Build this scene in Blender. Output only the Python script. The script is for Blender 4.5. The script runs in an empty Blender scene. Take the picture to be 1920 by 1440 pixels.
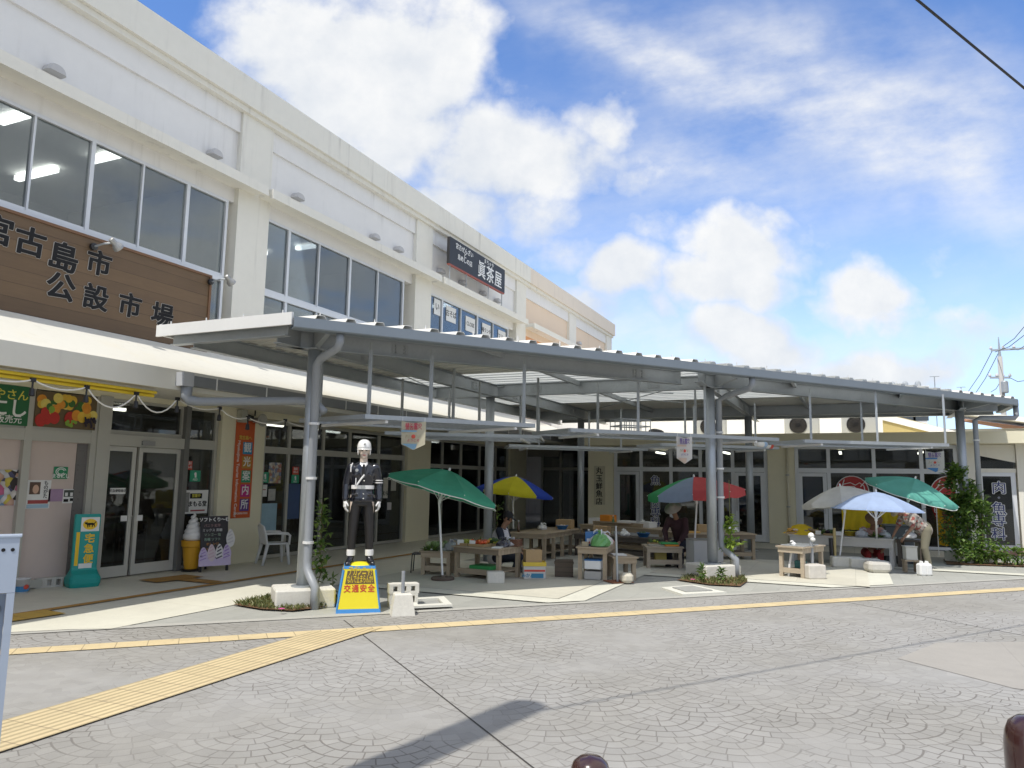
import bpy, bmesh, math, random
from mathutils import Vector, Matrix
random.seed(7)
SC = bpy.context.scene
COL = SC.collection
PI = math.pi
rad = math.radians

# ------------------------------------------------------------------ camera
CAM_POS = Vector((0, 0, 1.7825))
YAW, PITCH, ROLL, FPX = rad(24.46264322), rad(7.36769829), rad(0.87473295), 1394.925
_f = Vector((math.cos(YAW)*math.cos(PITCH), math.sin(YAW)*math.cos(PITCH), math.sin(PITCH)))
_r = Vector((math.sin(YAW), -math.cos(YAW), 0)); _u = _r.cross(_f)
RIGHT = _r*math.cos(ROLL) + _u*math.sin(ROLL)
UP = -_r*math.sin(ROLL) + _u*math.cos(ROLL)
FWD = _f
cam = bpy.data.cameras.new('camera'); camo = bpy.data.objects.new('camera', cam); COL.objects.link(camo)
cam.sensor_fit = 'HORIZONTAL'; cam.sensor_width = 36; cam.lens = FPX/1920*36
cam.clip_start = 0.05; cam.clip_end = 2000
camo.matrix_world = Matrix(((RIGHT.x, UP.x, -FWD.x, 0), (RIGHT.y, UP.y, -FWD.y, 0), (RIGHT.z, UP.z, -FWD.z, 1.7825), (0, 0, 0, 1)))
SC.camera = camo

# survey helpers: a bearing read off the photograph met with a real plane of the place
def ray(px, py):
    return RIGHT*((px-960)/FPX) - UP*((py-720)/FPX) + FWD
def at_z(px, py, z=0.0):
    d = ray(px, py); return CAM_POS + d*((z-CAM_POS.z)/d.z)
def at_y(px, py, Y):
    d = ray(px, py); return CAM_POS + d*(Y/d.y)
def at_x(px, py, X):
    d = ray(px, py); return CAM_POS + d*(X/d.x)
def hgt(px, py, P):
    # height of a bearing above the plan point P
    d = ray(px, py); a = Vector((P[0], P[1])); b = Vector((d.x, d.y))
    return CAM_POS.z + d.z*(a.dot(b)/b.dot(b))

# ------------------------------------------------------------------ light
SUN_DIR = Vector((-.53, .094, 1.0)).normalized()     # towards the sun
sun = bpy.data.lights.new('sun', 'SUN'); suno = bpy.data.objects.new('sun', sun); COL.objects.link(suno)
sun.energy = 2.05; sun.angle = rad(0.55); sun.color = (1.0, 0.955, 0.88)
suno.rotation_euler = SUN_DIR.to_track_quat('Z', 'Y').to_euler()
suno.location = (-8, 3, 20)
SC.view_settings.view_transform = 'Standard'; SC.view_settings.look = 'None'
SC.view_settings.gamma = 1; SC.view_settings.exposure = 0.92; SC.view_settings.use_curve_mapping = False
SC.cycles.max_bounces = 6; SC.cycles.transparent_max_bounces = 10; SC.cycles.diffuse_bounces = 4; SC.cycles.glossy_bounces = 3
SC.cycles.use_denoising = True
SC.cycles.sample_clamp_indirect = 6
SC.cycles.caustics_reflective = False; SC.cycles.caustics_refractive = False

# ------------------------------------------------------------------ node expressions
class X:
    """a node socket (or number) with arithmetic"""
    nt = None
    def __init__(s, v): s.v = v
    @staticmethod
    def m(op, *a, clamp=False):
        n = X.nt.nodes.new('ShaderNodeMath'); n.operation = op; n.use_clamp = clamp
        for i, q in enumerate(a):
            q = q.v if isinstance(q, X) else q
            if isinstance(q, (int, float)): n.inputs[i].default_value = q
            else: X.nt.links.new(q, n.inputs[i])
        return X(n.outputs[0])
    def __add__(s, o): return X.m('ADD', s, o)
    __radd__ = __add__
    def __sub__(s, o): return X.m('SUBTRACT', s, o)
    def __rsub__(s, o): return X.m('SUBTRACT', o, s)
    def __mul__(s, o): return X.m('MULTIPLY', s, o)
    __rmul__ = __mul__
    def __truediv__(s, o): return X.m('DIVIDE', s, o)
    def lt(s, o): return X.m('LESS_THAN', s, o)
    def gt(s, o): return X.m('GREATER_THAN', s, o)
    def floor(s): return X.m('FLOOR', s)
    def fract(s): return X.m('FRACT', s)
    def abs(s): return X.m('ABSOLUTE', s)
def mxv(a, b, f):      # float mix
    return a + (b - a)*f
def sstep(x, a, b):
    n = X.nt.nodes.new('ShaderNodeMapRange'); n.interpolation_type = 'SMOOTHSTEP'
    X.nt.links.new(x.v, n.inputs[0]); n.inputs[1].default_value = a; n.inputs[2].default_value = b
    return X(n.outputs[0])
def sep(sock):
    n = X.nt.nodes.new('ShaderNodeSeparateXYZ'); X.nt.links.new(sock, n.inputs[0])
    return X(n.outputs[0]), X(n.outputs[1]), X(n.outputs[2])
def comb(a, b, c=0.0):
    n = X.nt.nodes.new('ShaderNodeCombineXYZ')
    for i, q in enumerate((a, b, c)):
        q = q.v if isinstance(q, X) else q
        if isinstance(q, (int, float)): n.inputs[i].default_value = q
        else: X.nt.links.new(q, n.inputs[i])
    return n.outputs[0]
def noise(vec, scale, detail=3, rough=.55, dist=0.0):
    n = X.nt.nodes.new('ShaderNodeTexNoise'); n.inputs['Scale'].default_value = scale
    n.inputs['Detail'].default_value = detail; n.inputs['Roughness'].default_value = rough
    n.inputs['Distortion'].default_value = dist
    if vec is not None: X.nt.links.new(vec, n.inputs['Vector'])
    return X(n.outputs[0])
def wnoise(vec):
    n = X.nt.nodes.new('ShaderNodeTexWhiteNoise'); n.noise_dimensions = '3D'; X.nt.links.new(vec, n.inputs['Vector'])
    return X(n.outputs[0])
def cmix(a, b, f, mode='MIX'):
    n = X.nt.nodes.new('ShaderNodeMix'); n.data_type = 'RGBA'; n.blend_type = mode; n.clamp_factor = True
    for sock, q in ((n.inputs[0], f), (n.inputs[6], a), (n.inputs[7], b)):
        q = q.v if isinstance(q, X) else q
        if isinstance(q, (int, float)): sock.default_value = q
        elif isinstance(q, (tuple, list)): sock.default_value = (*q[:3], 1)
        else: X.nt.links.new(q, sock)
    return n.outputs[2]

# ------------------------------------------------------------------ sky
world = bpy.data.worlds.new('World'); SC.world = world; world.use_nodes = True
def build_sky():
    nt = world.node_tree; nt.nodes.clear(); X.nt = nt
    out = nt.nodes.new('ShaderNodeOutputWorld'); bg = nt.nodes.new('ShaderNodeBackground')
    nt.links.new(bg.outputs[0], out.inputs[0]); bg.inputs[1].default_value = 0.122
    sky = nt.nodes.new('ShaderNodeTexSky'); sky.sky_type = 'NISHITA'; sky.sun_disc = False
    sky.sun_elevation = math.asin(SUN_DIR.z); sky.sun_rotation = math.atan2(SUN_DIR.x, SUN_DIR.y)
    sky.air_density = 1.0; sky.dust_density = 0.4; sky.ozone_density = 2.2; sky.altitude = 10
    tc = nt.nodes.new('ShaderNodeTexCoord'); gen = tc.outputs['Generated']
    x, y, z = sep(gen)
    h = x*math.cos(YAW) + y*math.sin(YAW)          # level axis looking over the market
    s = x*math.sin(YAW) - y*math.cos(YAW)
    hs = X.m('MAXIMUM', h, 0.05)
    u = s/hs; w = z/hs
    def uv(px, py):
        d = ray(px, py); hh = d.x*math.cos(YAW)+d.y*math.sin(YAW)
        return (d.x*math.sin(YAW)-d.y*math.cos(YAW))/hh, d.z/hh
    p2 = comb(u, w)
    wob = noise(p2, 3.2, 5, .6) - .5
    wob2 = noise(comb(u + 7.3, w + 2.1), 3.2, 5, .6) - .5
    uu = u + wob*.20; ww = w + wob2*.20
    # cumulus: centre px, radii px, weight
    blobs = [(560,70,190,120,1.0),(690,120,250,190,1.05),(840,90,110,170,.95),(760,250,190,110,.8),(960,290,230,120,.95),(1120,220,80,80,.75),(820,400,190,80,.75),(1010,400,150,110,.6),(1180,330,110,70,.5),
             (1390,470,115,95,1.05),(1345,540,140,60,.9),(1440,530,80,80,.8),(1600,540,100,70,1.0),(1640,580,90,45,.7),(1170,520,105,80,.85),(1090,590,150,80,.7),(1230,580,80,60,.6),(1420,640,170,75,.85),(1650,690,210,70,.8),(1500,700,150,40,.6),
             (1850,640,170,70,.6),(1060,470,130,90,.55),(440,110,60,70,.45),(1790,590,120,40,.45),(1250,430,140,70,.42),(1500,420,150,60,.40),(1770,470,150,70,.42),(1700,300,170,80,.36)]
    den = None; sg = None; sgb = None
    for (px, py, rx, ry, wt) in blobs:
        u0, w0 = uv(px, py); a = (uu - u0)*(FPX/rx*.93); b = (ww - w0)*(FPX/ry*.93)
        q = a*a + b*b
        g = X.m('POWER', 2.71828, q*-1.0)*wt
        den = g if den is None else X.m('MAXIMUM', den, g)
        g2 = X.m('POWER', 2.71828, q*-.6)*wt; gb = g2*b
        sg = g2 if sg is None else sg + g2; sgb = gb if sgb is None else sgb + gb
    fb = noise(p2, 7.0, 8, .60) - .5
    cum = sstep(den + fb*1.0, .24, .74)
    # thin streaks of cirrus running up from lower left to upper right, and general veil
    a_ = rad(-28); ur = u*math.cos(a_) + w*math.sin(a_)*-1; wr = u*math.sin(a_) + w*math.cos(a_)
    def streak(px, py, rx, ry, wt, ang):
        u0, w0 = uv(px, py); c, si = math.cos(ang), math.sin(ang)
        du = uu*1.0 - u0; dw = ww*1.0 - w0
        a = (du*c + dw*si)*(FPX/rx); b = (dw*c - du*si)*(FPX/ry)
        return X.m('POWER', 2.71828, (a*a + b*b)*-1.0)*wt
    veil = streak(1200, 90, 330, 60, .95, rad(-27)) + streak(1640, 190, 460, 150, 1.0, rad(-12)) + streak(1300, 330, 300, 90, .8, rad(-22)) \
         + streak(1780, 330, 270, 130, .70, rad(-25)) + streak(1000, 420, 260, 120, .55, 0.0) + streak(1450, 60, 150, 60, .35, rad(-20)) \
         + streak(1400, 650, 800, 100, .95, 0.0) + streak(560, 330, 120, 120, .4, rad(-45)) + streak(1780, 60, 150, 60, .3, rad(-20))
    stretch = comb(u*2.2 + w*.9, w*5.0 - u*1.2)
    vn = noise(stretch, 2.6, 6, .62)
    veil = X.m('MULTIPLY', X.m('MINIMUM', veil, 1.15), sstep(vn, .18, .92)*.75 + sstep(noise(p2, 3.5, 6, .62), .25, .8)*.42, clamp=True)
    # sky outside the modelled sector: generic broken cloud
    pz = X.m('MAXIMUM', z, .08)
    gen2 = sstep(noise(comb(x/pz, y/pz), .9, 6, .6),   .32, .56)
    ahead = sstep(h, .45, .62)
    cov = X.m('MAXIMUM', cum*.97, veil*.92)
    cov = mxv(gen2*.9, cov, ahead)
    cov = cov*sstep(z, .0, .03)
    # sunlit tops, greyer undersides
    den_up = noise(comb(u*1.0 + .012, w + .03), 9.0, 6, .6)
    rel = X.m('MINIMUM', X.m('MAXIMUM', sgb/(sg + .02), -1.0), 1.0)
    shade = X.m('MULTIPLY', rel*.42 + (fb - (den_up - .5)*.8)*1.5 + .62, 1.0, clamp=True)
    shade = mxv(X(.9), shade, sstep(cum, .1, .7))
    ccol = cmix((2.9, 3.15, 3.5), (4.35, 4.35, 4.3), shade)
    skyc = cmix(sky.outputs[0], (.58, .74, .97), 1.0, 'MULTIPLY')
    hz = sstep(z, .42, .0)
    skyc = cmix(skyc, (4.1, 5.2, 6.9), hz*.55)
    nt.links.new(cmix(skyc, ccol, cov), bg.inputs[0])
build_sky()
# ------------------------------------------------------------------ materials
MATS = {}
def newmat(name):
    m = bpy.data.materials.new(name); m.use_nodes = True; nt = m.node_tree; X.nt = nt
    return m, nt, nt.nodes['Principled BSDF']
def objco():
    return X.nt.nodes.new('ShaderNodeTexCoord').outputs['Object']
def bump(b, height, strength=.3, dist=.01):
    n = X.nt.nodes.new('ShaderNodeBump'); n.inputs['Strength'].default_value = strength; n.inputs['Distance'].default_value = dist
    X.nt.links.new(height.v, n.inputs['Height']); X.nt.links.new(n.outputs[0], b.inputs['Normal'])
def M(name, col=None, rough=.6, amt=.12, scale=3.0, metal=0.0, bmp=0.0, bscale=60, fine=.0, coat=0.0, spec=None, tint=None, streak=0.0):
    """painted / plain surface with wear: large soft blotches + fine grain"""
    if name in MATS: return MATS[name]
    m, nt, b = newmat(name)
    co = objco()
    n1 = noise(co, scale, 5, .6); n2 = noise(co, scale*9, 3, .6)
    f = X.m('ADD', (n1 - .5)*2.0*amt, (n2 - .5)*2.0*(amt*.5 + fine))
    lo = tuple(max(0, c*(1-.9)) for c in col); v = f + 1.0
    mul = comb(v, v, v)
    c = cmix(col, mul, 1.0, 'MULTIPLY')
    if streak:
        sx_, sy_, sz_ = sep(co); st = noise(comb(sx_*5.0, sy_*5.0, sz_*.28), 1.0, 5, .62); br_ = noise(co, .55, 3, .5)
        c = cmix(c, (.33, .31, .27), sstep(st, .52, .80)*sstep(br_, .40, .70)*streak)
    if tint: c = cmix(c, tint[0], sstep(n1, .5, .8)*tint[1])
    nt.links.new(c, b.inputs['Base Color'])
    r = (n2 - .5)*.2 + rough
    nt.links.new(X.m('MINIMUM', X.m('MAXIMUM', r, .03), 1.0).v, b.inputs['Roughness'])
    b.inputs['Metallic'].default_value = metal
    if coat: b.inputs['Coat Weight'].default_value = coat; b.inputs['Coat Roughness'].default_value = .08
    if spec is not None: b.inputs['Specular IOR Level'].default_value = spec
    if bmp: bump(b, noise(co, bscale, 4, .6), bmp, .01)
    MATS[name] = m; return m
def glass(name, tint=(.42, .44, .43), rough=.02, dirt=.06, k=.07):
    if name in MATS: return MATS[name]
    m, nt, b = newmat(name); co = objco()
    out = nt.nodes['Material Output']
    tr = nt.nodes.new('ShaderNodeBsdfTransparent'); tr.inputs[0].default_value = (*tint, 1)
    gl = nt.nodes.new('ShaderNodeBsdfGlossy'); gl.inputs['Roughness'].default_value = rough; gl.inputs[0].default_value = (.9, .95, 1, 1)
    fr = nt.nodes.new('ShaderNodeLayerWeight'); fr.inputs[0].default_value = .22
    fac = X.m('MINIMUM', X(fr.outputs['Fresnel'])*1.1 + k, .9)
    mx = nt.nodes.new('ShaderNodeMixShader'); nt.links.new(fac.v, mx.inputs[0]); nt.links.new(tr.outputs[0], mx.inputs[1]); nt.links.new(gl.outputs[0], mx.inputs[2])
    df = nt.nodes.new('ShaderNodeBsdfDiffuse'); df.inputs[0].default_value = (.5, .5, .48, 1)
    mx2 = nt.nodes.new('ShaderNodeMixShader'); nt.links.new((sstep(noise(co, 1.6, 5, .65), .35, .8)*dirt).v, mx2.inputs[0])
    nt.links.new(mx.outputs[0], mx2.inputs[1]); nt.links.new(df.outputs[0], mx2.inputs[2])
    bn = nt.nodes.new('ShaderNodeBump'); bn.inputs['Strength'].default_value = .02; bn.inputs['Distance'].default_value = .02
    nt.links.new(noise(co, .9, 2, .5).v, bn.inputs['Height']); nt.links.new(bn.outputs[0], gl.inputs['Normal'])
    nt.links.new(mx2.outputs[0], out.inputs[0]); MATS[name] = m; return m
def emis(name, col, st):
    if name in MATS: return MATS[name]
    m, nt, b = newmat(name); b.inputs['Base Color'].default_value = (*col, 1)
    b.inputs['Emission Color'].default_value = (*col, 1); b.inputs['Emission Strength'].default_value = st; MATS[name] = m; return m
def cloth(name, col, trans=.35, rough=.85):
    if name in MATS: return MATS[name]
    m, nt, b = newmat(name); co = objco(); out = nt.nodes['Material Output']
    n1 = noise(co, 4, 4, .6); v = (n1 - .5)*.35 + 1.0
    c = cmix(col, comb(v, v, v), 1.0, 'MULTIPLY'); nt.links.new(c, b.inputs['Base Color']); b.inputs['Roughness'].default_value = rough
    b.inputs['Specular IOR Level'].default_value = .2
    t = nt.nodes.new('ShaderNodeBsdfTranslucent'); nt.links.new(c, t.inputs[0])
    mx = nt.nodes.new('ShaderNodeMixShader'); mx.inputs[0].default_value = trans
    nt.links.new(b.outputs[0], mx.inputs[1]); nt.links.new(t.outputs[0], mx.inputs[2]); nt.links.new(mx.outputs[0], out.inputs[0])
    bump(b, noise(co, 7, 3, .5), .25, .03)
    MATS[name] = m; return m
def patch(name, cols, scale=5.0, rough=.6, kind='voronoi', gap=.0, stretch=(1, 1, 1)):
    """multi-coloured print (photographs on posters, produce heaps, floral cloth)"""
    if name in MATS: return MATS[name]
    m, nt, b = newmat(name); co = objco()
    mp = nt.nodes.new('ShaderNodeMapping'); nt.links.new(co, mp.inputs[0]); mp.inputs['Scale'].default_value = stretch
    v = nt.nodes.new('ShaderNodeTexVoronoi'); v.inputs['Scale'].default_value = scale; nt.links.new(mp.outputs[0], v.inputs['Vector'])
    r, g_, bb = sep(v.outputs['Color'])
    cr = nt.nodes.new('ShaderNodeValToRGB'); nt.links.new(r.v, cr.inputs[0]); cr.color_ramp.interpolation = 'CONSTANT'
    e = cr.color_ramp.elements; k = len(cols)
    while len(e) < k: e.new(.5)
    for i, c in enumerate(cols): e[i].position = i/k; e[i].color = (*c, 1)
    d = X(v.outputs['Distance']); sh = 1.0 - d*.55
    c = cmix(cr.outputs[0], comb(sh, sh, sh), 1.0, 'MULTIPLY')
    nt.links.new(c, b.inputs['Base Color']); b.inputs['Roughness'].default_value = rough
    MATS[name] = m; return m

# ---- stamped fan-pattern concrete of the plaza
def mat_fans():
    m, nt, b = newmat('stamped_fan_concrete'); co = objco()
    x, y, z = sep(co)
    wx = noise(co, 1.3, 2, .5) - .5; wy = noise(comb(x + 9.1, y + 3.3), 1.3, 2, .5) - .5
    x = x + wx*.05; y = y + wy*.05
    A = math.atan2(-.43, -.9)                       # fans bulge this way
    ca, sa = math.cos(A), math.sin(A)
    v = x*ca + y*sa; u = x*-sa + y*ca
    W, H, R, NR = .84, .46, .60, 5
    def cand(j):
        odd = X.m('MODULO', X.m('ABSOLUTE', j), 2.0)
        us = u - odd*(W/2)
        i = (us/W + .5).floor(); du = us - i*W; dv = v - j*H
        return du, dv, X.m('SQRT', du*du + dv*dv), i
    j0 = X.m('CEIL', (v - R)/H)
    du0, dv0, d0, i0 = cand(j0); du1, dv1, d1, i1 = cand(j0 + 1.0)
    f = d0.lt(R)
    du, dv, d, ii = mxv(du1, du0, f), mxv(dv1, dv0, f), mxv(d1, d0, f), mxv(i1, i0, f)
    jj = j0 + (1.0 - f)
    rr = d*(NR/R); ring = rr.floor(); fr = rr.fract()
    ln1 = X.m('MINIMUM', fr, 1.0 - fr)*(R/NR)        # metres to the nearest arc joint
    ang = X.m('ARCTAN2', du, dv)
    rc = (ring + .5)*(R/NR)
    rnd = wnoise(comb(ring, ii, jj))
    t = ang*rc/.125 + rnd; tf = t.fract()
    ln2 = X.m('MINIMUM', tf, 1.0 - tf)*.125
    ln = X.m('MINIMUM', ln1, ln2*1.7)
    fade = noise(objco(), .55, 4, .6)               # joints filled with dust in places
    joint = (1.0 - sstep(ln, .0035, .0105))*sstep(fade, .33, .60)
    stone = wnoise(comb(t.floor(), ring + jj*13.0, ii))
    big = noise(objco(), .35, 5, .62); med = noise(objco(), 2.5, 5, .65); fin = noise(objco(), 90, 3, .6)
    val = (stone - .5)*.11 + (big - .5)*.34 + (med - .5)*.32 + (fin - .5)*.22 + 1.0
    base = cmix((.312, .300, .272), (.33, .322, .305), sstep(big, .35, .65))
    c = cmix(base, comb(val, val, val), 1.0, 'MULTIPLY')
    stain = sstep(noise(objco(), 1.1, 6, .7), .60, .78)
    c = cmix(c, (.20, .185, .165), stain*.35)
    c = cmix(c, (.085, .07, .058), joint*.56)
    nt.links.new(c, b.inputs['Base Color']); b.inputs['Roughness'].default_value = .82; b.inputs['Specular IOR Level'].default_value = .3
    bump(b, (1.0 - joint)*.5 + fin*.12 + stone*.10, .5, .012)
    return m
# ---- tactile yellow: bars along local x or plain blocks
def mat_tactile(name, col, bars=True, L=.30, pitch=.075, wob=0.0):
    m, nt, b = newmat(name); co = objco(); x, y, z = sep(co)
    jx = (x/L).fract(); jl = X.m('MINIMUM', jx, 1.0 - jx)*L
    joint = 1.0 - sstep(jl, .002, .006)
    rnd = wnoise(comb((x/L).floor(), (y/L).floor()))
    n1 = noise(co, 3, 5, .6); n2 = noise(co, 40, 3, .6)
    val = (rnd - .5)*.12 + (n1 - .5)*.30 + (n2 - .5)*.25 + 1.0
    c = cmix(col, comb(val, val, val), 1.0, 'MULTIPLY')
    c = cmix(c, (.30, .24, .16), sstep(noise(co, 6, 5, .7), .50, .8)*.55)
    if bars:
        by = (y/pitch).fract(); tri = X.m('MINIMUM', by, 1.0 - by)*2.0
        bar = sstep(tri, .30, .52); edge = 1.0 - bar
        c = cmix(c, tuple(k*.45 for k in col), edge*.62)  # shading of the grooves between bars mixed into the colour
        hgt_ = bar
    else: hgt_ = n2*.3
    c = cmix(c, (.17, .13, .09), joint*.6)
    nt.links.new(c, b.inputs['Base Color']); b.inputs['Roughness'].default_value = .75
    bump(b, hgt_ - joint, .6, .005)
    MATS[name] = m; return m
# ---- tiles / slabs with joints
def mat_tiles(name, col, sx=.6, sy=.6, amt=.1, jc=(.2, .19, .17), jw=.006, ang=0.0, rough=.7, jmix=.5):
    m, nt, b = newmat(name); co = objco(); x, y, z = sep(co)
    c_, s_ = math.cos(ang), math.sin(ang); u = x*c_ + y*s_; v = y*c_ - x*s_
    a = (u/sx).fract(); d1 = X.m('MINIMUM', a, 1.0 - a)*sx
    a = (v/sy).fract(); d2 = X.m('MINIMUM', a, 1.0 - a)*sy
    joint = 1.0 - sstep(X.m('MINIMUM', d1, d2), jw*.4, jw)
    rnd = wnoise(comb((u/sx).floor(), (v/sy).floor()))
    n1 = noise(co, .7, 5, .6); n2 = noise(co, 50, 3, .6); n3 = noise(co, 5, 5, .65)
    val = (rnd - .5)*amt + (n1 - .5)*.3 + (n2 - .5)*.16 + (n3 - .5)*.2 + 1.0
    c = cmix(col, comb(val, val, val), 1.0, 'MULTIPLY')
    c = cmix(c, jc, joint*jmix)
    nt.links.new(c, b.inputs['Base Color']); b.inputs['Roughness'].default_value = rough
    bump(b, n2*.2 - joint, .35, .006)
    MATS[name] = m; return m
# ---- weathered boards
def mat_wood(name, col, dark, plank=.14, axis='z', along='x', rough=.7, grain=1.0, gap=.5):
    m, nt, b = newmat(name); co = objco(); x, y, z = sep(co)
    d = {'x': x, 'y': y, 'z': z}
    t = d[axis]/plank; a = t.fract(); jl = X.m('MINIMUM', a, 1.0 - a)*plank
    joint = 1.0 - sstep(jl, .002, .007)
    rnd = wnoise(comb(t.floor(), 3.0, 1.0))
    mp = nt.nodes.new('ShaderNodeMapping'); nt.links.new(co, mp.inputs[0])
    sc = {'x': (1.2, 16, 16), 'y': (16, 1.2, 16), 'z': (16, 16, 1.2)}[along]; mp.inputs['Scale'].default_value = sc
    g = noise(mp.outputs[0], 1.6, 6, .7, 1.2); n1 = noise(co, 1.5, 4, .6)
    f = X.m('ADD', g*.75*grain + (rnd - .5)*.38, (n1 - .5)*.5, clamp=True)
    c = cmix(col, dark, f); c = cmix(c, tuple(k*.3 for k in dark), joint*gap)
    nt.links.new(c, b.inputs['Base Color']); b.inputs['Roughness'].default_value = rough
    bump(b, g*-.4 - joint, .4, .006)
    MATS[name] = m; return m

WHITE = M('cream_wall_paint', (.79, .765, .68), .75, .05, .6, fine=.02, bmp=.08, bscale=40, tint=((.55, .52, .45), .25), streak=.75)
WHITE2 = M('white_wall_paint', (.80, .785, .755), .7, .05, .5, fine=.02, bmp=.06, bscale=40, streak=.65)
CREAM = M('yellow_cream_paint', (.80, .75, .56), .75, .06, .8, bmp=.06)
ORANGE_W = M('orange_wall_paint', (.72, .34, .15), .75, .06, .8)
AWN = M('awning_white_paint', (.68, .66, .58), .6, .05, 1.2, tint=((.62, .52, .30), .25), streak=.5)
ALU = M('champagne_aluminium', (.50, .49, .44), .45, .06, 2, metal=.25)
ALU_W = M('white_aluminium', (.70, .72, .74), .4, .05, 2, metal=.1)
GALV = M('galvanised_steel', (.40, .43, .45), .42, .14, 2.5, metal=.45, fine=.04)
GALV_D = M('grey_painted_steel', (.36, .385, .40), .5, .12, 2, metal=.25, fine=.03)
PVC = M('grey_plastic_pipe', (.29, .31, .33), .45, .12, 3)
STEEL_W = M('white_flashing', (.72, .72, .70), .45, .06, 2)
CONC = M('cast_concrete', (.52, .50, .45), .85, .16, 3, fine=.05, bmp=.3, bscale=30)
CONC_W = M('whitewashed_concrete', (.66, .64, .57), .85, .14, 3, fine=.05, bmp=.3, bscale=30)
DARK = M('dark_interior', (.045, .04, .035), .9, .2, 1)
INTW = M('interior_wall', (.62, .61, .58), .9, .1, 1)
INTC = M('interior_ceiling', (.78, .77, .75), .9, .05, 1)
INTF = M('interior_floor', (.20, .185, .165), .6, .1, 1)
GLASS = glass('shop_glass', (.42, .43, .41), k=.035)
GLASS_UP = glass('upper_glass', (.74, .78, .78), k=.06)
BLACKP = M('black_plastic', (.02, .02, .022), .4, .15, 5)
WOODT = mat_wood('weathered_stall_wood', (.46, .375, .265), (.24, .185, .125), .10, 'y', 'x', .85)
WOODL = mat_wood('pale_stall_wood', (.50, .425, .32), (.29, .235, .17), .10, 'y', 'x', .85)
PAPER = M('white_paper', (.75, .75, .73), .6, .04, 6)
INK = M('black_ink', (.008, .008, .009), .85, .05, 5)
WHITEP = M('white_lettering', (.82, .82, .80), .5, .04, 6)
LEAF = None
def mat_leaf(name, a, bcol):
    m, nt, b = newmat(name); out = nt.nodes['Material Output']
    g = nt.nodes.new('ShaderNodeNewGeometry'); r = X(g.outputs['Random Per Island'])
    c = cmix(a, bcol, r); nt.links.new(c, b.inputs['Base Color']); b.inputs['Roughness'].default_value = .5
    t = nt.nodes.new('ShaderNodeBsdfTranslucent'); nt.links.new(c, t.inputs[0])
    mx = nt.nodes.new('ShaderNodeMixShader'); mx.inputs[0].default_value = .3
    nt.links.new(b.outputs[0], mx.inputs[1]); nt.links.new(t.outputs[0], mx.inputs[2]); nt.links.new(mx.outputs[0], out.inputs[0])
    MATS[name] = m; return m
LEAF = mat_leaf('leaf_green', (.05, .12, .025), (.20, .30, .06))
GRASS = mat_leaf('grass_green', (.09, .13, .035), (.30, .29, .12))
PINKF = M('pink_petals', (.75, .12, .38), .6, .1, 9)
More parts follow.
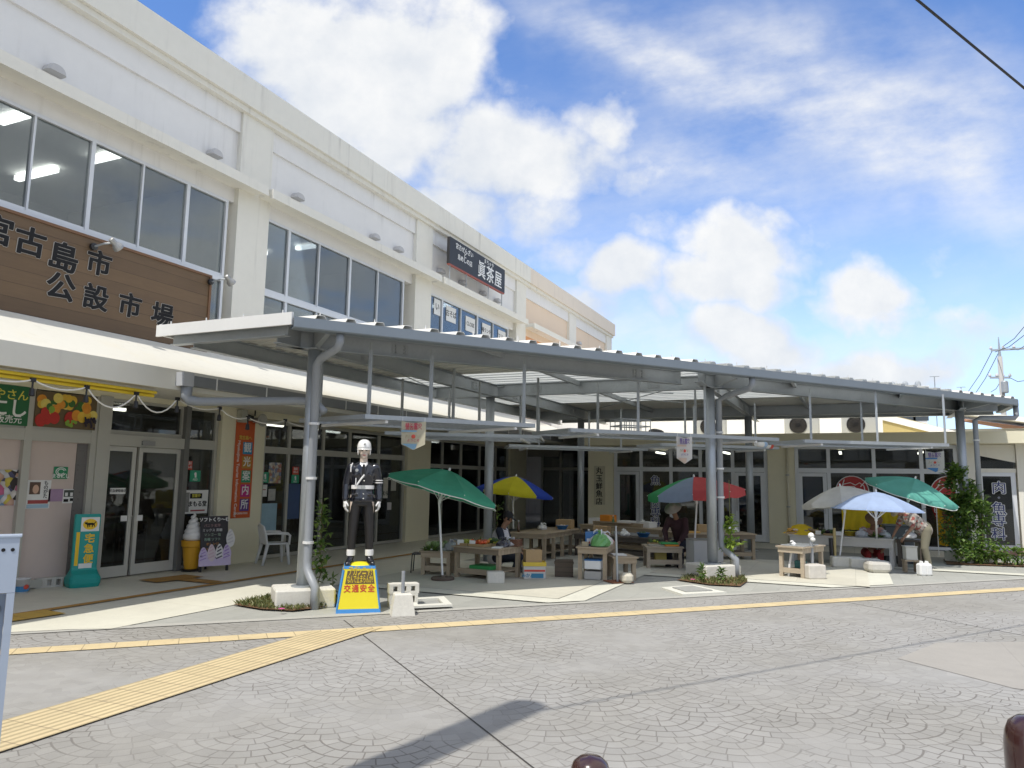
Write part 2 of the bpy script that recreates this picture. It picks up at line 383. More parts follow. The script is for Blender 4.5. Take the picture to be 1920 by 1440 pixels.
# ------------------------------------------------------------------ mesh building
class MB:
    def __init__(s): s.v = []; s.f = []; s.mi = []; s.mats = []
    def _m(s, mat):
        if mat is None: return 0
        if mat not in s.mats: s.mats.append(mat)
        return s.mats.index(mat)
    def add(s, vs, fs, mat=None):
        o = len(s.v); s.v += [Vector(v) for v in vs]; k = s._m(mat)
        for f in fs: s.f.append([i + o for i in f]); s.mi.append(k)
        return s
    def box(s, x0, x1, y0, y1, z0, z1, mat=None, T=None):
        vs = [Vector((x, y, z)) for z in (z0, z1) for y in (y0, y1) for x in (x0, x1)]
        if T is not None: vs = [T @ v for v in vs]
        return s.add(vs, [(0, 2, 3, 1), (4, 5, 7, 6), (0, 1, 5, 4), (2, 6, 7, 3), (0, 4, 6, 2), (1, 3, 7, 5)], mat)
    def cbox(s, c, d, mat=None, rz=0.0, ch=0.0):
        """box by centre and size, optional chamfered vertical/top edges"""
        T = Matrix.Translation(Vector(c)) @ Matrix.Rotation(rz, 4, 'Z')
        if ch <= 0: return s.box(-d[0]/2, d[0]/2, -d[1]/2, d[1]/2, -d[2]/2, d[2]/2, mat, T)
        x, y, z = d[0]/2, d[1]/2, d[2]/2
        def ring(e, zz): 
            a, b2 = x - e, y - e
            return [(a - ch, -b2, zz), (a, -b2 + ch, zz), (a, b2 - ch, zz), (a - ch, b2, zz), (-a + ch, b2, zz), (-a, b2 - ch, zz), (-a, -b2 + ch, zz), (-a + ch, -b2, zz)]
        return s.rings([[T @ Vector(p) for p in ring(e, zz)] for e, zz in ((ch*.6, -z), (0, -z + ch), (0, z - ch), (ch*.6, z))], mat)
    def beam(s, a, b, w, h, mat=None, up=(0, 0, 1)):
        """square bar from a to b"""
        a = Vector(a); b = Vector(b); d = b - a; L = d.length; d.normalize()
        u = Vector(up); side = d.cross(u)
        if side.length < 1e-4: side = d.cross(Vector((1, 0, 0)))
        side.normalize(); u = side.cross(d)
        vs = []
        for e in (a, b):
            for q, r in ((-1, -1), (1, -1), (1, 1), (-1, 1)): vs.append(e + side*(q*w/2) + u*(r*h/2))
        return s.add(vs, [(0, 1, 2, 3), (7, 6, 5, 4), (0, 4, 5, 1), (1, 5, 6, 2), (2, 6, 7, 3), (3, 7, 4, 0)], mat)
    def ibeam(s, a, b, w, h, t=.012, mat=None):
        """I section hanging with its top at the line a-b"""
        a = Vector(a); b = Vector(b); z = Vector((0, 0, 1))
        s.beam(a - z*(t/2), b - z*(t/2), w, t, mat); s.beam(a - z*(h - t/2), b - z*(h - t/2), w, t, mat)
        s.beam(a - z*(h/2), b - z*(h/2), t*.9, h - 2*t - .002, mat); return s
    def rings(s, R, mat=None, cap=True, closed=True):
        n = len(R[0]); o = len(s.v); fs = []
        vs = [p for r in R for p in r]
        for i in range(len(R) - 1):
            for j in range(n if closed else n - 1):
                k = (j + 1) % n; fs.append((i*n + j, i*n + k, (i + 1)*n + k, (i + 1)*n + j))
        if cap and closed: fs.append(tuple(range(n))[::-1]); fs.append(tuple((len(R) - 1)*n + j for j in range(n)))
        return s.add(vs, fs, mat)
    def tube(s, pts, r, n=8, mat=None, cap=True):
        pts = [Vector(p) for p in pts]; rs = r if isinstance(r, (list, tuple)) else [r]*len(pts)
        R = []; ref = None
        for i, p in enumerate(pts):
            d = (pts[min(i + 1, len(pts) - 1)] - pts[max(i - 1, 0)])
            d.normalize()
            if ref is None:
                ref = d.cross(Vector((0, 0, 1)))
                if ref.length < .1: ref = d.cross(Vector((1, 0, 0)))
            ref = (ref - d*ref.dot(d)); ref.normalize(); q = d.cross(ref)
            R.append([p + (ref*math.cos(2*PI*k/n) + q*math.sin(2*PI*k/n))*rs[i] for k in range(n)])
        return s.rings(R, mat, cap)
    def lathe(s, prof, c=(0, 0, 0), n=20, mat=None, T=None, cap=True):
        c = Vector(c); R = []
        for r, z in prof: R.append([c + Vector((r*math.cos(2*PI*k/n), r*math.sin(2*PI*k/n), z)) for k in range(n)])
        if T is not None: R = [[T @ p for p in r] for r in R]
        return s.rings(R, mat, cap)
    def ell(s, c, r, n=12, m=8, mat=None, T=None):
        prof = [(max(.001, math.sin(PI*i/m)), -math.cos(PI*i/m)) for i in range(m + 1)]
        c = Vector(c); R = [[c + Vector((a*r[0]*math.cos(2*PI*k/n), a*r[1]*math.sin(2*PI*k/n), z*r[2])) for k in range(n)] for a, z in prof]
        if T is not None: R = [[T @ p for p in q] for q in R]
        return s.rings(R, mat)
    def poly(s, pts, z0, z1, mat=None):
        """upright prism over a plan polygon (counter-clockwise)"""
        n = len(pts); vs = [(p[0], p[1], z0) for p in pts] + [(p[0], p[1], z1) for p in pts]
        fs = [tuple(range(n))[::-1], tuple(range(n, 2*n))] + [(i, (i + 1) % n, n + (i + 1) % n, n + i) for i in range(n)]
        return s.add(vs, fs, mat)
    def sheet(s, pts, mat=None): return s.add(pts, [tuple(range(len(pts)))], mat)
    def slab(s, quad, t, mat=None):
        """thin plate: polygon of 3-D points thickened along its normal"""
        q = [Vector(p) for p in quad]; nrm = (q[1] - q[0]).cross(q[2] - q[0]).normalized()*t; n = len(q)
        vs = q + [p - nrm for p in q]
        return s.add(vs, [tuple(range(n)), tuple(range(n, 2*n))[::-1]] + [(n + i, n + (i + 1) % n, (i + 1) % n, i) for i in range(n)], mat)
    def xform(s, T): s.v = [T @ v for v in s.v]; return s
    def mesh(s, name, mat=None, smooth=False):
        me = bpy.data.meshes.new(name); me.from_pydata([tuple(v) for v in s.v], [], s.f)
        for m in (s.mats or ([mat] if mat else [])): me.materials.append(m)
        if s.mats: me.polygons.foreach_set('material_index', s.mi)
        if smooth: me.polygons.foreach_set('use_smooth', [True]*len(me.polygons))
        me.validate(); me.update(); return me

def tag(o, label=None, cat=None, group=None, kind=None):
    if label: o['label'] = label
    if cat: o['category'] = cat
    if group: o['group'] = group
    if kind: o['kind'] = kind
    return o
def link(name, me, parent=None):
    o = bpy.data.objects.new(name, me); COL.objects.link(o)
    if parent is not None: o.parent = parent
    return o
def wmat(o):
    m = Matrix.Identity(4)
    while o is not None:
        m = (Matrix.Translation(o.location) @ o.rotation_euler.to_matrix().to_4x4()) @ m; o = o.parent
    return m
def thing(name, label, cat, loc=(0, 0, 0), rz=0.0, group=None):
    o = bpy.data.objects.new(name, None); COL.objects.link(o); o.empty_display_size = .2
    o.location = Vector(loc); o.rotation_euler = (0, 0, rz)
    return tag(o, label, cat, group)
def part(name, mb, parent, mat=None, world=False, smooth=False, label=None, stuff=False):
    """a mesh under its thing; world=True when its vertices are given in world space"""
    if world: mb.xform(wmat(parent).inverted())
    o = link(name, mb.mesh(name, mat, smooth), parent)
    if label: o['label'] = label
    if stuff: o['kind'] = 'stuff'
    return o
def solo(name, mb, mat, label, cat, group=None, smooth=False, loc=None, rz=0.0):
    """a thing that is one mesh; origin moved to its base"""
    if loc is None:
        xs = [v.x for v in mb.v]; ys = [v.y for v in mb.v]; zs = [v.z for v in mb.v]
        loc = Vector(((min(xs) + max(xs))/2, (min(ys) + max(ys))/2, min(zs)))
        mb.xform(Matrix.Translation(-loc))
    o = link(name, mb.mesh(name, mat, smooth)); o.location = Vector(loc); o.rotation_euler = (0, 0, rz)
    return tag(o, label, cat, group)
def structure(name, mb, mat, smooth=False):
    o = link(name, mb.mesh(name, mat, smooth)); o['kind'] = 'structure'; return o
def copy_tree(o, parent=None):
    c = o.copy(); COL.objects.link(c); c.parent = parent
    for ch in list(o.children): copy_tree(ch, c)
    return c

# ---- lettering as mesh.  org = centre, xd reading direction, yd up direction
def text(body, size, org, xd, yd, parent, mat, name='lettering', bold=0.0, depth=.003, sx=1.0, shear=0.0, line=1.0, align='CENTER', world=True, space=1.0):
    c = bpy.data.curves.new('lettering', 'FONT'); c.body = body; c.size = size; c.align_x = align; c.align_y = 'CENTER'
    c.extrude = depth/2; c.shear = shear; c.space_line = line; c.space_character = space; c.resolution_u = 4
    o = bpy.data.objects.new('lettering', c); COL.objects.link(o)
    bpy.context.view_layer.update()
    dg = bpy.context.evaluated_depsgraph_get()
    me = bpy.data.meshes.new_from_object(o.evaluated_get(dg)); bpy.data.objects.remove(o); bpy.data.curves.remove(c)
    xd = Vector(xd).normalized(); yd = Vector(yd).normalized(); zd = xd.cross(yd); org = Vector(org) + zd*(depth/2)
    if bold > .004:
        base = [v.co.copy() for v in me.vertices]; fs = [tuple(p.vertices) for p in me.polygons]; m2 = MB(); K = 8 if bold > .03 else (6 if bold > .015 else 4)
        for i in range(K): m2.add([v + Vector((bold*size*math.cos(2*PI*(i + .5)/K), bold*size*math.sin(2*PI*(i + .5)/K)*.85, -.00018*i)) for v in base], fs)
        if bold > .05: m2.add([v + Vector((0, 0, -.0016)) for v in base], fs)
        me = m2.mesh('lettering')
    T = Matrix(((xd.x*sx, yd.x, zd.x, org.x), (xd.y*sx, yd.y, zd.y, org.y), (xd.z*sx, yd.z, zd.z, org.z), (0, 0, 0, 1)))
    if world: T = wmat(parent).inverted() @ T
    me.transform(T); me.materials.clear(); me.materials.append(mat)
    return link(name, me, parent)
FX, FZ = Vector((1, 0, 0)), Vector((0, 0, 1))          # lettering on the left facade
WX = Vector((0, -1, 0))                                 # lettering on the end wing
def board(mb, cx, z0, z1, w, Y, t=.02, mat=None):       # plate on the left facade, front face at Y
    return mb.box(cx - w/2, cx + w/2, Y, Y + t, z0, z1, mat)
# ------------------------------------------------------------------ ground
TA = rad(-43.1); TU = Vector((math.cos(TA), math.sin(TA), 0)); TN = Vector((-TU.y, TU.x, 0))   # kerb direction / towards the market
KP = Vector((9.315, 5.03, 0))                                                                   # on the kerb line
def kerb_pt(t, n=0.0): return KP + TU*t + TN*n
structure('paving', MB().sheet([(-160, -200, 0), (300, -200, 0), (300, 240, 0), (-160, 240, 0)]), mat_fans())
SLATE = mat_tiles('slate_paving', (.37, .37, .335), .4, .4, .10, ang=0, jmix=.25)
CREAMF = mat_tiles('cream_floor', (.70, .68, .57), 3.9, 1.9, .05, (.45, .43, .36), .010, rough=.5, jmix=.4)
g = MB().sheet([tuple(kerb_pt(-6.4))[:2] + (.004,), tuple(kerb_pt(24))[:2] + (.004,), (40, -12, .004), (40, 13, .004), (4.7, 13, .004)])
structure('slate_floor', g, SLATE)
# lighter concrete band along the kerb
g = MB().sheet([tuple(kerb_pt(a, b))[:2] + (.008,) for a, b in ((-6.4, -.06), (24, -.06), (24, .10), (-6.4, .10))])
structure('kerb_strip', g, M('kerb_concrete', (.42, .41, .37), .85, .12, 2))
# cream walkway in front of the shops
structure('walkway', MB().sheet([(5.95, 8.24, .012), (6.20, 7.86, .012), (24.2, 7.86, .012), (24.2, 13, .012), (-20, 13, .012), (-20, 11.0, .012), (2.2, 11.9, .012)]), CREAMF)
structure('walkway_end', MB().sheet([(22.0, -3.4, .012), (24.2, -3.4, .012), (24.2, 7.86, .012), (22.0, 7.86, .012)]), CREAMF)
# cream bands laid in a grid through the slate
BANDM = M('cream_band_slabs', (.62, .61, .52), .8, .14, 3)
def kx(y): return KP.x + (KP.y - y)*(TU.x/-TU.y) + .14      # x where the kerb crosses a given y
bd = MB()
for y in (3.9, -.42):
    bd.sheet([(kx(y - .2), y - .2, .016), (22.0, y - .2, .016), (22.0, y + .2, .016), (kx(y + .2), y + .2, .016)])
structure('paving_band', bd, BANDM)
bd = MB()
for x in (10.6, 14.6, 18.6):
    y0 = KP.y - (x - .2 - KP.x)*(-TU.y/TU.x) + .1; y1 = KP.y - (x + .2 - KP.x)*(-TU.y/TU.x) + .1
    bd.sheet([(x - .2, max(y0, -3.3), .020), (x + .2, max(y1, -3.3), .020), (x + .2, 7.86, .020), (x - .2, 7.86, .020)])
structure('paving_cross_band', bd, BANDM)
# concrete infill under the stalls
structure('stall_floor', MB().sheet([(10.8, 4.1, .024), (14.4, 4.1, .024), (14.4, 7.86, .024), (10.8, 7.86, .024)]), mat_tiles('worn_concrete', (.58, .555, .46), 1.0, 1.0, .1, jmix=.3))
structure('stall_floor', MB().sheet([(14.8, -.22, .024), (18.4, -.22, .024), (18.4, 3.7, .024), (14.8, 3.7, .024)]), MATS['worn_concrete'])
# tactile strips
YEL = (.62, .50, .29)
mt = mat_tactile('tactile_blocks', YEL, False, .302); mtb = mat_tactile('tactile_bars', YEL, True, .302, .0735)
o = structure('tactile_path', MB().sheet([(0, -.14, 0), (24, -.14, 0), (24, .14, 0), (0, .14, 0)]), mt)
o.location = at_z(22, 1223) - TU*3; o.location.z = .008; o.rotation_euler = (0, 0, TA)
q0, q1 = at_z(10, 1382), at_z(640, 1187)
AW = rad(1.9)
ax, ay = Vector((math.cos(AW), math.sin(AW), 0)), Vector((-math.sin(AW), math.cos(AW), 0))
st = Vector((-6.0, 5.02, 0))
# ends where it meets the thin path, cut on the slant
tp = at_z(22, 1223)
def meet(off):
    P = st + ay*off; d = tp - P
    den = ax.x*-TU.y + ax.y*TU.x
    return (d.x*-TU.y + d.y*TU.x)/den
o = structure('tactile_path', MB().sheet([(0, -.30, 0), (meet(-.30) + .05, -.30, 0), (meet(.30) + .05, .30, 0), (0, .30, 0)]), mtb)
o.location = st + Vector((0, 0, .012)); o.rotation_euler = (0, 0, AW)
mo = mat_tactile('tactile_orange', (.50, .27, .07), True, .30, .075)
def strip(a, b, w, z=.024, mat=mo):
    a = Vector((*a, 0)); b = Vector((*b, 0)); L = (b - a).length; an = math.atan2(b.y - a.y, b.x - a.x)
    o = structure('tactile_path', MB().sheet([(0, -w/2, 0), (L, -w/2, 0), (L, w/2, 0), (0, w/2, 0)]), mat); o.location = (a.x, a.y, z); o.rotation_euler = (0, 0, an)
strip((4.0, 9.62), (23.4, 9.47), .15)
strip((5.2, 9.45), (6.55, 9.35), .45, .028, mat_tactile('tactile_warning', (.66, .42, .08), True, .3, .06))
strip((9.55, 9.66), (9.55, 10.45), .30, .028); strip((9.05, 10.70), (9.95, 10.62), .50, .032)
# construction joints
JM = M('joint_filler', (.055, .05, .045), .9, .2, 4)
def joint(a, b, w=.013):
    structure('paving_joint', MB().sheet([Vector(a) + TNv*w/2 for a, TNv in ((a, (Vector(b) - Vector(a)).normalized().cross(FZ)), )] + [Vector(b) + (Vector(b) - Vector(a)).normalized().cross(FZ)*w/2, Vector(b) - (Vector(b) - Vector(a)).normalized().cross(FZ)*w/2, Vector(a) - (Vector(b) - Vector(a)).normalized().cross(FZ)*w/2]), JM)
joint((7.958, 5.90, .0035), (3.0, .06, .0035)); joint((12.95, .26, .0035), (9.6, -3.6, .0035), .012)
# repaired, pinkish panel of paving
structure('paving_patch', MB().sheet([(9.0, -.36, .004), (8.2, -1.25, .004), (8.0, -3.4, .004), (11.2, -2.6, .004), (10.1, -.82, .004)]), mat_tiles('pink_concrete', (.345, .322, .285), 1.5, 1.5, .10, jmix=.2))
# inspection covers
def cover(px, label):
    C = [at_z(*p) for p in px]; c = sum(C, Vector())/4; c.z = 0
    t = thing('inspection_cover', label, 'manhole cover', c)
    fr = MB(); inner = [c + (p - c)*.62 for p in C]
    for i in range(4):
        a, b = C[i], C[(i + 1) % 4]; ia, ib = inner[i], inner[(i + 1) % 4]
        fr.slab([(a.x, a.y, .034), (ia.x, ia.y, .034), (ib.x, ib.y, .034), (b.x, b.y, .034)][::1], .03)
    part('frame', fr, t, M('cover_white_concrete', (.66, .65, .58), .85, .12, 4), True)
    part('lid', MB().slab([(p.x, p.y, .030) for p in inner], .02), t, M('cover_grey_concrete', (.33, .33, .31), .85, .12, 4), True)
cover([(770, 1146), (848, 1142), (832, 1126), (762, 1130)], 'white framed square inspection cover in the paving beside the yellow pedestal')
cover([(1240, 1105), (1300, 1100), (1362, 1114), (1280, 1118)], 'white framed inspection cover in front of the middle canopy column planter')
# ------------------------------------------------------------------ left market building (facade on the plane y = 11.5)
mk = thing('market_building', 'long two storey cream market building with parapet and strip windows along the left', 'building', (12, 11.5, 0))
FY = 11.5
def P(name, mb, mat, parent=mk, **k): return part(name, mb, parent, mat, True, **k)
BAYS = [(-7.0, -1.0), (-1.0, 5.1), (5.1, 11.75), (11.75, 18.75), (18.75, 26.0), (26.0, 32.0), (32.0, 38.2)]
PILW = .92
pil = [-7.0, -1.0, 4.55, 11.72, 18.75, 26.05, 32.0, 37.75]
w = MB()
ZW0, ZW1, ZS, ZT = 5.20, 7.49, 5.08, 10.05
# wall strips round the window openings; the last two bays are blank
w.box(-7, 25.6, FY + .12, FY + .32, 7.49, 9.03)             # panel above the windows
w.box(-7, 25.6, FY + .12, FY + .32, 3.3, 4.55)               # below the windows
pch = MB().box(25.6, 38.199, FY + .12, FY + .32, 7.5, 9.03); P('peach_wall_panel', pch, M('peach_wall_tone', (.80, .64, .48), .75, .05, .6, streak=.4))  # far end panel in a peach tone, unlike the white bays
w.box(-7, 38.2, FY + .06, FY + .32, 9.03, 9.60)              # frieze
w.box(38.0, 38.2, FY + .32, 24, 0, 9.6); w.box(-7, 38.2, 23.8, 24, 0, 9.6); w.box(-7.2, -7.0, FY + .12, 24, 0, 9.6)
P('wall', w, WHITE2)
for x in pil: P('pilaster', MB().box(x - PILW/2, x + PILW/2, FY, FY + .5, 3.3, 9.60), WHITE)
pa = MB(); pa.box(-7.3, 26.6, FY - .16, FY + .30, 9.60, 10.22); pa.box(-7.2, 38.25, FY - .08, FY + .062, 9.48, 9.598); pa.box(38.0, 38.32, FY + .301, 24.1, 9.60, 10.22); pa.box(-7.3, -7.0, FY + .301, 24.1, 9.6, 10.22)
P('parapet', pa, WHITE); P('parapet', MB().box(26.602, 38.32, FY - .16, FY + .30, 9.60, 10.22), M('peach_white_tone', (.78, .69, .57), .75, .05, .6, streak=.4))  # far length of the parapet in a paler peach tone
P('roof_slab', MB().box(-6.99, 37.99, FY + .32, 23.8, 9.3, 9.5), CONC)
ow = MB(); ow.box(26.5, 31.55, FY + .11, FY + .33, 3.3, 7.5); ow.box(32.45, 37.3, FY + .11, FY + .33, 3.3, 7.5)
P('orange_wall_panel', ow, ORANGE_W)
# hoods over the windows and the vents above them
for (a, b) in ((-6.6, -1.4), (-.6, 4.4), (4.75, 11.70), (11.83, 19.15), (19.32, 25.85), (26.5, 32.1), (32.5, 37.6)):
    h = MB(); h.box(a, b, FY - .40, FY + .118, 7.79, 7.93); h.box(a + .001, b - .001, FY - .41, FY - .32, 7.72, 7.789)
    P('window_hood', h, WHITE)
VENT = M('vent_grey', (.52, .51, .50), .5, .1, 5)
for px, py in ((102, 128), (402, 285), (558, 365), (702, 440), (747, 466), (826, 505), (867, 526), (905, 548), (932, 561), (1085, 640)):
    q = at_y(px, py, FY + .05); v = MB(); n = 8; R = []
    for y, s in ((FY + .11, 1.0), (FY - .02, 1.0), (FY - .07, .8)):
        R.append([Vector((q.x + .16*s*math.cos(PI*k/n)*1.0, y, 8.22 + .15*s*math.sin(PI*k/n))) for k in range(n + 1)] )
    v.rings(R[::-1], None); P('vent_cowl', v, VENT)
# windows: bay, x range, mullions
def window(x0, x1, mull, lower=True):
    f = MB(); Y0 = FY + .10; d = .07
    z1, z0, zt = 7.485, 4.56, 5.80
    f.box(x0, x1, Y0, Y0 + .12, z1 - .06, z1); f.box(x0, x1, Y0, Y0 + .12, z0, z0 + .06)
    f.box(x0, x0 + .06, Y0, Y0 + .12, z0 + .06, z1 - .06); f.box(x1 - .06, x1, Y0, Y0 + .12, z0 + .06, z1 - .06)
    f.box(x0 + .06, x1 - .06, Y0 - .01, Y0 + .11, zt - .07, zt + .05)
    for i, m in enumerate(mull):
        t = .075 if i % 2 == 0 else .035
        f.box(m - t/2, m + t/2, Y0 + .002, Y0 + .10, z0 + .06, zt - .07); f.box(m - t/2, m + t/2, Y0 + .002, Y0 + .10, zt + .05, z1 - .06)
    # sash rails
    f.box(x0 + .06, x1 - .06, Y0 + .02, Y0 + .09, zt + .0501, zt + .10)
    o = P('window', f, ALU_W)
    g_ = MB(); g_.box(x0 + .03, x1 - .03, Y0 + .05, Y0 + .056, z0 + .03, z1 - .03); P('pane', g_, GLASS_UP, o)
    return o
window(-6.5, -1.5, [-5.5, -4.5, -3.5, -2.5]); window(-.5, 4.1, [.4, 1.3, 2.2, 3.2])
window(5.02, 11.10, [6.06, 7.05, 8.06, 9.06, 10.08])
window(12.18, 17.85, [12.98, 14.06, 15.30, 16.55])
window(19.25, 25.1, [20.1, 21.35, 22.55, 23.8])
# rooms behind the upper windows
r = MB(); r.box(-7, 25.5, 17.5, 17.6, 3.6, 9.0); r.box(-7, 25.5, FY + .34, 17.5, 3.6, 3.7)
for x in (4.4, 11.72, 18.7, 25.5): r.box(x - .08, x + .08, FY + .5, 17.5, 3.7, 8.2)
P('room', r, INTW)
P('ceiling', MB().box(-7, 25.5, FY + .33, 17.5, 8.2, 8.3), INTC)
for x in (-4, 1.6, 6.3, 7.8, 9.6, 13.4, 15.8, 20.5, 23.3):
    for y in (13.2, 15.6): P('light_fitting', MB().box(x - .06, x + .06, y - .65, y + .65, 8.06, 8.16), emis('ceiling_fitting', (1, .98, .94), 2.2))
for a in ((6.2, 7.3, 14.6, 15.8, 3.7, 7.3), (15.9, 17.2, 15.0, 16, 3.7, 6.6)): P('partition', MB().box(*a), M('pale_partition', (.55, .53, .48), .8, .06, 1))

# ---- lean-to roof over the walkway
AY0, AZ0, AZB = 9.32, 3.38, 3.072
prof = [(AY0, AZ0), (11.14, 4.12), (11.6, 4.12), (11.6, 3.20), (11.3, 3.15), (9.57, 3.15), (9.55, AZB), (AY0, AZB)]
aw = MB(); n = len(prof); xs = (-7.0, 27.0)
vs = [(x, y, z) for x in xs for y, z in prof]
aw.add(vs, [tuple(range(n)), tuple(range(n, 2*n))[::-1]] + [(i, n + i, n + (i + 1) % n, (i + 1) % n) for i in range(n)])
P('lean_to_roof', aw, AWN)
# raised ridge on it above the gutter end
rg = MB(); rg.rings([[Vector((x, y, z)) for x, y, z in q] for q in (((11.3, 11.12, 4.105), (12.6, 11.12, 4.105), (12.6, 11.12, 4.36), (11.3, 11.12, 4.36)), ((10.9, 9.36, 3.39), (11.3, 9.36, 3.39), (11.3, 9.36, 3.41), (10.9, 9.36, 3.41)))])
# box gutter with hopper and brackets
gu = MB(); gx0 = at_y(338, 705, AY0).x
gu.box(gx0 + .12, 24.6, AY0 - .135, AY0 - .004, 3.15, 3.31)
P('gutter', gu, M('dark_grey_gutter', (.21, .22, .23), .5, .1, 2))
for i in range(14):
    x = gx0 + .6 + i*1.12; P('gutter_bracket', MB().box(x - .012, x + .012, AY0 - .145, AY0 - .137, 3.13, 3.33), STEEL_W)
hp = MB(); hp.box(gx0 - .08, gx0 + .115, AY0 - .17, AY0 - .002, 3.13, 3.34); P('hopper', hp, M('hopper_grey', (.45, .46, .47), .5, .1, 3))
dp = MB(); hx = gx0 + .06
colA = Vector((8.57, 7.07, 0))
e = at_y(360, 745, AY0 - .09)
dp.tube([(hx, AY0 - .09, 3.13), (hx, AY0 - .09, 2.98), (hx + .04, AY0 - .13, 2.92), (hx + .08, AY0 - .30, 2.90), (colA.x + .10, colA.y + .35, 2.90), (colA.x + .07, colA.y + .02, 2.87), (colA.x + .06, colA.y - .17, 2.72)], [.085, .085, .08, .065, .06, .06, .06], 10)
P('drain_pipe', dp, PVC, smooth=True)

# ---- ground floor: piers, rails, panes
for (a, b) in ((11.20, 12.42), (18.15, 19.42), (25.2, 26.7)): P('pier', MB().box(a, b, FY - .02, FY + .5, 0, 3.4), CREAM)
lw = MB(); lw.box(-7, 11.2, FY - .01, FY + .3, 3.08, 3.4); lw.box(12.42, 18.15, FY - .01, FY + .3, 3.02, 3.4); lw.box(19.42, 25.2, FY - .01, FY + .3, 3.0, 3.4)
P('lintel', lw, CREAM)
def glazing(name, x0, x1, z0, z1, mulls, rails, Y=FY + .06, fr=.07, rail_h=.10, mat=ALU, pane=GLASS, skip=()):
    f = MB(); f.box(x0, x1, Y, Y + .1, z1 - fr, z1); f.box(x0, x1, Y, Y + .1, z0, z0 + fr)
    xs = [x0 + fr/2] + list(mulls) + [x1 - fr/2]
    for x in xs: f.box(x - fr/2, x + fr/2, Y - .004, Y + .104, z0 + fr, z1 - fr)
    for rz in rails:
        for a, b in zip(xs[:-1], xs[1:]): f.box(a + fr/2, b - fr/2, Y - .001, Y + .1, rz - rail_h/2, rz + rail_h/2)
    o = P(name, f, mat)
    P('pane', MB().box(x0 + fr/2, x1 - fr/2, Y + .045, Y + .052, z0 + fr/2, z1 - fr/2), pane, o)
    return o
glazing('shopfront', 12.46, 18.12, .03, 3.0, [13.30, 14.51, 15.56, 16.85], [2.36], rail_h=.14)
glazing('shopfront', 19.44, 25.18, .03, 3.0, [20.30, 21.53, 22.87, 24.14], [2.18], rail_h=.12)
glazing('sidelight', 10.42, 11.18, .03, 3.1, [], [2.38], rail_h=.18)
glazing('fanlight', 8.70, 10.34, 2.47, 3.1, [], [])
P('door_header', MB().box(8.68, 10.36, FY - .02, FY + .2, 2.27, 2.465), ALU)
P('door_sensor', MB().box(9.36, 9.62, FY - .06, FY - .021, 2.30, 2.38), M('sensor_grey', (.3, .3, .3), .5, .05, 4))
for a, b in ((8.74, 9.34), (9.40, 10.30)):
    f = MB(); Y = FY + .06
    f.box(a, b, Y, Y + .05, .04, .22); f.box(a, b, Y, Y + .05, 2.18, 2.265); f.box(a, a + .075, Y, Y + .05, .22, 2.18); f.box(b - .075, b, Y, Y + .05, .22, 2.18)
    d_ = P('sliding_door', f, M('door_aluminium', (.58, .57, .52), .4, .05, 2, metal=.2)); P('pane', MB().box(a + .04, b - .04, Y + .02, Y + .026, .2, 2.2), GLASS, d_)
P('door_post', MB().box(8.50, 8.735, FY - .03, FY + .2, .02, 3.1), ALU); P('door_post', MB().box(10.305, 10.415, FY - .03, FY + .2, .02, 3.1), M('dark_frame', (.16, .16, .15), .4, .1, 2))
# papered windows on the left
pk = MB(); pk.box(3.0, 8.42, FY + .08, FY + .1, .15, 2.28); P('papered_pane', pk, M('pinkish_backing_paper', (.60, .50, .45), .7, .06, .9, tint=((.45, .40, .38), .4)))
f = MB()
for x in (5.9, 7.36, 8.46): f.box(x - .06, x + .06, FY + .0, FY + .12, .03, 3.1)
for a, b in ((3.0, 5.84), (5.96, 7.30), (7.42, 8.40)):
    f.box(a, b, FY + .004, FY + .11, 2.28, 2.46); f.box(a, b, FY + .004, FY + .11, .03, .15); f.box(a, b, FY + .02, FY + .11, 2.461, 3.06)
P('window_frame', f, ALU)
P('jamb_shadow_strip', MB().box(8.22, 8.4, FY + .06, FY + .079, .16, 2.27), M('jamb_shadow_dark', (.16, .15, .145), .3, .1, 2))  # dark strip painted in for the shadow gap at the jamb
# room behind the shops
r = MB(); r.box(8.5, 26.8, 16.2, 16.3, 0, 3.3); r.box(26.7, 26.8, 12.0, 16.3, 0, 3.3); r.box(8.4, 8.5, 11.8, 16.3, 0, 3.3)
for x in (11.7, 18.7): r.box(x - .06, x + .06, FY + .5, 16.2, 0, 3.3)
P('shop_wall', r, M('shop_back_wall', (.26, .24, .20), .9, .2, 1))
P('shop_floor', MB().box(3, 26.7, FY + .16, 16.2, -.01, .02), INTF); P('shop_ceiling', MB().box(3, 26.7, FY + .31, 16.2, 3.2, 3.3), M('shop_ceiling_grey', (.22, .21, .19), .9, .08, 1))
for x, y in ((13.1, 12.6), (14.6, 13.4), (15.9, 12.9), (17.2, 13.6), (10, 13.5), (20.4, 13.2), (22.6, 13.4)): P('lit_tube', MB().box(x - .55, x + .55, y - .04, y + .04, 3.06, 3.12), emis('fluorescent_tube', (1, .98, .92), 7.0))
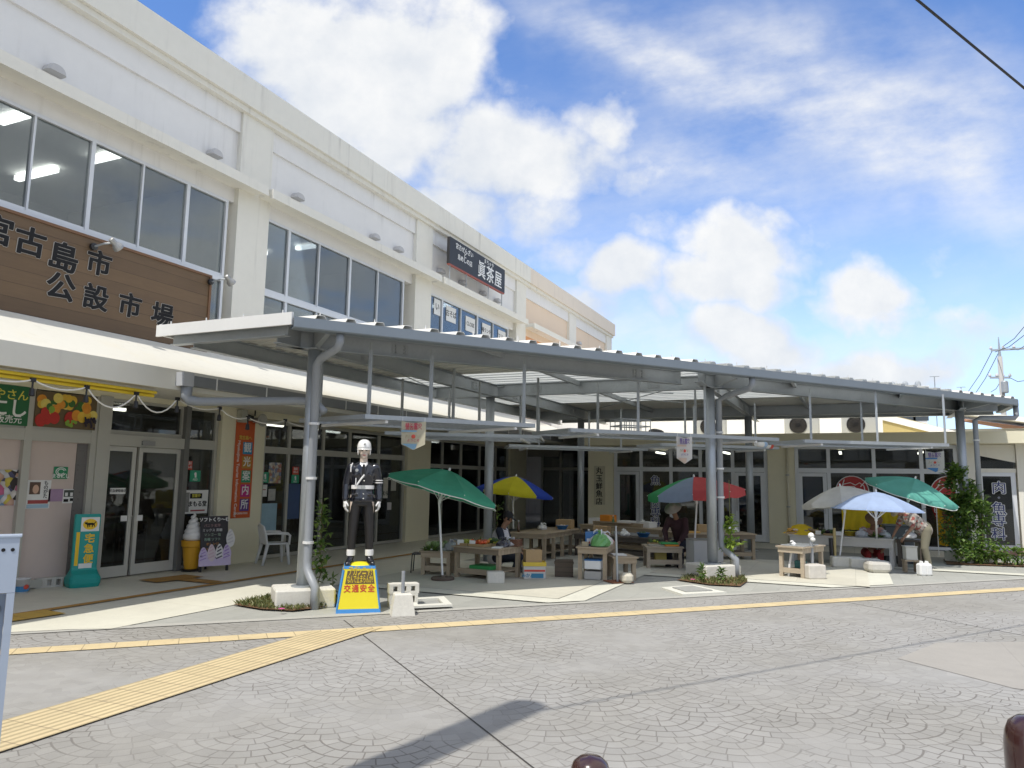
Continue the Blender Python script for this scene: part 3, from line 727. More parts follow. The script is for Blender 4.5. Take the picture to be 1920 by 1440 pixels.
# counters and goods seen dimly through the glass
def cupboard(x0, x1, y0, y1, h, mat, label, cat='cabinet'):
    t = thing('display_cabinet', label, cat, ((x0 + x1)/2, (y0 + y1)/2, .02))
    b = MB(); b.box(x0, x1, y0, y1, .02, h); b.box(x0 - .03, x1 + .03, y0 - .03, y1 + .03, h + .001, h + .04); part('carcass', b, t, mat, True)
    s = MB(); k = max(2, int((x1 - x0)/.4))
    for i in range(k): s.box(x0 + .03 + i*(x1 - x0)/k, x0 - .03 + (i + 1)*(x1 - x0)/k, y0 - .02, y0 - .001, .08, h - .05)
    part('drawer_front', s, t, M(mat.name + '_front', (.13, .07, .045), .5, .2, 2), True)
BRN = M('brown_cabinet_wood', (.16, .075, .045), .55, .2, 2)
cupboard(16.55, 17.9, 11.9, 12.5, 1.05, BRN, 'red brown wooden cabinet inside the shop window behind the white gloved figure')
cupboard(14.9, 16.2, 12.2, 12.8, .85, M('dark_cabinet_wood', (.07, .055, .045), .6, .2, 2), 'dark low table stacked inside the shop left of the brown cabinet')
cupboard(12.7, 13.9, 12.4, 12.9, .8, M('grey_counter', (.25, .26, .27), .5, .1, 2), 'grey counter behind the tourist office window beside the plastic chair')
cupboard(8.8, 9.3, 12.6, 13.2, 1.1, M('shop_shelf_grey', (.30, .29, .27), .5, .2, 3), 'grey goods shelf behind the left sliding door leaf')
cupboard(9.6, 10.3, 12.3, 12.8, .95, M('white_counter', (.50, .49, .46), .5, .1, 3), 'white draped counter behind the right sliding door leaf')
cupboard(20.2, 22.0, 12.3, 12.9, 1.2, M('blue_shelf', (.05, .09, .16), .5, .2, 3), 'blue shelving inside the far shop window behind the green parasol')
# ------------------------------------------------------------------ end wing facing the plaza (front on the plane x = 24.15)
wg = thing('market_wing', 'single storey cream market wing with white glazed fronts and flat eaves behind the canopy', 'building', (24.15, 2, 0))
WXP = 24.15
def Wp(name, mb, mat, parent=wg, **k): return part(name, mb, parent, mat, True, **k)
for a, b in ((7.23, 8.10), (1.56, 2.33), (-3.12, -2.74), (-9.0, -4.10)):
    Wp('pier', MB().box(WXP - .02, WXP + .5, a, b, 0, 3.0), CREAM if a > 0 else WHITE)
Wp('eaves_fascia', MB().box(23.45, 27.2, -9, 8.1, 2.96, 3.28), CREAM)
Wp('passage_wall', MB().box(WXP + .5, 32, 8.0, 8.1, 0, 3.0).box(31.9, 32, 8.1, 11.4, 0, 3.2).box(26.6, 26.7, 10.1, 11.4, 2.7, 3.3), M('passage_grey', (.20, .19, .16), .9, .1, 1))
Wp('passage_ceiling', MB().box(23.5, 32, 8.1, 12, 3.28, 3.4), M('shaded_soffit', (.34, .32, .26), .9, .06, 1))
pf = MB()
for y in (8.15, 8.95, 9.75, 10.55, 11.35): pf.box(28.0, 28.1, y - .05, y + .05, 0, 3.28)
pf.box(28.003, 28.097, 8.1, 11.4, 2.2, 2.32); Wp('passage_screen', pf, ALU); Wp('pane', MB().box(28.04, 28.05, 8.1, 11.4, 0, 3.2), GLASS)
def wglaze(y1, y0, mulls, zt=2.21, z0=.03, z1=2.95, fr=.10):
    f = MB(); X0 = WXP + .06
    f.box(X0, X0 + .1, y0, y1, z1 - fr, z1); f.box(X0, X0 + .1, y0, y1, z0, z0 + .08)
    ys = [y0 + fr/2] + sorted(mulls) + [y1 - fr/2]
    for y in ys: f.box(X0 - .004, X0 + .104, y - fr/2, y + fr/2, z0 + .08, z1 - fr)
    for a, b in zip(ys[:-1], ys[1:]):
        f.box(X0 - .001, X0 + .1, a + fr/2, b - fr/2, zt - .07, zt + .07)
    o = Wp('window_frame', f, ALU_W)
    Wp('pane', MB().box(X0 + .045, X0 + .052, y0 + fr/2, y1 - fr/2, z0 + .05, z1 - fr/2), GLASS, o)
    return o
wglaze(7.22, 2.34, [6.30, 5.32, 4.38, 3.38]); wglaze(1.55, -2.73, [.61, -.61, -1.83])
yp = at_x(1477, 900, WXP - .06).y
Wp('rain_pipe', MB().tube([(WXP - .07, yp, 0), (WXP - .07, yp, 2.95)], .035, 10), M('beige_pipe', (.66, .62, .48), .5, .08, 3), smooth=True)
for z in (1.1, 2.05): Wp('pipe_bracket', MB().box(WXP - .115, WXP - .021, yp - .05, yp + .05, z, z + .03), GALV_D)
# hinged doors in the fronts
def hdoor(y1, y0, side, ztop=2.13):
    f = MB(); X0 = WXP + .03; s = .11
    f.box(X0, X0 + .05, y0, y1, .05, .24); f.box(X0, X0 + .05, y0, y1, ztop - .1, ztop); f.box(X0, X0 + .05, y0, y0 + s, .24, ztop - .1); f.box(X0, X0 + .05, y1 - s, y1, .24, ztop - .1)
    o = Wp('hinged_door', f, ALU_W); yh = y0 + s*.6 if side < 0 else y1 - s*.6
    hb = MB().tube([(X0 - .001, yh, .95), (X0 - .06, yh, .97), (X0 - .06, yh, 1.45), (X0 - .001, yh, 1.47)], .013, 6); Wp('door_handle', hb, M('door_handle_steel', (.55, .55, .55), .3, .05, 4, metal=.8), o)
    Wp('pane', MB().box(X0 + .02, X0 + .026, y0 + s*.5, y1 - s*.5, .2, ztop - .06), GLASS, o)
hdoor(7.13, 6.36, -1); hdoor(3.32, 2.44, 1); hdoor(1.46, .67, -1)
hdoor(-3.18, -4.06, 1, 2.19)
f = MB(); X0 = WXP + .04          # slanted light over the last door
f.box(X0, X0 + .1, -4.09, -3.13, 2.192, 2.30); f.box(X0, X0 + .1, -3.22, -3.13, 2.30, 2.95)
f.add([(X0, -3.22, 2.66), (X0, -4.09, 2.46), (X0, -4.09, 2.95), (X0, -3.22, 2.95), (X0 + .1, -3.22, 2.66), (X0 + .1, -4.09, 2.46), (X0 + .1, -4.09, 2.95), (X0 + .1, -3.22, 2.95)], [(3, 2, 1, 0), (4, 5, 6, 7), (0, 1, 5, 4)], WHITE)
o = Wp('fanlight_frame', f, ALU_W); Wp('pane', MB().box(X0 + .05, X0 + .056, -4.09, -3.2, 2.3, 2.67), GLASS, o)
Wp('door_step', MB().box(23.75, WXP - .022, -4.3, -3.0, 0, .10), M('red_brown_step', (.34, .20, .14), .8, .1, 3))
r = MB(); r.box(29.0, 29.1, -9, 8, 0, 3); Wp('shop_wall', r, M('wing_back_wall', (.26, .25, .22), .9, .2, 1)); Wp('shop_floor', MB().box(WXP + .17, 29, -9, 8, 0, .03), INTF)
for y in (6.2, 3.9, .3, -2.0): Wp('lit_tube', MB().box(26, 27.2, y - .04, y + .04, 2.8, 2.86), MATS['fluorescent_tube'])
sc_ = MB()
for a, b, h in ((5.3, 6.9, 1.0), (3.0, 4.4, 1.1), (-.4, 1.2, .95), (-2.4, -.9, 1.2)): sc_.box(25.6, 26.4, a, b, .03, h)
Wp('shop_counter', sc_, M('wing_counter', (.30, .30, .29), .5, .2, 2))
# white block and sloping parapets on the flat roof
Wp('roof_block', MB().box(27.4, 33, -1.2, 14, 3.0, 5.0), WHITE2)
def slope(x, pts, t, mat, name='sloping_parapet'):
    m = MB(); n = len(pts); vs = [(x, y, z) for y, z in pts] + [(x + t, y, z) for y, z in pts]
    m.add(vs, [tuple(range(n)), tuple(range(n, 2*n))[::-1]] + [(n + i, n + (i + 1) % n, (i + 1) % n, i) for i in range(n)]); Wp(name, m, mat)
slope(25.6, [(-.95, 3.29), (-.95, 3.92), (-1.1, 3.98), (-2.75, 3.47), (-2.75, 3.29)], .12, M('shadow_toned_wall', (.50, .40, .17), .8, .06, 1))  # wall under the slope, its yellowish shadow put into the colour
slope(25.55, [(-.93, 3.80), (-.93, 4.00), (-2.9, 3.42), (-2.9, 3.29), (-2.6, 3.29)], .04, WHITE2)
Wp('roof_block', MB().box(27.5, 32.9, -9, -1.21, 3.0, 3.62), WHITE2)
m_ = MB(); a_ = [(26.3, -1.6, 4.25), (26.3, -9.0, 3.00), (31, -9.0, 3.3), (31, -1.6, 4.6)]; m_.slab(a_, -.14); Wp('sloping_roof', m_, WHITE2)
m_ = MB(); a_ = [(31.4, -4.3, 4.26), (31.4, -9.0, 3.29), (36, -9.0, 3.5), (36, -4.3, 4.5)]; m_.slab(a_, -.2); Wp('orange_roof', m_, ORANGE_W)
# condensers on the eaves
def condenser(y, x, w, label, h=.62):
    t = thing('air_conditioner', label, 'air conditioner', (x, y, 3.285), 0, 'condensers on the wing roof')
    b = MB().cbox((0, 0, h/2), (.34, w, h), None, 0, .02); part('casing', b, t, M('condenser_grey', (.46, .46, .43), .5, .08, 2))
    fn = MB(); R = Matrix.Translation((-.175, w*.10, h/2)) @ Matrix.Rotation(-PI/2, 4, 'Y'); fn.lathe([(.255, -.002), (.255, .02), (.235, .022), (.23, .004)], n=22, T=R, cap=False)
    part('fan_ring', fn, t, BLACKP)
    gr = MB()
    for k in range(6):
        a = PI*k/6; gr.beam((-.19, w*.10 + .24*math.cos(a), h/2 + .24*math.sin(a)), (-.19, w*.10 - .24*math.cos(a), h/2 - .24*math.sin(a)), .008, .008)
    for r_ in (.08, .16): gr.tube([(-.192, w*.10 + r_*math.cos(2*PI*k/14), h/2 + r_*math.sin(2*PI*k/14)) for k in range(15)], .004, 4)
    part('grille', gr, t, BLACKP)
    dk = MB().lathe([(.001, 0), (.23, 0), (.23, .003)], n=20, T=Matrix.Translation((-.1725, w*.10, h/2)) @ Matrix.Rotation(-PI/2, 4, 'Y')); part('fan_recess', dk, t, DARK)
condenser(1.33, 24.6, 1.0, 'grey condenser on the wing roof just right of the thick middle column'); condenser(-.28, 24.6, .98, 'grey condenser on the wing roof, rightmost of the row, beside the sloping wall coloured in a shadow tone')
condenser(4.05, 24.6, .9, 'grey condenser on the wing roof left of the thick middle column')
# far things above the canopy roof
def building(name, x0, x1, y0, y1, h, mat, label):
    t = thing(name, label, 'building', ((x0 + x1)/2, (y0 + y1)/2, 0))
    part('wall', MB().box(x0, x1, y0, y1, 0, h), t, mat, True); part('roof', MB().box(x0 - .2, x1 + .2, y0 - .2, y1 + .2, h + .002, h + .35), t, WHITE2, True)
    wn = MB()
    for k in range(4):
        y = y0 + (y1 - y0)*(k + .5)/4; wn = MB().box(x0 - .03, x0 - .003, y - .5, y + .5, h - 2.2, h - 1.0); part('window', wn, t, M('far_window', (.06, .07, .08), .2, .1, 1), True)
    for k in range(4):
        y = y0 + (y1 - y0)*(k + .5)/4; part('roof_light', MB().ell((x0 + 1, y, h + .6), (.22, .22, .3), 8, 6), t, GALV_D, True)
pA, pB = at_x(1640, 720, 62), at_x(1736, 731, 62)
building('far_building', 62, 70, min(pA.y, pB.y), max(pA.y, pB.y), (pA.z + pB.z)/2 - .35, WHITE2, 'far white flat roofed building peeping over the canopy roof')
for (px, py, X_, lab) in ((1752, 706, 50, 'thin television aerial over the canopy roof, taller one beside the far white building'), (1802, 726, 56, 'short thin aerial over the canopy roof left of the utility pole')):
    q = at_x(px, py, X_); t = thing('television_aerial', lab, 'aerial', (q.x, q.y, 4)); part('mast', MB().tube([(q.x, q.y, 4), (q.x, q.y, q.z)], .03, 5), t, GALV_D, True)
    part('crossbar', MB().beam((q.x, q.y - .25, q.z), (q.x, q.y + .25, q.z), .035, .035), t, GALV_D, True)
# utility pole at the right
X_ = 48.0; q = at_x(1872, 632, X_); t = thing('utility_pole', 'grey concrete utility pole with crossarms beyond the right end of the canopy', 'utility pole', (q.x, q.y, 0))
part('shaft', MB().tube([(q.x, q.y, 0), (q.x, q.y, q.z - 1.1)], [.16, .12], 12), t, M('pole_concrete', (.42, .41, .39), .85, .1, 2), True, smooth=True)
part('tip', MB().tube([(q.x, q.y, q.z - 1.1), (q.x, q.y, q.z)], [.08, .02], 8), t, GALV, True)
for py, a, b in ((657, 1858, 1925), (708, 1856, 1894)):
    A, B = at_x(a, py, X_), at_x(b, py - (4 if py == 657 else 0), X_); part('crossarm', MB().beam(A, B, .1, .1), t, GALV, True)
    for k in (0, .35, .65, 1): part('insulator', MB().lathe([(.05, 0), (.09, .05), (.05, .16), (.02, .18)], A.lerp(B, k) + Vector((0, 0, .05)), 8), t, M('insulator_white', (.6, .6, .6), .3, .05, 4), True)
part('transformer', MB().lathe([(.14, 0), (.17, .05), (.17, .6), (.13, .66)], (q.x - .25, q.y - .1, at_x(1876, 738, X_).z), 12), t, GALV_D, True)
wires = [((1862, 655), (1815, 735)), ((1872, 662), (1826, 742)), ((1866, 660), (1921, 628)), ((1880, 650), (1925, 607)), ((1895, 655), (1925, 646)), ((1893, 708), (1925, 713)), ((1878, 712), (1858, 735))]
for i, (a, b) in enumerate(wires):
    A, B = at_x(*a, X_), at_x(*b, X_ + (-4 if b[0] > 1900 else 6)); m = A.lerp(B, .5) - Vector((0, 0, .15))
    solo('power_line', MB().tube([A, m, B], .018, 5), BLACKP, 'thin power line strung from the utility pole behind the canopy', 'cable', 'power lines on the right')
# pole behind the viewpoint whose cable crosses the plaza and whose top shades the paving
t = thing('utility_pole', 'concrete utility pole standing to the left of the viewpoint carrying the overhead cable', 'utility pole', (1.14, 3.25, 0))
part('shaft', MB().tube([(1.14, 3.25, 0), (1.14, 3.25, 8.6)], [.20, .18], 14), t, MATS['pole_concrete'], True, smooth=True)
c1 = Vector((7.637, -.76, 6.437)); dw = Vector((-1.812, 1.166, .225)); c0 = c1 + dw*3.6
solo('overhead_cable', MB().tube([c0, c1, c1 - dw, c1 - dw*8], .014, 6), BLACKP, 'black overhead cable crossing the top right corner of the sky', 'cable')
# building across the street, reflected in the glass
t = thing('street_building', 'pale three storey building across the street behind the viewpoint', 'building', (-14, -30, 0))
part('wall', MB().box(-10, 45, -40, -30, 0, 9), t, M('street_building_wall', (.58, .56, .50), .8, .08, .5), True)
for i in range(12):
    for z in (1.2, 4.2, 7): part('window', MB().box(-7 + i*4.2, -5 + i*4.2, -30 + .003, -29.95, z, z + 1.4), t, MATS['far_window'], True)
t = thing('street_building', 'grey two storey building across the street to the rear left', 'building', (-34, 8, 0))
part('wall', MB().box(-40, -30, -14, 24, 0, 7), t, MATS['street_building_wall'], True)
for i in range(8):
    for z in (1.2, 4.2): part('window', MB().box(-29.997, -29.95, -12 + i*4.2, -10 + i*4.2, z, z + 1.4), t, MATS['far_window'], True)
# ------------------------------------------------------------------ steel canopy
cp = thing('canopy', 'grey steel canopy with a ribbed roof, gutters and round columns over the market stalls', 'canopy', (15, 4, 0))
def Cp(name, mb, mat=GALV, parent=cp, **k): return part(name, mb, parent, mat, True, **k)
COLS = {'A': (8.57, 7.07), 'D': (14.95, 7.33), 'E': (21.3, 7.38), 'B': (14.85, 2.48), 'F': (21.3, 2.53), 'C': (21.05, -2.47)}
for k, (x, y) in COLS.items():
    z0 = .26 if k in 'ABC' else 0
    c = MB().tube([(x, y, z0), (x, y, 3.64)], .099, 20); o = Cp('column', c, smooth=True)
    Cp('base_plate', MB().lathe([(.17, 0), (.17, .02), (.11, .022)], (x, y, z0), 16), GALV, o); Cp('cap_plate', MB().cbox((x, y, 3.632), (.26, .26, .02)), GALV_D, o)
for k in 'ABC':
    x, y = COLS[k]; b = MB().cbox((x, y, .13), (.80, .66, .26), None, TA, .02); Cp('footing', b, CONC_W)
U_ = Vector((10.85, -8.3, 0)).normalized(); N_ = Vector((-U_.y, U_.x, 0))
A0 = Vector((8.57, 7.07, 0))
g0 = Vector((7.68, 6.74, 0)); g1 = Vector((21.27, -3.64, 0)); XE, YB, YS = 23.35, 9.2, -3.64
def yfront(x): return max(YS, g0.y + (x - g0.x)*(g1.y - g0.y)/(g1.x - g0.x))
# ribbed roof sheets
def ribbed(xa, xb, z=3.905, p=.33, h=.06, t=.008):
    m = MB(); xs = []; x = xa
    while x < xb - 1e-6:
        for dx, dz in ((0, 0), (.20, 0), (.225, h), (.305, h)):
            if x + dx < xb: xs.append((x + dx, dz))
        x += p
    xs.append((xb, 0))
    vs = []; n = len(xs)
    for x, dz in xs:
        vs += [(x, yfront(x) - .06, z + dz), (x, YB, z + dz + .02), (x, yfront(x) - .06, z + dz - t), (x, YB, z + dz + .02 - t)]
    fs = []
    for i in range(n - 1):
        a, b = 4*i, 4*i + 4
        fs += [(a, b, b + 1, a + 1), (a + 2, a + 3, b + 3, b + 2), (a, a + 2, b + 2, b), (a + 1, b + 1, b + 3, a + 3)]
    fs += [(0, 1, 3, 2), (4*n - 4, 4*n - 2, 4*n - 1, 4*n - 3)]
    return m.add(vs, fs)
SHEET = M('roof_sheet_steel', (.70, .69, .64), .5, .08, 1.5)
def mat_sky():
    m, nt, b = newmat('translucent_roofing'); out = nt.nodes['Material Output']
    d = nt.nodes.new('ShaderNodeBsdfDiffuse'); d.inputs[0].default_value = (.8, .8, .78, 1)
    t = nt.nodes.new('ShaderNodeBsdfTranslucent'); t.inputs[0].default_value = (.78, .79, .77, 1)
    mx = nt.nodes.new('ShaderNodeMixShader'); mx.inputs[0].default_value = .75
    nt.links.new(d.outputs[0], mx.inputs[1]); nt.links.new(t.outputs[0], mx.inputs[2]); nt.links.new(mx.outputs[0], out.inputs[0]); return m
TRANS = mat_sky()
X1, X2 = 13.29, 19.23
Cp('roof_sheet', ribbed(7.68, X1), SHEET); Cp('translucent_roof_sheet', ribbed(X1 + .002, X2), TRANS); Cp('roof_sheet', ribbed(X2 + .002, XE), SHEET)
# roof bolts along the eaves
rb = MB()
for i in range(22):
    p = g0.lerp(g1, (i + .5)/22) + N_*.10; rb.tube([(p.x, p.y, 3.93), (p.x, p.y, 4.03)], .009, 5)
for i in range(4): rb.tube([(7.72, 6.95 + i*.7, 3.9), (7.72, 6.95 + i*.7, 4.03)], .009, 5)
Cp('roof_bolts', rb, STEEL_W)
# gutter
gm = MB(); gu_ = (g1 - g0).normalized(); gn = Vector((-gu_.y, gu_.x, 0))
def gq(p, n_, z): return Vector((p.x, p.y, 0)) + gn*n_ + Vector((0, 0, z))
R = []
for p in (g0, g1): R.append([gq(p, -.10, 3.90), gq(p, -.10, 3.765), gq(p, -.085, 3.75), gq(p, .08, 3.75), gq(p, .08, 3.88), gq(p, .07, 3.88), gq(p, .07, 3.762), gq(p, -.09, 3.762), gq(p, -.092, 3.90)])
gm.rings(R); Cp('gutter', gm, M('gutter_blue_grey', (.20, .235, .27), .5, .08, 1.5, metal=.1))
Cp('gutter', MB().box(21.28, XE, YS - .1, YS + .06, 3.75, 3.89), MATS['gutter_blue_grey'])
# rake flashing
Cp('rake_flashing', MB().box(7.64, 7.675, 6.72, YB + .05, 3.80, 3.97), STEEL_W); Cp('rake_flashing', MB().box(XE + .003, XE + .04, YS, YB, 3.80, 3.97), STEEL_W)
Cp('rear_flashing', MB().box(7.68, XE, YB + .003, YB + .04, 3.82, 3.99), STEEL_W)
# main frame
ZT_ = 3.895; BH = .27
def ib(a, b, h=BH, w=.13, z=ZT_, mat=GALV): Cp('beam', MB().ibeam((*a, z), (*b, z), w, h, .013), mat)
ib((7.85, 6.95), (7.85, 9.12), .20, .12); ib((7.92, 7.2), (XE - .1, 7.2), .27); ib((7.92, 8.78), (XE - .1, 8.78), .25)
ib((13.75, 2.5), (XE - .1, 2.5)); ib((20.3, -2.47), (XE - .1, -2.47)); ib((14.9, 1.72), (14.9, 7.12)); ib((14.9, 7.28), (14.9, 8.7)); ib((21.25, -3.3), (21.25, 7.12)); ib((21.25, 7.28), (21.25, 8.7))
ib((XE - .15, -3.5), (XE - .15, 8.7), .2)
for a, b in ((A0 - U_*.55, A0 + U_*6.9), (A0 + U_*7.35, A0 + U_*16.1)): Cp('beam', MB().ibeam((a.x, a.y, 3.885), (b.x, b.y, 3.885), .14, .26, .013), GALV)
# cantilever brackets at the columns
for k in 'ABC':
    c = Vector((*COLS[k], 0)); e = c - N_*.72
    m = MB(); s_ = U_*.035
    m.add([c + s_ + Vector((0, 0, 3.62)), e + s_ + Vector((0, 0, 3.74)), e + s_ + Vector((0, 0, 3.88)), c + s_ + Vector((0, 0, 3.88)), c - s_ + Vector((0, 0, 3.62)), e - s_ + Vector((0, 0, 3.74)), e - s_ + Vector((0, 0, 3.88)), c - s_ + Vector((0, 0, 3.88))],
          [(0, 1, 2, 3), (7, 6, 5, 4), (0, 4, 5, 1), (1, 5, 6, 2), (2, 6, 7, 3)]); Cp('bracket', m, GALV_D)
# purlins along x
for y in (5.2, 1.0, -1.1, -3.0):
    x0 = g0.x + (y - g0.y)/(g1.y - g0.y)*(g1.x - g0.x) + .25 if y < 6.7 else 7.95
    Cp('purlin', MB().box(x0, XE - .2, y - .03, y + .03, 3.79, 3.893), GALV_D)
for x in (): 
    y0 = yfront(x) + .5; Cp('beam', MB().ibeam((x, y0, 3.787), (x, 7.1, 3.787), .08, .10, .01), GALV_D)
# splice plates with bolts
def splice(p, d, n_, z):
    m = MB(); p = Vector(p); d = Vector(d).normalized()
    m.beam(p - d*.13 + Vector((0, 0, z)), p + d*.13 + Vector((0, 0, z)), .028, .15)
    for i in (-1, 1):
        for j in (-1, 0, 1): m.cbox(p + d*(i*.07) + Vector((0, 0, z + j*.05)), (.05, .05, .025))
    Cp('splice_plate', m, GALV_D)
for x in (10.0, 13.9, 16.0, 20.0): splice((x, 7.2, 0), (1, 0, 0), 1, 3.76)
for x in (16.0, 20.2): splice((x, 2.5, 0), (1, 0, 0), 1, 3.76)
for y in (3.6, 6.2): splice((14.9, y, 0), (0, 1, 0), 1, 3.76); splice((21.25, y, 0), (0, 1, 0), 1, 3.76)
for t_ in (1.3, 5.9, 8.6, 15): splice(A0 + U_*t_, U_, 1, 3.755)
# tie rods
for a, b in (((8.7, 7.1), (14.8, 8.7)), ((14.8, 7.1), (17.2, 3.7)), ((15, 2.6), (21, 7.1)), ((15, 7.1), (21, 2.6))): Cp('tie_rod', MB().tube([(*a, 3.84), (*b, 3.84)], .012, 5), GALV_D)
# down pipes
def dpipe(pts, r=.060): Cp('down_pipe', MB().tube(pts, r, 10), PVC, smooth=True)
def band(x, y, z, r=.078): Cp('pipe_clip', MB().lathe([(r, 0), (r, .035)], (x, y, z), 12), STEEL_W)
oA = at_z(640, 648, 3.75); a_ = Vector((8.475, 6.945, 0))
dpipe([(8.22, 6.36, 3.75), (8.22, 6.36, 3.64), (8.26, 6.42, 3.57), (8.42, 6.84, 3.46), (a_.x, a_.y, 3.38), (a_.x, a_.y, .62), (a_.x - .01, a_.y - .02, .50), (a_.x - .06, a_.y - .13, .40), (a_.x - .10, a_.y - .24, .30), (a_.x - .10, a_.y - .24, 0)])
for z in (2.52, 1.75, .86): band(a_.x, a_.y, z)
bP = Vector((14.91, 2.32, 0))
dpipe([(14.4, 1.62, 3.75), (14.4, 1.62, 3.62), (14.44, 1.68, 3.56), (14.85, 2.16, 3.47), (bP.x, bP.y, 3.40), (bP.x, bP.y, .72), (bP.x, bP.y, .6), (bP.x - .0, bP.y - .12, .48), (bP.x - .04, bP.y - .27, .36), (bP.x - .04, bP.y - .27, 0)])
for z in (2.75, 2.05, 1.5): band(bP.x, bP.y, z)
cP = Vector((21.15, -2.80, 0))
dpipe([(21.42, -3.70, 3.76), (21.42, -3.70, 3.52), (21.40, -3.66, 3.46), (21.2, -2.92, 3.46), (cP.x, cP.y, 3.40), (cP.x, cP.y, .2)], .06)
band(cP.x, cP.y, 2.9)
# hanging mesh shelves under the roof
def rack(P4, z, label, posts, cell=.11):
    P4 = [Vector((*p, z)) for p in P4]; c = sum(P4, Vector())/4
    t = thing('overhead_rack', label, 'hanging rack', (c.x, c.y, z), 0, 'mesh racks hung under the canopy')
    f = MB()
    for i in range(4): f.beam(P4[i], P4[(i + 1) % 4], .045, .065)
    part('rim', f, t, GALV, True)
    m = MB(); a, b, cc, d = P4; n1 = int((b - a).length/cell); n2 = int((d - a).length/(cell*2.2))
    for i in range(1, n1): m.beam(a.lerp(b, i/n1), d.lerp(cc, i/n1), .009, .009)
    for i in range(1, n2): m.beam(a.lerp(d, i/n2) + Vector((0, 0, .01)), b.lerp(cc, i/n2) + Vector((0, 0, .01)), .012, .012)
    part('wire_mesh', m, t, GALV, True)
    for s_ in (.12, .88): part('tray_bar', MB().beam(d.lerp(cc, s_) - Vector((0, 0, .06)), a.lerp(b, s_) - Vector((0, 0, .06)), .05, .04), t, STEEL_W, True)
    for (i, s_) in posts:
        q = P4[i].lerp(P4[(i + 1) % 4], s_); h = MB(); h.beam(q + Vector((0, 0, .033)), q + Vector((0, 0, .98)), .042, .042); part('hanger_post', h, t, GALV, True)
        part('post_clamp', MB().cbox((q.x, q.y, z + 1.02), (.035, .035, .12)), t, GALV_D, True)
rack([(8.85, 6.35), (11.05, 4.62), (11.75, 6.2), (9.25, 7.85)], 2.66, 'hanging mesh rack nearest the left end column of the canopy', [(0, .02), (0, .36), (0, .93), (2, .1), (2, .9)])
rack([(12.25, 4.45), (15.75, 1.30), (16.5, 2.3), (13.1, 5.5)], 2.67, 'long hanging mesh rack behind the middle front column holding a crate', [(0, .3), (0, .62), (2, .2), (2, .7), (2, .98)])
rack([(16.2, .85), (18.2, -1.9), (19.2, -1.1), (17.2, 1.7)], 2.66, 'hanging mesh rack above the white and blue parasols', [(0, .05), (0, .5), (0, .98), (2, .3)])
rack([(12.2, 8.25), (13.9, 5.7), (15.6, 6.3), (13.9, 8.4)], 2.66, 'hanging mesh rack above the green parasol in front of the shop windows', [(0, .1), (0, .6), (2, .2), (2, .8)])
rack([(17.3, 7.9), (19.9, 5.0), (20.7, 5.9), (18.3, 8.5)], 2.66, 'farthest hanging mesh rack before the passage in the corner', [(0, .2), (0, .8), (2, .3)])
rack([(17.2, 4.0), (19.3, 1.6), (20.2, 2.4), (18.1, 4.8)], 2.66, 'hanging mesh rack in front of the glazed wing doors', [(0, .2), (0, .8), (2, .5)])
# ------------------------------------------------------------------ signs and fittings on the left facade
def zsize(px, py0, py1, Y): return at_y(px, py0, Y).z - at_y(px, py1, Y).z
# --- carved market sign
SY = 11.155
b0 = at_y(397, 517, SY); b1 = at_y(330, 642, SY)
t = thing('wooden_sign', 'long brown board sign with black brushed characters above the lean-to roof', 'sign', (6, SY, 4.13))
SWOOD = mat_wood('stained_sign_boards', (.175, .108, .052), (.085, .052, .028), .215, 'z', 'x', .6)
x1 = b0.x; zt, zb = b0.z, 4.125
part('board', MB().box(1.5, x1 - .05, SY, SY + .10, zb, zt - .045), t, SWOOD, True)
fr = MB(); fr.box(1.5, x1, SY - .02, SY + .12, zt - .044, zt); fr.box(x1 - .049, x1, SY - .02, SY + .12, zb, zt - .045); part('edge_strip', fr, t, M('sign_edge_wood', (.18, .09, .04), .55, .15, 3), True)
OUTL = M('pale_outline', (.50, .47, .42), .6, .05, 5)
for ch, px, py, s in (('宮', -8, 434, .40), ('古', 55, 457, .40), ('島', 117, 486, .42), ('市', 184, 497, .38), ('公', 112, 541, .40), ('設', 178, 561, .38), ('市', 242, 576, .38), ('場', 303, 594, .39)):
    q = at_y(px, py, SY)
    text(ch, s*1.15, (q.x, SY - .003, q.z), FX, FZ, t, OUTL, 'character_outline', .052, .004, sx=1.06, shear=.06)
    text(ch, s*1.15, (q.x, SY - .009, q.z), FX, FZ, t, INK, 'character', .031, .006, sx=1.06, shear=.06)
def spotlight(px, py, ang, label):
    q = at_y(px, py, SY); t = thing('spotlight', label, 'spotlight', (q.x, SY - .02, q.z), 0, 'spotlights on the wooden sign')
    part('mount', MB().lathe([(.06, 0), (.06, .05), (.03, .06)], T=Matrix.Rotation(PI/2, 4, 'X'), n=12), t, BLACKP)
    part('arm', MB().tube([(0, -.05, 0), (.02, -.24, .03), (.10, -.34, .05)], .016, 6), t, GALV_D)
    T = Matrix.Translation((.12, -.36, .05)) @ Matrix.Rotation(ang, 4, 'Z') @ Matrix.Rotation(rad(35), 4, 'Y')
    part('lamp_head', MB().lathe([(.02, -.10), (.045, -.09), (.05, 0), (.085, .07), (.085, .11), (.07, .112)], T=T @ Matrix.Rotation(rad(90), 4, 'Y'), n=14), t, M('spot_grey', (.36, .36, .35), .4, .08, 4, metal=.4), smooth=False)
spotlight(172, 463, 0, 'grey spotlight over the upper row of characters of the wooden sign'); spotlight(392, 529, 0, 'grey spotlight at the top right corner of the wooden sign')
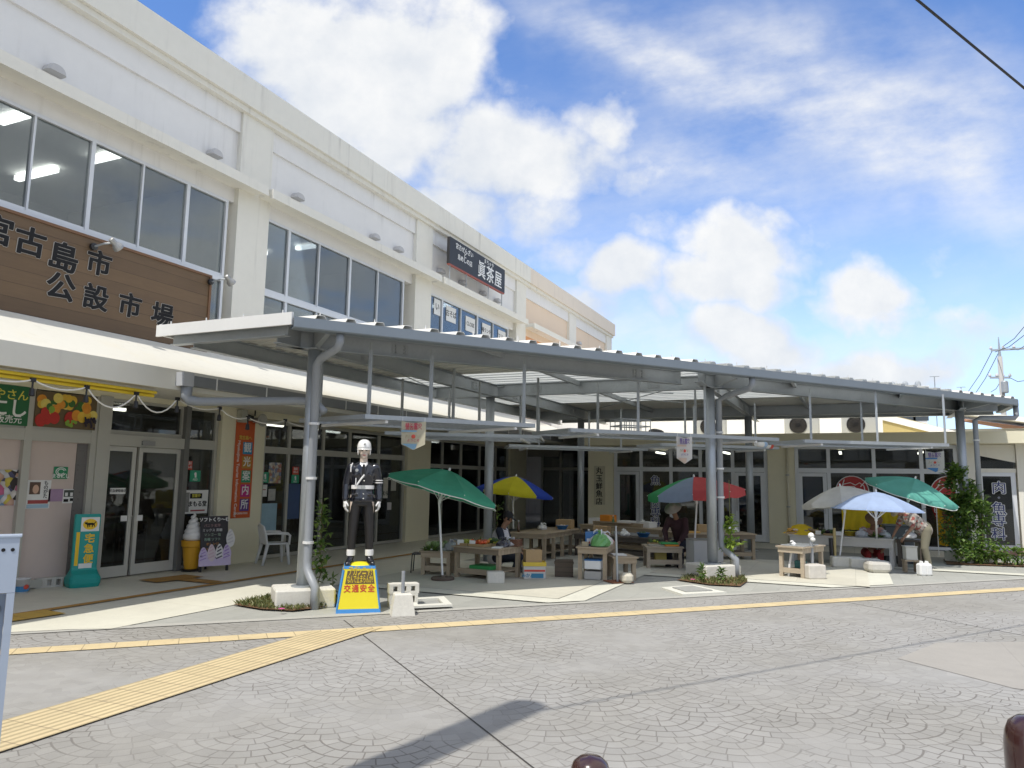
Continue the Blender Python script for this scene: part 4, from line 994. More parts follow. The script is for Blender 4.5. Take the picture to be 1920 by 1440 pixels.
# --- black tea house sign
KY = 11.02
TL, BR = at_y(844, 443, KY), at_y(946, 552, KY); BL = at_y(845, 494, KY)
t = thing('black_sign', 'black shop sign with white brush lettering standing high on the second floor hood', 'sign', ((TL.x + BR.x)/2, KY, BL.z))
part('panel', MB().box(TL.x, BR.x, KY, KY + .10, BL.z, TL.z), t, M('sign_black', (.018, .018, .02), .5, .1, 3), True)
part('red_edge', MB().box(TL.x + .01, BR.x - .01, KY + .005, KY + .095, BL.z - .04, BL.z - .001), t, M('red_brown_edge', (.35, .09, .06), .5, .1, 3), True)
w = BR.x - TL.x; zc = (BL.z + TL.z)/2; h = TL.z - BL.z
for i, ch in enumerate('眞茶屋'): text(ch, .60, (TL.x + w*(.545 + i*.16), KY, zc - .10), FX, FZ, t, WHITEP, 'character', .012, .006)
text('まちゃや', .17, (TL.x + w*.68, KY, zc + h*.36), FX, FZ, t, WHITEP, 'lettering', .004, .006, space=1.25)
for s_, dz, dx in (('宮古ぜんざい', .28, .24), ('と', .10, .25), ('島めしの店', -.10, .25)): text(s_, .20, (TL.x + w*dx, KY, zc + h*dz), FX, FZ, t, WHITEP, 'lettering', .012, .006)
for k in (.03, .30, .70, .97):
    x = TL.x + w*k; part('support_leg', MB().tube([(x, KY + .05, BL.z - .04), (x, KY + .05, 7.93), (x, FY - .1, 7.93)], .018, 5), t, GALV_D, True)
# --- sheets of paper in the bay three windows
PY_ = FY + .135
for px, py, w_, txt, lab in ((820, 576, .50, 'い', 'white paper sheet in the upper window left of the noodle sheet, cut by the frame'), (846, 590, .80, '古そば', 'white paper sheet reading soba in the upper window'), (882, 609, .86, 'CLOSE', 'white paper sheet reading CLOSE in the upper window'),
                         (912, 621, .84, '場ランチ', 'white paper sheet with lunch lettering in the upper window'), (941, 633, .8, 'フリー', 'white paper sheet low in the last upper window, mostly behind the canopy')):
    q = at_y(px, py, PY_); t = thing('paper_notice', lab, 'notice', (q.x, PY_, q.z - .3), 0, 'paper sheets in the upper windows')
    part('sheet', MB().box(q.x - w_*.40, q.x + w_*.40, PY_, PY_ + .006, q.z - .25, q.z + .25), t, PAPER, True)
    text(txt, .82*w_/max(1.6, len(txt))*(1.35 if txt.isascii() else 1.05), (q.x, PY_, q.z), FX, FZ, t, INK, 'lettering', .015, .003)
# --- shop signs on the left
GY = FY - .02
t = thing('green_sign', 'dark green shop sign with white and yellow lettering at the far left edge', 'sign', (6.4, GY, 2.49))
GRN = M('sign_green', (.02, .14, .05), .5, .06, 3)
part('panel', MB().box(5.5, 7.31, GY, GY + .02, 2.49, 3.09), t, GRN, True)
text('やさん', .17, at_y(22, 741, GY), FX, FZ, t, M('sign_yellow', (.75, .68, .10), .5, .05, 4), 'lettering', .012)
text('まるにし', .29, at_y(-22, 763, GY) , FX, FZ, t, WHITEP, 'lettering', .022)
text('直販売元', .13, at_y(8, 786, GY), FX, FZ, t, WHITEP, 'lettering', .010)
FRUIT = None
t = thing('fruit_photo_sign', 'photo panel of heaped fruit and peppers above the papered window', 'sign', (7.93, GY, 2.5))
part('panel', MB().box(7.41, 8.44, GY, GY + .02, 2.50, 3.06), t, M('sign_dark_back', (.14, .10, .05), .6, .2, 4), True)
rnd = random.Random(3)
fm = {}
def fruit(name, col): return M('fruit_' + name, col, .35, .25, 9)
FC = {'yellow': (.78, .50, .05), 'orange': (.75, .30, .03), 'red': (.50, .03, .02), 'green': (.25, .42, .05), 'purple': (.03, .02, .04), 'leaf': (.05, .16, .03), 'pale': (.80, .65, .15)}
pm = MB()
def disc(cx, cz, r, mat, k=[0], rz=None):
    k[0] += 1; y = GY - .001 - .0005*k[0]; n = 16
    pm.add([(cx + r*math.cos(2*PI*i/n), y, cz + (rz or r)*math.sin(2*PI*i/n)) for i in range(n)], [tuple(range(n))[::-1]], mat)
for i in range(26):
    disc(7.46 + rnd.random()*.93, 2.72 + rnd.random()*.26, .055 + rnd.random()*.03, fruit(*(lambda n: (n, FC[n]))(rnd.choice(['yellow', 'yellow', 'orange', 'pale', 'leaf', 'yellow']))))
for cx, cz, r, n in ((7.50, 2.60, .09, 'red'), (7.60, 2.63, .08, 'red'), (7.72, 2.65, .085, 'red'), (7.56, 2.73, .07, 'red'), (7.98, 2.66, .10, 'red'), (8.08, 2.72, .08, 'orange'), (8.18, 2.70, .08, 'yellow'), (8.25, 2.85, .08, 'orange'), (7.62, 2.82, .05, 'leaf'), (7.66, 2.78, .05, 'green')): disc(cx, cz, r, fruit(n, FC[n]), rz=r*1.15)
for i in range(14): disc(7.86 + rnd.random()*.22, 2.54 + rnd.random()*.08, .026, fruit('green', FC['green']))
for i in range(40): disc(8.22 + rnd.random()*.19, 2.53 + rnd.random()*.17, .018, fruit('purple', FC['purple']))
part('photograph', pm, t, None, True)
# posters on the papered panes and around the door.  (x0,z1)-(x1,z0) read on the panes
def poster(name, px0, py0, px1, py1, mat, label, Y=FY + .065, cat='poster', deco=None, group=None):
    a, b = at_y(px0, py0, Y), at_y(px1, py1, Y); t = thing(name, label, cat, ((a.x + b.x)/2, Y, b.z), 0, group)
    part('sheet', MB().box(a.x, b.x, Y, Y + .006, b.z, a.z), t, mat, True)
    if deco: deco(t, a, b, Y)
    return t
def blk(t, name, a, b, u0, u1, v0, v1, mat, Y, k=1):
    part(name, MB().box(a.x + (b.x - a.x)*u0, a.x + (b.x - a.x)*u1, Y - .002*k, Y - .0005, b.z + (a.z - b.z)*v0, b.z + (a.z - b.z)*v1), t, mat, True)
SKIN = (.62, .40, .29)
CROWDP = patch('poster_faces', [(.7, .45, .33), (.05, .04, .04), (.8, .8, .82), (.65, .15, .3), (.75, .6, .1), (.25, .4, .6), (.85, .8, .75), (.1, .1, .2)], 11, .5)
poster('team_poster', -25, 880, 41, 947, CROWDP, 'colourful poster crowded with faces at the far left window')
def d1(t, a, b, Y):
    blk(t, 'portrait', a, b, .1, .55, .5, .93, M('dark_photo', (.12, .07, .05), .5, .4, 8), Y); blk(t, 'red_band', a, b, .08, .92, .17, .30, M('dull_red_ink', (.35, .06, .06), .5, .1, 5), Y); blk(t, 'blue_band', a, b, .05, .95, .02, .15, M('pale_blue_ink', (.35, .5, .62), .5, .1, 5), Y)
    text('\n'.join('ものがたり'[:4]), .075, (a.x + (b.x - a.x)*.78, Y - .001, b.z + (a.z - b.z)*.66), FX, FZ, t, INK, 'lettering', .01, line=.9)
    f = MB().ell((a.x + (b.x - a.x)*.36, Y - .003, b.z + (a.z - b.z)*.68), (.05, .002, .07), 10, 6, M('printed_face', SKIN, .5, .1, 5)); part('printed_face', f, t, None, True)
poster('event_poster', 52, 900, 92, 953, PAPER, 'white poster with a portrait and a dark red band on the papered window', deco=d1)
def d2(t, a, b, Y):
    c = ((a.x + b.x)/2, Y - .001, b.z + (a.z - b.z)*.6)
    r = MB(); 
    for s_ in (.085, .055): r.tube([(c[0] + s_*math.cos(x)*1.0, c[1] - .001, c[2] + s_*.75*math.sin(x)) for x in [rad(20 + k*24) for k in range(14)]], .007, 4)
    part('emblem', r, t, WHITEP, True); text('まるにし', .075, (c[0], c[1], b.z + (a.z - b.z)*.22), FX, FZ, t, WHITEP, 'lettering', .02)
poster('green_plate', 102, 875, 126, 898, M('plate_green', (.03, .25, .11), .5, .06, 4), 'small square green plate with a white spiral emblem on the papered window', cat='sign', deco=d2)
def d3(t, a, b, Y):
    blk(t, 'white_panel', a, b, .5, .95, .5, .8, PAPER, Y); blk(t, 'blue_figure', a, b, .05, .5, .05, .6, M('print_blue', (.15, .22, .42), .5, .2, 6), Y); blk(t, 'pale_band', a, b, .05, .7, .86, .96, M('print_pale_pink', (.8, .6, .62), .5, .1, 5), Y)
poster('pink_poster', 143, 878, 165, 915, M('print_pink', (.62, .22, .27), .5, .08, 4), 'small pink and blue poster by the door frame', deco=d3)
def d4(t, a, b, Y):
    blk(t, 'dark_panel', a, b, .04, .96, .45, .93, M('print_dark_green', (.06, .07, .06), .5, .1, 4), Y)
    for k in (.1, .35, .55): blk(t, 'white_figure', a, b, k, k + .13, .5, .75, PAPER, Y, 2)
    blk(t, 'black_mark', a, b, .05, .28, .1, .3, INK, Y); blk(t, 'black_mark', a, b, .36, .55, .15, .35, INK, Y)
    text('お知らせ', .05, (a.x + (b.x - a.x)*.76, Y - .001, b.z + (a.z - b.z)*.22), FX, FZ, t, INK)
poster('notice_poster', 119, 917, 154, 943, PAPER, 'white and dark green notice low on the papered window', deco=d4)
poster('purple_poster', 92, 917, 117, 940, M('print_purple', (.38, .25, .38), .6, .25, 8), 'small faded purple print between the portrait poster and the notice')
poster('door_notice', 207, 915, 235, 926, PAPER, 'small white notice strip on the left sliding door', Y=FY + .055, cat='notice', deco=lambda t, a, b, Y: text('宅急便取扱店', .055, ((a.x + b.x)/2, Y - .001, (a.z + b.z)/2), FX, FZ, t, INK, bold=.01))
poster('door_sticker', 227, 967, 238, 977, PAPER, 'small white sticker low on the left sliding door', Y=FY + .055, cat='sticker'); poster('door_sticker', 257, 966, 267, 976, PAPER, 'small white sticker low on the right sliding door', Y=FY + .055, cat='sticker')
def wifi(t, a, b, Y): text('無料\nWi-Fi', .07, ((a.x + b.x)/2, Y - .001, (a.z + b.z)/2), FX, FZ, t, WHITEP, bold=.01)
RED_S = M('sticker_red', (.58, .07, .04), .5, .06, 5); GRN_S = M('sticker_green', (.03, .32, .18), .5, .06, 5)
def grn(t, a, b, Y):
    part('figure', MB().ell(((a.x + b.x)/2, Y - .002, b.z + (a.z - b.z)*.68), (.03, .002, .035), 10, 6).box((a.x + b.x)/2 - .012, (a.x + b.x)/2 + .03, Y - .003, Y - .0005, b.z + (a.z - b.z)*.36, b.z + (a.z - b.z)*.58), t, WHITEP, True); text('AED', .06, ((a.x + b.x)/2, Y - .001, b.z + (a.z - b.z)*.18), FX, FZ, t, WHITEP)
for (x0, x1, y0, y1, lab) in ((347, 360, 864, 881, 'red sticker on the sidelight window beside the door'), (484, 495, 872, 887, 'red sticker on the tourist office window, left one'), (549, 560, 875, 890, 'red sticker on the tourist office window, beside the canopy column')): poster('red_sticker', x0, y0, x1, y1, RED_S, lab, Y=FY + .09, cat='sticker', deco=wifi)
for (x0, x1, y0, y1, lab) in ((357, 375, 882, 903, 'square green sticker on the sidelight window beside the door'), (490, 504, 885, 905, 'square green sticker on the tourist office window'), (547, 560, 890, 906, 'square green sticker on the tourist office window next to the column')): poster('green_sticker', x0, y0, x1, y1, GRN_S, lab, Y=FY + .09, cat='sticker', deco=grn)
def d5(t, a, b, Y):
    blk(t, 'black_band', a, b, .3, .76, .64, .86, INK, Y); text('営業中', .07, (a.x + (b.x - a.x)*.53, Y - .002, b.z + (a.z - b.z)*.75), FX, FZ, t, M('sign_yellow', None), bold=.02)
    text('まもる堂', .115, (a.x + (b.x - a.x)*.60, Y - .001, b.z + (a.z - b.z)*.40), FX, FZ, t, INK, bold=.03); blk(t, 'red_rule', a, b, .35, .9, .10, .16, M('dull_red_ink', None), Y)
    blk(t, 'grey_drawing', a, b, .03, .28, .08, .9, M('drawing_grey', (.25, .25, .24), .6, .5, 25), Y)
poster('shop_board', 342, 919, 388, 962, PAPER, 'white shop notice board with bold black lettering in the sidelight window', Y=FY + .085, cat='sign', deco=d5)
FESTP = patch('festival_print', [(.55, .25, .2), (.7, .65, .55), (.25, .3, .45), (.6, .45, .2), (.8, .75, .7)], 14, .5)
poster('festival_poster', 505, 867, 526, 906, FESTP, 'busy colourful festival poster on the tourist office window', Y=FY + .09)
poster('white_sheet', 471, 913, 487, 940, PAPER, 'plain white sheet on the tourist office window above the blue map', Y=FY + .09, cat='notice'); poster('white_sheet', 489, 909, 500, 931, PAPER, 'narrow white sheet with red print on the tourist office window', Y=FY + .09, cat='notice', deco=lambda t, a, b, Y: blk(t, 'red_rule', a, b, .2, .8, .55, .62, M('dull_red_ink', None), Y))
poster('framed_photo', 502, 914, 517, 941, INK, 'black framed photograph on the tourist office window', Y=FY + .09, deco=lambda t, a, b, Y: blk(t, 'print', a, b, .1, .9, .1, .9, M('grey_print', (.4, .4, .38), .5, .5, 12), Y))
poster('map_panel', 468, 945, 517, 995, M('pale_blue_map', (.30, .46, .55), .5, .25, 3), 'pale blue map panel behind the white plastic chair', Y=FY + .09, cat='map')
poster('dark_blue_poster', 537, 907, 560, 972, M('poster_navy', (.05, .09, .20), .4, .3, 2), 'large dark blue poster beside the first canopy column', Y=FY + .09)
# notices seen in the window to the right of the statue
for px, py, w_, h_, col, lab in ((723, 915, .22, .55, (.60, .58, .52), 'tall pale notice on the shop window between the statue and the green parasol'), (738, 908, .25, .36, (.45, .44, .40), 'grey sheet on the shop window behind the tip of the green parasol'), (730, 949, .2, .2, (.6, .58, .58), 'small square notice low on the shop window right of the statue')):
    q = at_y(px, py, FY + .09); t = thing('window_notice', lab, 'notice', (q.x, FY + .09, q.z - h_/2)); part('sheet', MB().box(q.x - w_/2, q.x + w_/2, FY + .09, FY + .096, q.z - h_/2, q.z + h_/2), t, M('notice_%d' % px, col, .6, .2, 8), True)
    if h_ > .5: text('むら', .13, (q.x, FY + .089, q.z - .15), FX, FZ, t, INK, bold=.03)
# --- orange vertical banner on the pier
OY = FY - .045
t = thing('orange_banner', 'tall orange vertical banner with five coloured squares on the cream pier', 'banner', (11.83, OY, .93))
OB = M('banner_orange', (.60, .115, .03), .6, .06, 2)
x0, x1, zb, zt = 11.56, 12.085, .93, 2.93
part('cloth', MB().box(x0, x1, OY, OY + .012, zb, zt), t, OB, True)
sq = [(.03, .28, .52), (.50, .27, .05), (.03, .30, .16), (.52, .03, .22), (.12, .05, .25)]
for i, (ch, c) in enumerate(zip('観光案内所', sq)):
    z = 2.36 - i*.292; cx = x0 + .345
    part('colour_square', MB().box(cx - .13, cx + .13, OY - .003, OY - .0005, z - .125, z + .125), t, M('square_%d' % i, c, .6, .05, 3), True)
    text(ch, .215, (cx, OY - .003, z), FX, FZ, t, WHITEP, 'character', .018)
text('Miyakojima Tourist Information Center', .098, (x0 + .10, OY, 1.73), (0, 0, -1), FX, t, WHITEP, 'lettering', .012, space=1.0)
text('宮古島へ', .09, (x0 + .27, OY, 2.57), FX, FZ, t, M('sign_yellow', None), 'lettering', .01)
text('INFORMATION', .055, (x0 + .26, OY, 1.02), FX, FZ, t, WHITEP, 'lettering', .01)
# loudspeaker and small box beside it
q = at_y(488, 788, FY - .25)
t = thing('loudspeaker', 'round beige horn loudspeaker under the lean-to at the top of the pier', 'loudspeaker', (q.x, FY - .02, q.z))
part('horn', MB().lathe([(.05, .25), (.06, .12), (.13, .02), (.135, 0), (.12, -.005), (.03, .06)], T=Matrix.Translation((q.x, FY - .32, q.z)) @ Matrix.Rotation(-PI/2, 4, 'X'), n=18), t, M('horn_beige', (.42, .41, .37), .5, .08, 4), True, smooth=True)
part('bracket', MB().beam((q.x - .05, FY - .1, q.z + .05), (q.x - .3, FY - .06, q.z + .1), .04, .06).beam((q.x, FY - .1, q.z + .1), (q.x, FY - .1, q.z + .28), .02, .02), t, BLACKP, True)
part('amplifier_box', MB().cbox((q.x - .36, FY - .1, q.z + .06), (.16, .14, .26)), t, M('amp_grey', (.42, .42, .36), .5, .1, 4), True)
# --- yellow tube awning roll and string lights under the lean-to edge
ym = MB(); yy = AY0 + .10
for k, (dz, r) in enumerate(((3.03, .022), (2.985, .026), (3.005, .02))): ym.tube([(-2, yy + k*.05, dz + .01), (3, yy + k*.05, dz - .01), (at_y(292, 744, yy).x, yy + k*.05, dz - .03)], r, 8)
solo('rolled_awning', ym, M('awning_yellow', (.72, .52, .03), .6, .1, 3), 'rolled yellow awning slung under the lean-to roof edge at the left', 'awning')
LX = [at_y(px, 0, AY0 + .05).x for px in ()]
tt = thing('string_lights', 'string of dark lamp holders on a white cord under the lean-to edge', 'string lights', (6, AY0 + .02, 2.9))
pts = []; lp = [(-60, 690), (62, 712), (163, 726), (256, 738), (333, 748), (412, 765), (465, 783), (535, 788), (600, 795)]
Q = [at_y(px, py, AY0 + .02) for px, py in lp]
for i in range(len(Q) - 1):
    a, b = Q[i], Q[i + 1]; sag = (.24 if 1 < i < 4 else .08)
    pts += [a.lerp(b, k/8) - Vector((0, 0, sag*(1 - (2*k/8 - 1)**2))) for k in range(8)]
pts.append(Q[-1]); part('cord', MB().tube(pts, .011, 5), tt, M('cord_white', (.7, .68, .62), .6, .05, 4), True)
for q in Q: part('lamp_holder', MB().lathe([(.012, .12), (.012, .0), (.028, -.02), (.036, -.10), (.02, -.11)], q - Vector((0, 0, .10)), 8), tt, BLACKP, True); part('hook', MB().cbox(q, (.06, .04, .05)), tt, BLACKP, True)
# --- things standing along the shop fronts
# courier stand
p0 = at_z(155, 1101); t = thing('courier_stand', 'tall teal courier stand sign with a cat emblem beside the sliding door', 'sign', (p0.x, p0.y + .02, 0.012), rad(-20))
TEAL = M('stand_teal', (.01, .30, .27), .45, .06, 3)
bd = MB(); n = 10; prof = []
for (w_, d_, z) in ((.21, .17, 0), (.23, .19, .06), (.23, .19, .14), (.20, .15, .20), (.19, .055, .26), (.185, .045, .30), (.19, .045, 1.10), (.18, .04, 1.13)):
    prof.append([Vector((w_*math.copysign(abs(math.cos(a))**.35, math.cos(a)), d_*math.copysign(abs(math.sin(a))**.35, math.sin(a)), z)) for a in [2*PI*k/20 for k in range(20)]])
part('body', MB().rings(prof), t, TEAL, smooth=False)
YF = -.048
part('white_panel', MB().box(-.10, .165, YF, YF + .004, .86, 1.08), t, PAPER)
part('emblem_oval', MB().lathe([(.001, 0), (1, 0), (1, .002), (.001, .002)], n=24, T=Matrix.Translation((.03, YF, .97)) @ Matrix.Rotation(PI/2, 4, 'X') @ Matrix.Diagonal((.105, .085, 1, 1))), t, M('emblem_yellow', (.80, .52, .02), .5, .04, 5))
ct = MB(); o_ = Matrix.Translation((.03, YF - .004, .97))
def outl(pts): ct.slab([o_ @ Vector((x*.001, 0, y*.001)) for x, y in pts], .002)
outl([(-60, 10), (-30, 22), (35, 22), (58, 10), (55, -8), (30, -12), (-30, -10), (-55, -6)]); outl([(-85, 40), (-78, 8), (-58, 0), (-42, 12), (-45, 42), (-58, 30), (-70, 30)])
outl([(-48, -5), (-38, -50), (-28, -50), (-25, -5)]); outl([(-20, -8), (-12, -42), (-2, -42), (-4, -8)]); outl([(28, -8), (22, -48), (34, -48), (45, -5)]); outl([(44, 0), (62, -44), (72, -40), (60, 8)]); outl([(50, 14), (80, 46), (88, 40), (62, 4)])
part('cat_emblem', ct, t, INK)
part('yellow_stripe', MB().box(-.155, -.105, YF, YF + .004, .33, .85), t, M('emblem_yellow', None))
for ch, z in zip('宅急便', (.74, .58, .42)): text(ch, .15, (.04, YF, z), (1, 0, 0), FZ, t, M('emblem_yellow', None), 'character', .03, world=False)
part('address_label', MB().box(-.09, .10, YF, YF + .004, .28, .36), t, PAPER)
# hollow concrete blocks on the floor
def hollow(loc, rz, label, mat=CONC, L=.39, D=.19, H=.15, group=None, legs=False):
    t = MB(); x = L/2
    hs = [(-.125, .05), (0, .05), (.125, .05)]
    t.box(-x, x, -D/2, D/2, 0, .03); t.box(-x, x, -D/2, D/2, H - .03, H)
    for a, b in ((-x, -.155), (-.095, -.03), (.03, .095), (.155, x)): t.box(a, b, -D/2 + .001, D/2 - .001, .03, H - .03)
    t.box(-x + .002, x - .002, -.012, .012, .03, H - .03, DARK) if False else None
    o = solo('concrete_block', t, mat, label, 'concrete block', group, loc=loc, rz=rz); return o
q = at_z(88, 1102); hollow((q.x, q.y, .013), rad(-18), 'hollow grey concrete block on the walkway left of the teal stand'); q2 = at_z(115, 1098); hollow((q2.x + .12, q2.y + .02, .013), rad(-14), 'hollow grey concrete block pushed against the teal stand base')
q = at_z(40, 1113); t = thing('paint_bucket', 'small white and blue bucket at the left edge beside the steel frame', 'bucket', (q.x, q.y, .013))
part('pail', MB().lathe([(.085, 0), (.105, .20), (.108, .20), (.108, .215), (.095, .215)], n=18), t, M('bucket_white', (.72, .73, .75), .4, .05, 4), smooth=True)
part('blue_band', MB().lathe([(.0905, .02), (.099, .10)], n=18, cap=False), t, M('bucket_blue', (.05, .22, .45), .4, .05, 4)); part('red_mark', MB().ell((0, -.098, .09), (.04, .006, .035), 8, 6), t, M('sticker_red', None))
# soft ice cream display
q = at_z(357, 1072); t = thing('ice_cream_display', 'giant soft ice cream in an orange cone standing beside the door', 'shop display', (q.x, q.y, .013))
part('base', MB().lathe([(.17, 0), (.18, .02), (.14, .045)], n=22), t, BLACKP)
CONEM = M('cone_orange', (.66, .34, .02), .45, .08, 4)
part('cone', MB().lathe([(.115, .045), (.13, .12), (.165, .44), (.19, .46), (.195, .54), (.20, .56), (.165, .565)], n=22), t, CONEM)
R = []; NN = 90
sw = MB(); pts = []; rs = []
for i in range(NN + 1):
    s_ = i/NN; a = s_*2*PI*5.2; rr = .105*(1 - s_)**.75; pts.append((rr*math.cos(a), rr*math.sin(a), .60 + .46*s_)); rs.append(.075*(1 - s_)**.7 + .012)
sw.tube(pts, rs, 8); sw.ell((0, 0, .62), (.165, .165, .09), 16, 8); sw.tube([(0, 0, .6), (0, 0, .98)], [.12, .03], 10)
part('cream_swirl', sw, t, M('cream_white', (.80, .80, .79), .35, .03, 5), smooth=True)
# ice cream menu board
q = at_z(405, 1073); t = thing('menu_board', 'black ice cream menu board with painted swirls along its foot', 'menu board', (q.x, q.y + .05, .013), rad(-22))
TL_ = Matrix.Rotation(rad(-9), 4, 'X')
part('panel', MB().box(-.26, .26, -.02, 0, .12, 1.02).xform(TL_), t, M('menu_black', (.03, .026, .03), .45, .1, 3))
lg = MB()
for x in (-.25, .25): part('leg', MB().box(x - .02, x + .02, -.01, .03, 0, .30).xform(Matrix.Translation((0, .02, 0))), t, BLACKP)
part('prop', MB().beam((0, .15, .95), (0, .42, 0), .04, .03), t, BLACKP)
def mt_(s_, size, x, z, mat, bold=.02):
    o = text(s_, size, (x, -.0205, z), (1, 0, 0), FZ, t, mat, 'lettering', bold, world=False); o.data.transform(TL_); return o
mt_('ソフトくり〜む', .083, 0, .95, WHITEP, .03)
for i, (s_, m_) in enumerate((('バニラ 紅芋', (.35, .2, .2)), ('ミックス 黒糖', (.6, .6, .6)), ('マンゴー 塩', (.3, .4, .3)), ('各種 ソフト', (.3, .45, .35)), ('オレンジ', (.6, .25, .05)), ('ジュース 店内', (.55, .22, .1)))): mt_(s_, .06, -.04, .84 - i*.085, M('chalk_%d' % i, m_, .6, .05, 4), .008)
def swirl(x, z, w_, h_, c1, c2, k):
    s_ = MB(); n = 18
    s_.slab([(x + w_*math.cos(a)*(1 if math.sin(a) < 0 else (1 - .35*math.sin(a))), -.028 - .004*k, z + h_*math.sin(a)) for a in [2*PI*i/n for i in range(n)]], .006, M('swirl_%s' % c1[0], c1[1], .5, .05, 5))
    for i in range(4):
        zz = z - h_*.6 + i*h_*.38; ww = w_*(.85 - .14*i)
        s_.beam((x - ww, -.030 - .004*k, zz), (x + ww*.7, -.030 - .004*k, zz + h_*.26), .006, h_*.13, M('swirl_%s' % c2[0], c2[1], .5, .05, 5))
    s_.xform(TL_); part('painted_swirl', s_, t)
swirl(-.21, .30, .085, .15, ('lilac', (.62, .52, .72)), ('violet', (.40, .28, .58)), 1); swirl(-.06, .34, .08, .16, ('blush', (.68, .58, .62)), ('pinkish', (.62, .45, .52)), 2); swirl(.09, .33, .08, .17, ('ivory', (.75, .73, .72)), ('dark', (.06, .05, .09)), 1); swirl(.23, .33, .085, .16, ('lilac', (.62, .52, .72)), ('violet2', (.35, .22, .55)), 2); swirl(.30, .60, .085, .17, ('ivory', (.75, .73, .72)), ('greyed', (.6, .58, .6)), 3)
sk = MB().box(-.30, .30, -.034, -.030, .10, .24).xform(TL_); part('skirt', sk, t, M('swirl_lilac', None))
# white plastic armchair
q = at_z(512, 1060); t = thing('plastic_chair', 'white plastic garden armchair in front of the tourist office window', 'chair', (q.x + .12, q.y + .1, .013), rad(58))
PL = M('chair_white_plastic', (.72, .73, .73), .4, .04, 3)
sm = MB(); sm.cbox((0, 0, .415), (.46, .46, .03), None, 0, .012); part('seat', sm, t, PL)
for sx, sy, k in ((-1, -1, 0), (1, -1, 0), (-1, 1, 1), (1, 1, 1)):
    part('leg', MB().tube([(sx*.21, sy*.20, .41), (sx*.25, sy*(.24 + .05*k), 0)], [.035, .026], 8), t, PL, smooth=True)
bk = MB()
bk.tube([(-.23, .21, .41), (-.235, .25, .62), (-.20, .29, .76), (0, .32, .80), (.20, .29, .76), (.235, .25, .62), (.23, .21, .41)], .022, 8)
for k in range(7):
    x = -.165 + k*.055; bk.beam((x, .215, .42), (x*1.0, .30 - abs(x)*.08, .785 - abs(x)*.12), .030, .012, up=(0, 1, 0))
part('backrest', bk, t, PL)
for sx in (-1, 1): part('armrest', MB().tube([(sx*.235, .24, .62), (sx*.265, .05, .635), (sx*.265, -.18, .62), (sx*.25, -.235, .58), (sx*.235, -.225, .40)], [.022, .028, .030, .026, .026], 8), t, PL, smooth=True)
# --- lettering on the wing
q = at_x(1124, 930, WXP - .05)
t = thing('fishmonger_sign', 'narrow vertical cream sign board with black brushed characters on the corner pier', 'sign', (WXP - .05, q.y, 1.0))
part('board', MB().box(WXP - .05, WXP - .022, q.y - .19, q.y + .19, 1.02, 2.30), t, M('signboard_cream', (.60, .56, .42), .6, .08, 2), True)
for i, ch in enumerate('丸玉鮮魚店'): text(ch, .24, (WXP - .05, q.y + .01, 2.13 - i*.255), WX, FZ, t, INK, 'character', .02)
NAVY = M('navy_ink', (.03, .04, .16), .5, .05, 4)
def wtext(px, pys, chars, size, label, X_):
    q = at_x(px, pys[0], X_); t = thing('window_lettering', label, 'lettering', (X_, q.y, at_x(px, pys[-1], X_).z - size/2))
    for ch, py in zip(chars, pys):
        p = at_x(px, py, X_); s = size*(.45 if ch == '・' else 1)
        text(ch, s, (X_, p.y, p.z), WX, FZ, t, WHITEP, 'character_outline', .055, .003); text(ch, s, (X_ - .004, p.y, p.z), WX, FZ, t, NAVY, 'character', .008, .003)
wtext(1873, (916, 934, 955, 977, 1003), '肉・魚専科', .36, 'white outlined navy vertical lettering on the far right glass door', WXP + .045)
wtext(1229, (902, 926, 946, 962, 980), '魚・肉専科', .33, 'white outlined navy vertical lettering on the window behind the rainbow parasol', WXP + .09)
def rdisc(px, py, r, label):
    X_ = WXP + .09; q = at_x(px, py, X_); t = thing('round_emblem', label, 'emblem', (X_, q.y, q.z - r), 0, 'round red emblems on the wing windows')
    T = Matrix.Translation((X_, q.y, q.z)) @ Matrix.Rotation(-PI/2, 4, 'Y')
    part('disc', MB().lathe([(.001, 0), (r, 0), (r, .004), (.001, .004)], n=30, T=T), t, M('emblem_red', (.42, .03, .025), .5, .06, 4))if False else part('disc', MB().lathe([(.001, 0), (r, 0), (r, .004), (.001, .004)], n=30, T=T), t, M('emblem_red', (.42, .03, .025), .5, .06, 4), True)
    rg = MB(); X2 = X_ - .008
    def cv(pts, w_=.012): rg.tube([(X2, q.y - a*r, q.z + b*r) for a, b in pts], w_, 4)
    cv([(math.cos(2*PI*k/26)*.98, math.sin(2*PI*k/26)*.98) for k in range(27)])
    cv([(-.8, .1), (-.5, .45), (-.1, .55), (.2, .4), (.45, .55), (.7, .35), (.75, .05)]); cv([(-.55, .05), (-.3, .3), (.1, .3), (.35, .1), (.3, -.15), (0, -.2), (-.35, -.1), (-.55, .05)]); cv([(-.2, -.2), (-.25, -.6), (-.05, -.8)]); cv([(.3, -.15), (.4, -.55), (.2, -.85)]); cv([(.5, .3), (.75, .6)]); cv([(-.6, .3), (-.45, .75)])
    part('line_drawing', rg, t, WHITEP, True)
rdisc(1598, 921, .45, 'round red emblem with white line drawing behind the white parasol'); rdisc(1780, 924, .47, 'round red emblem with white line drawing behind the teal parasol')
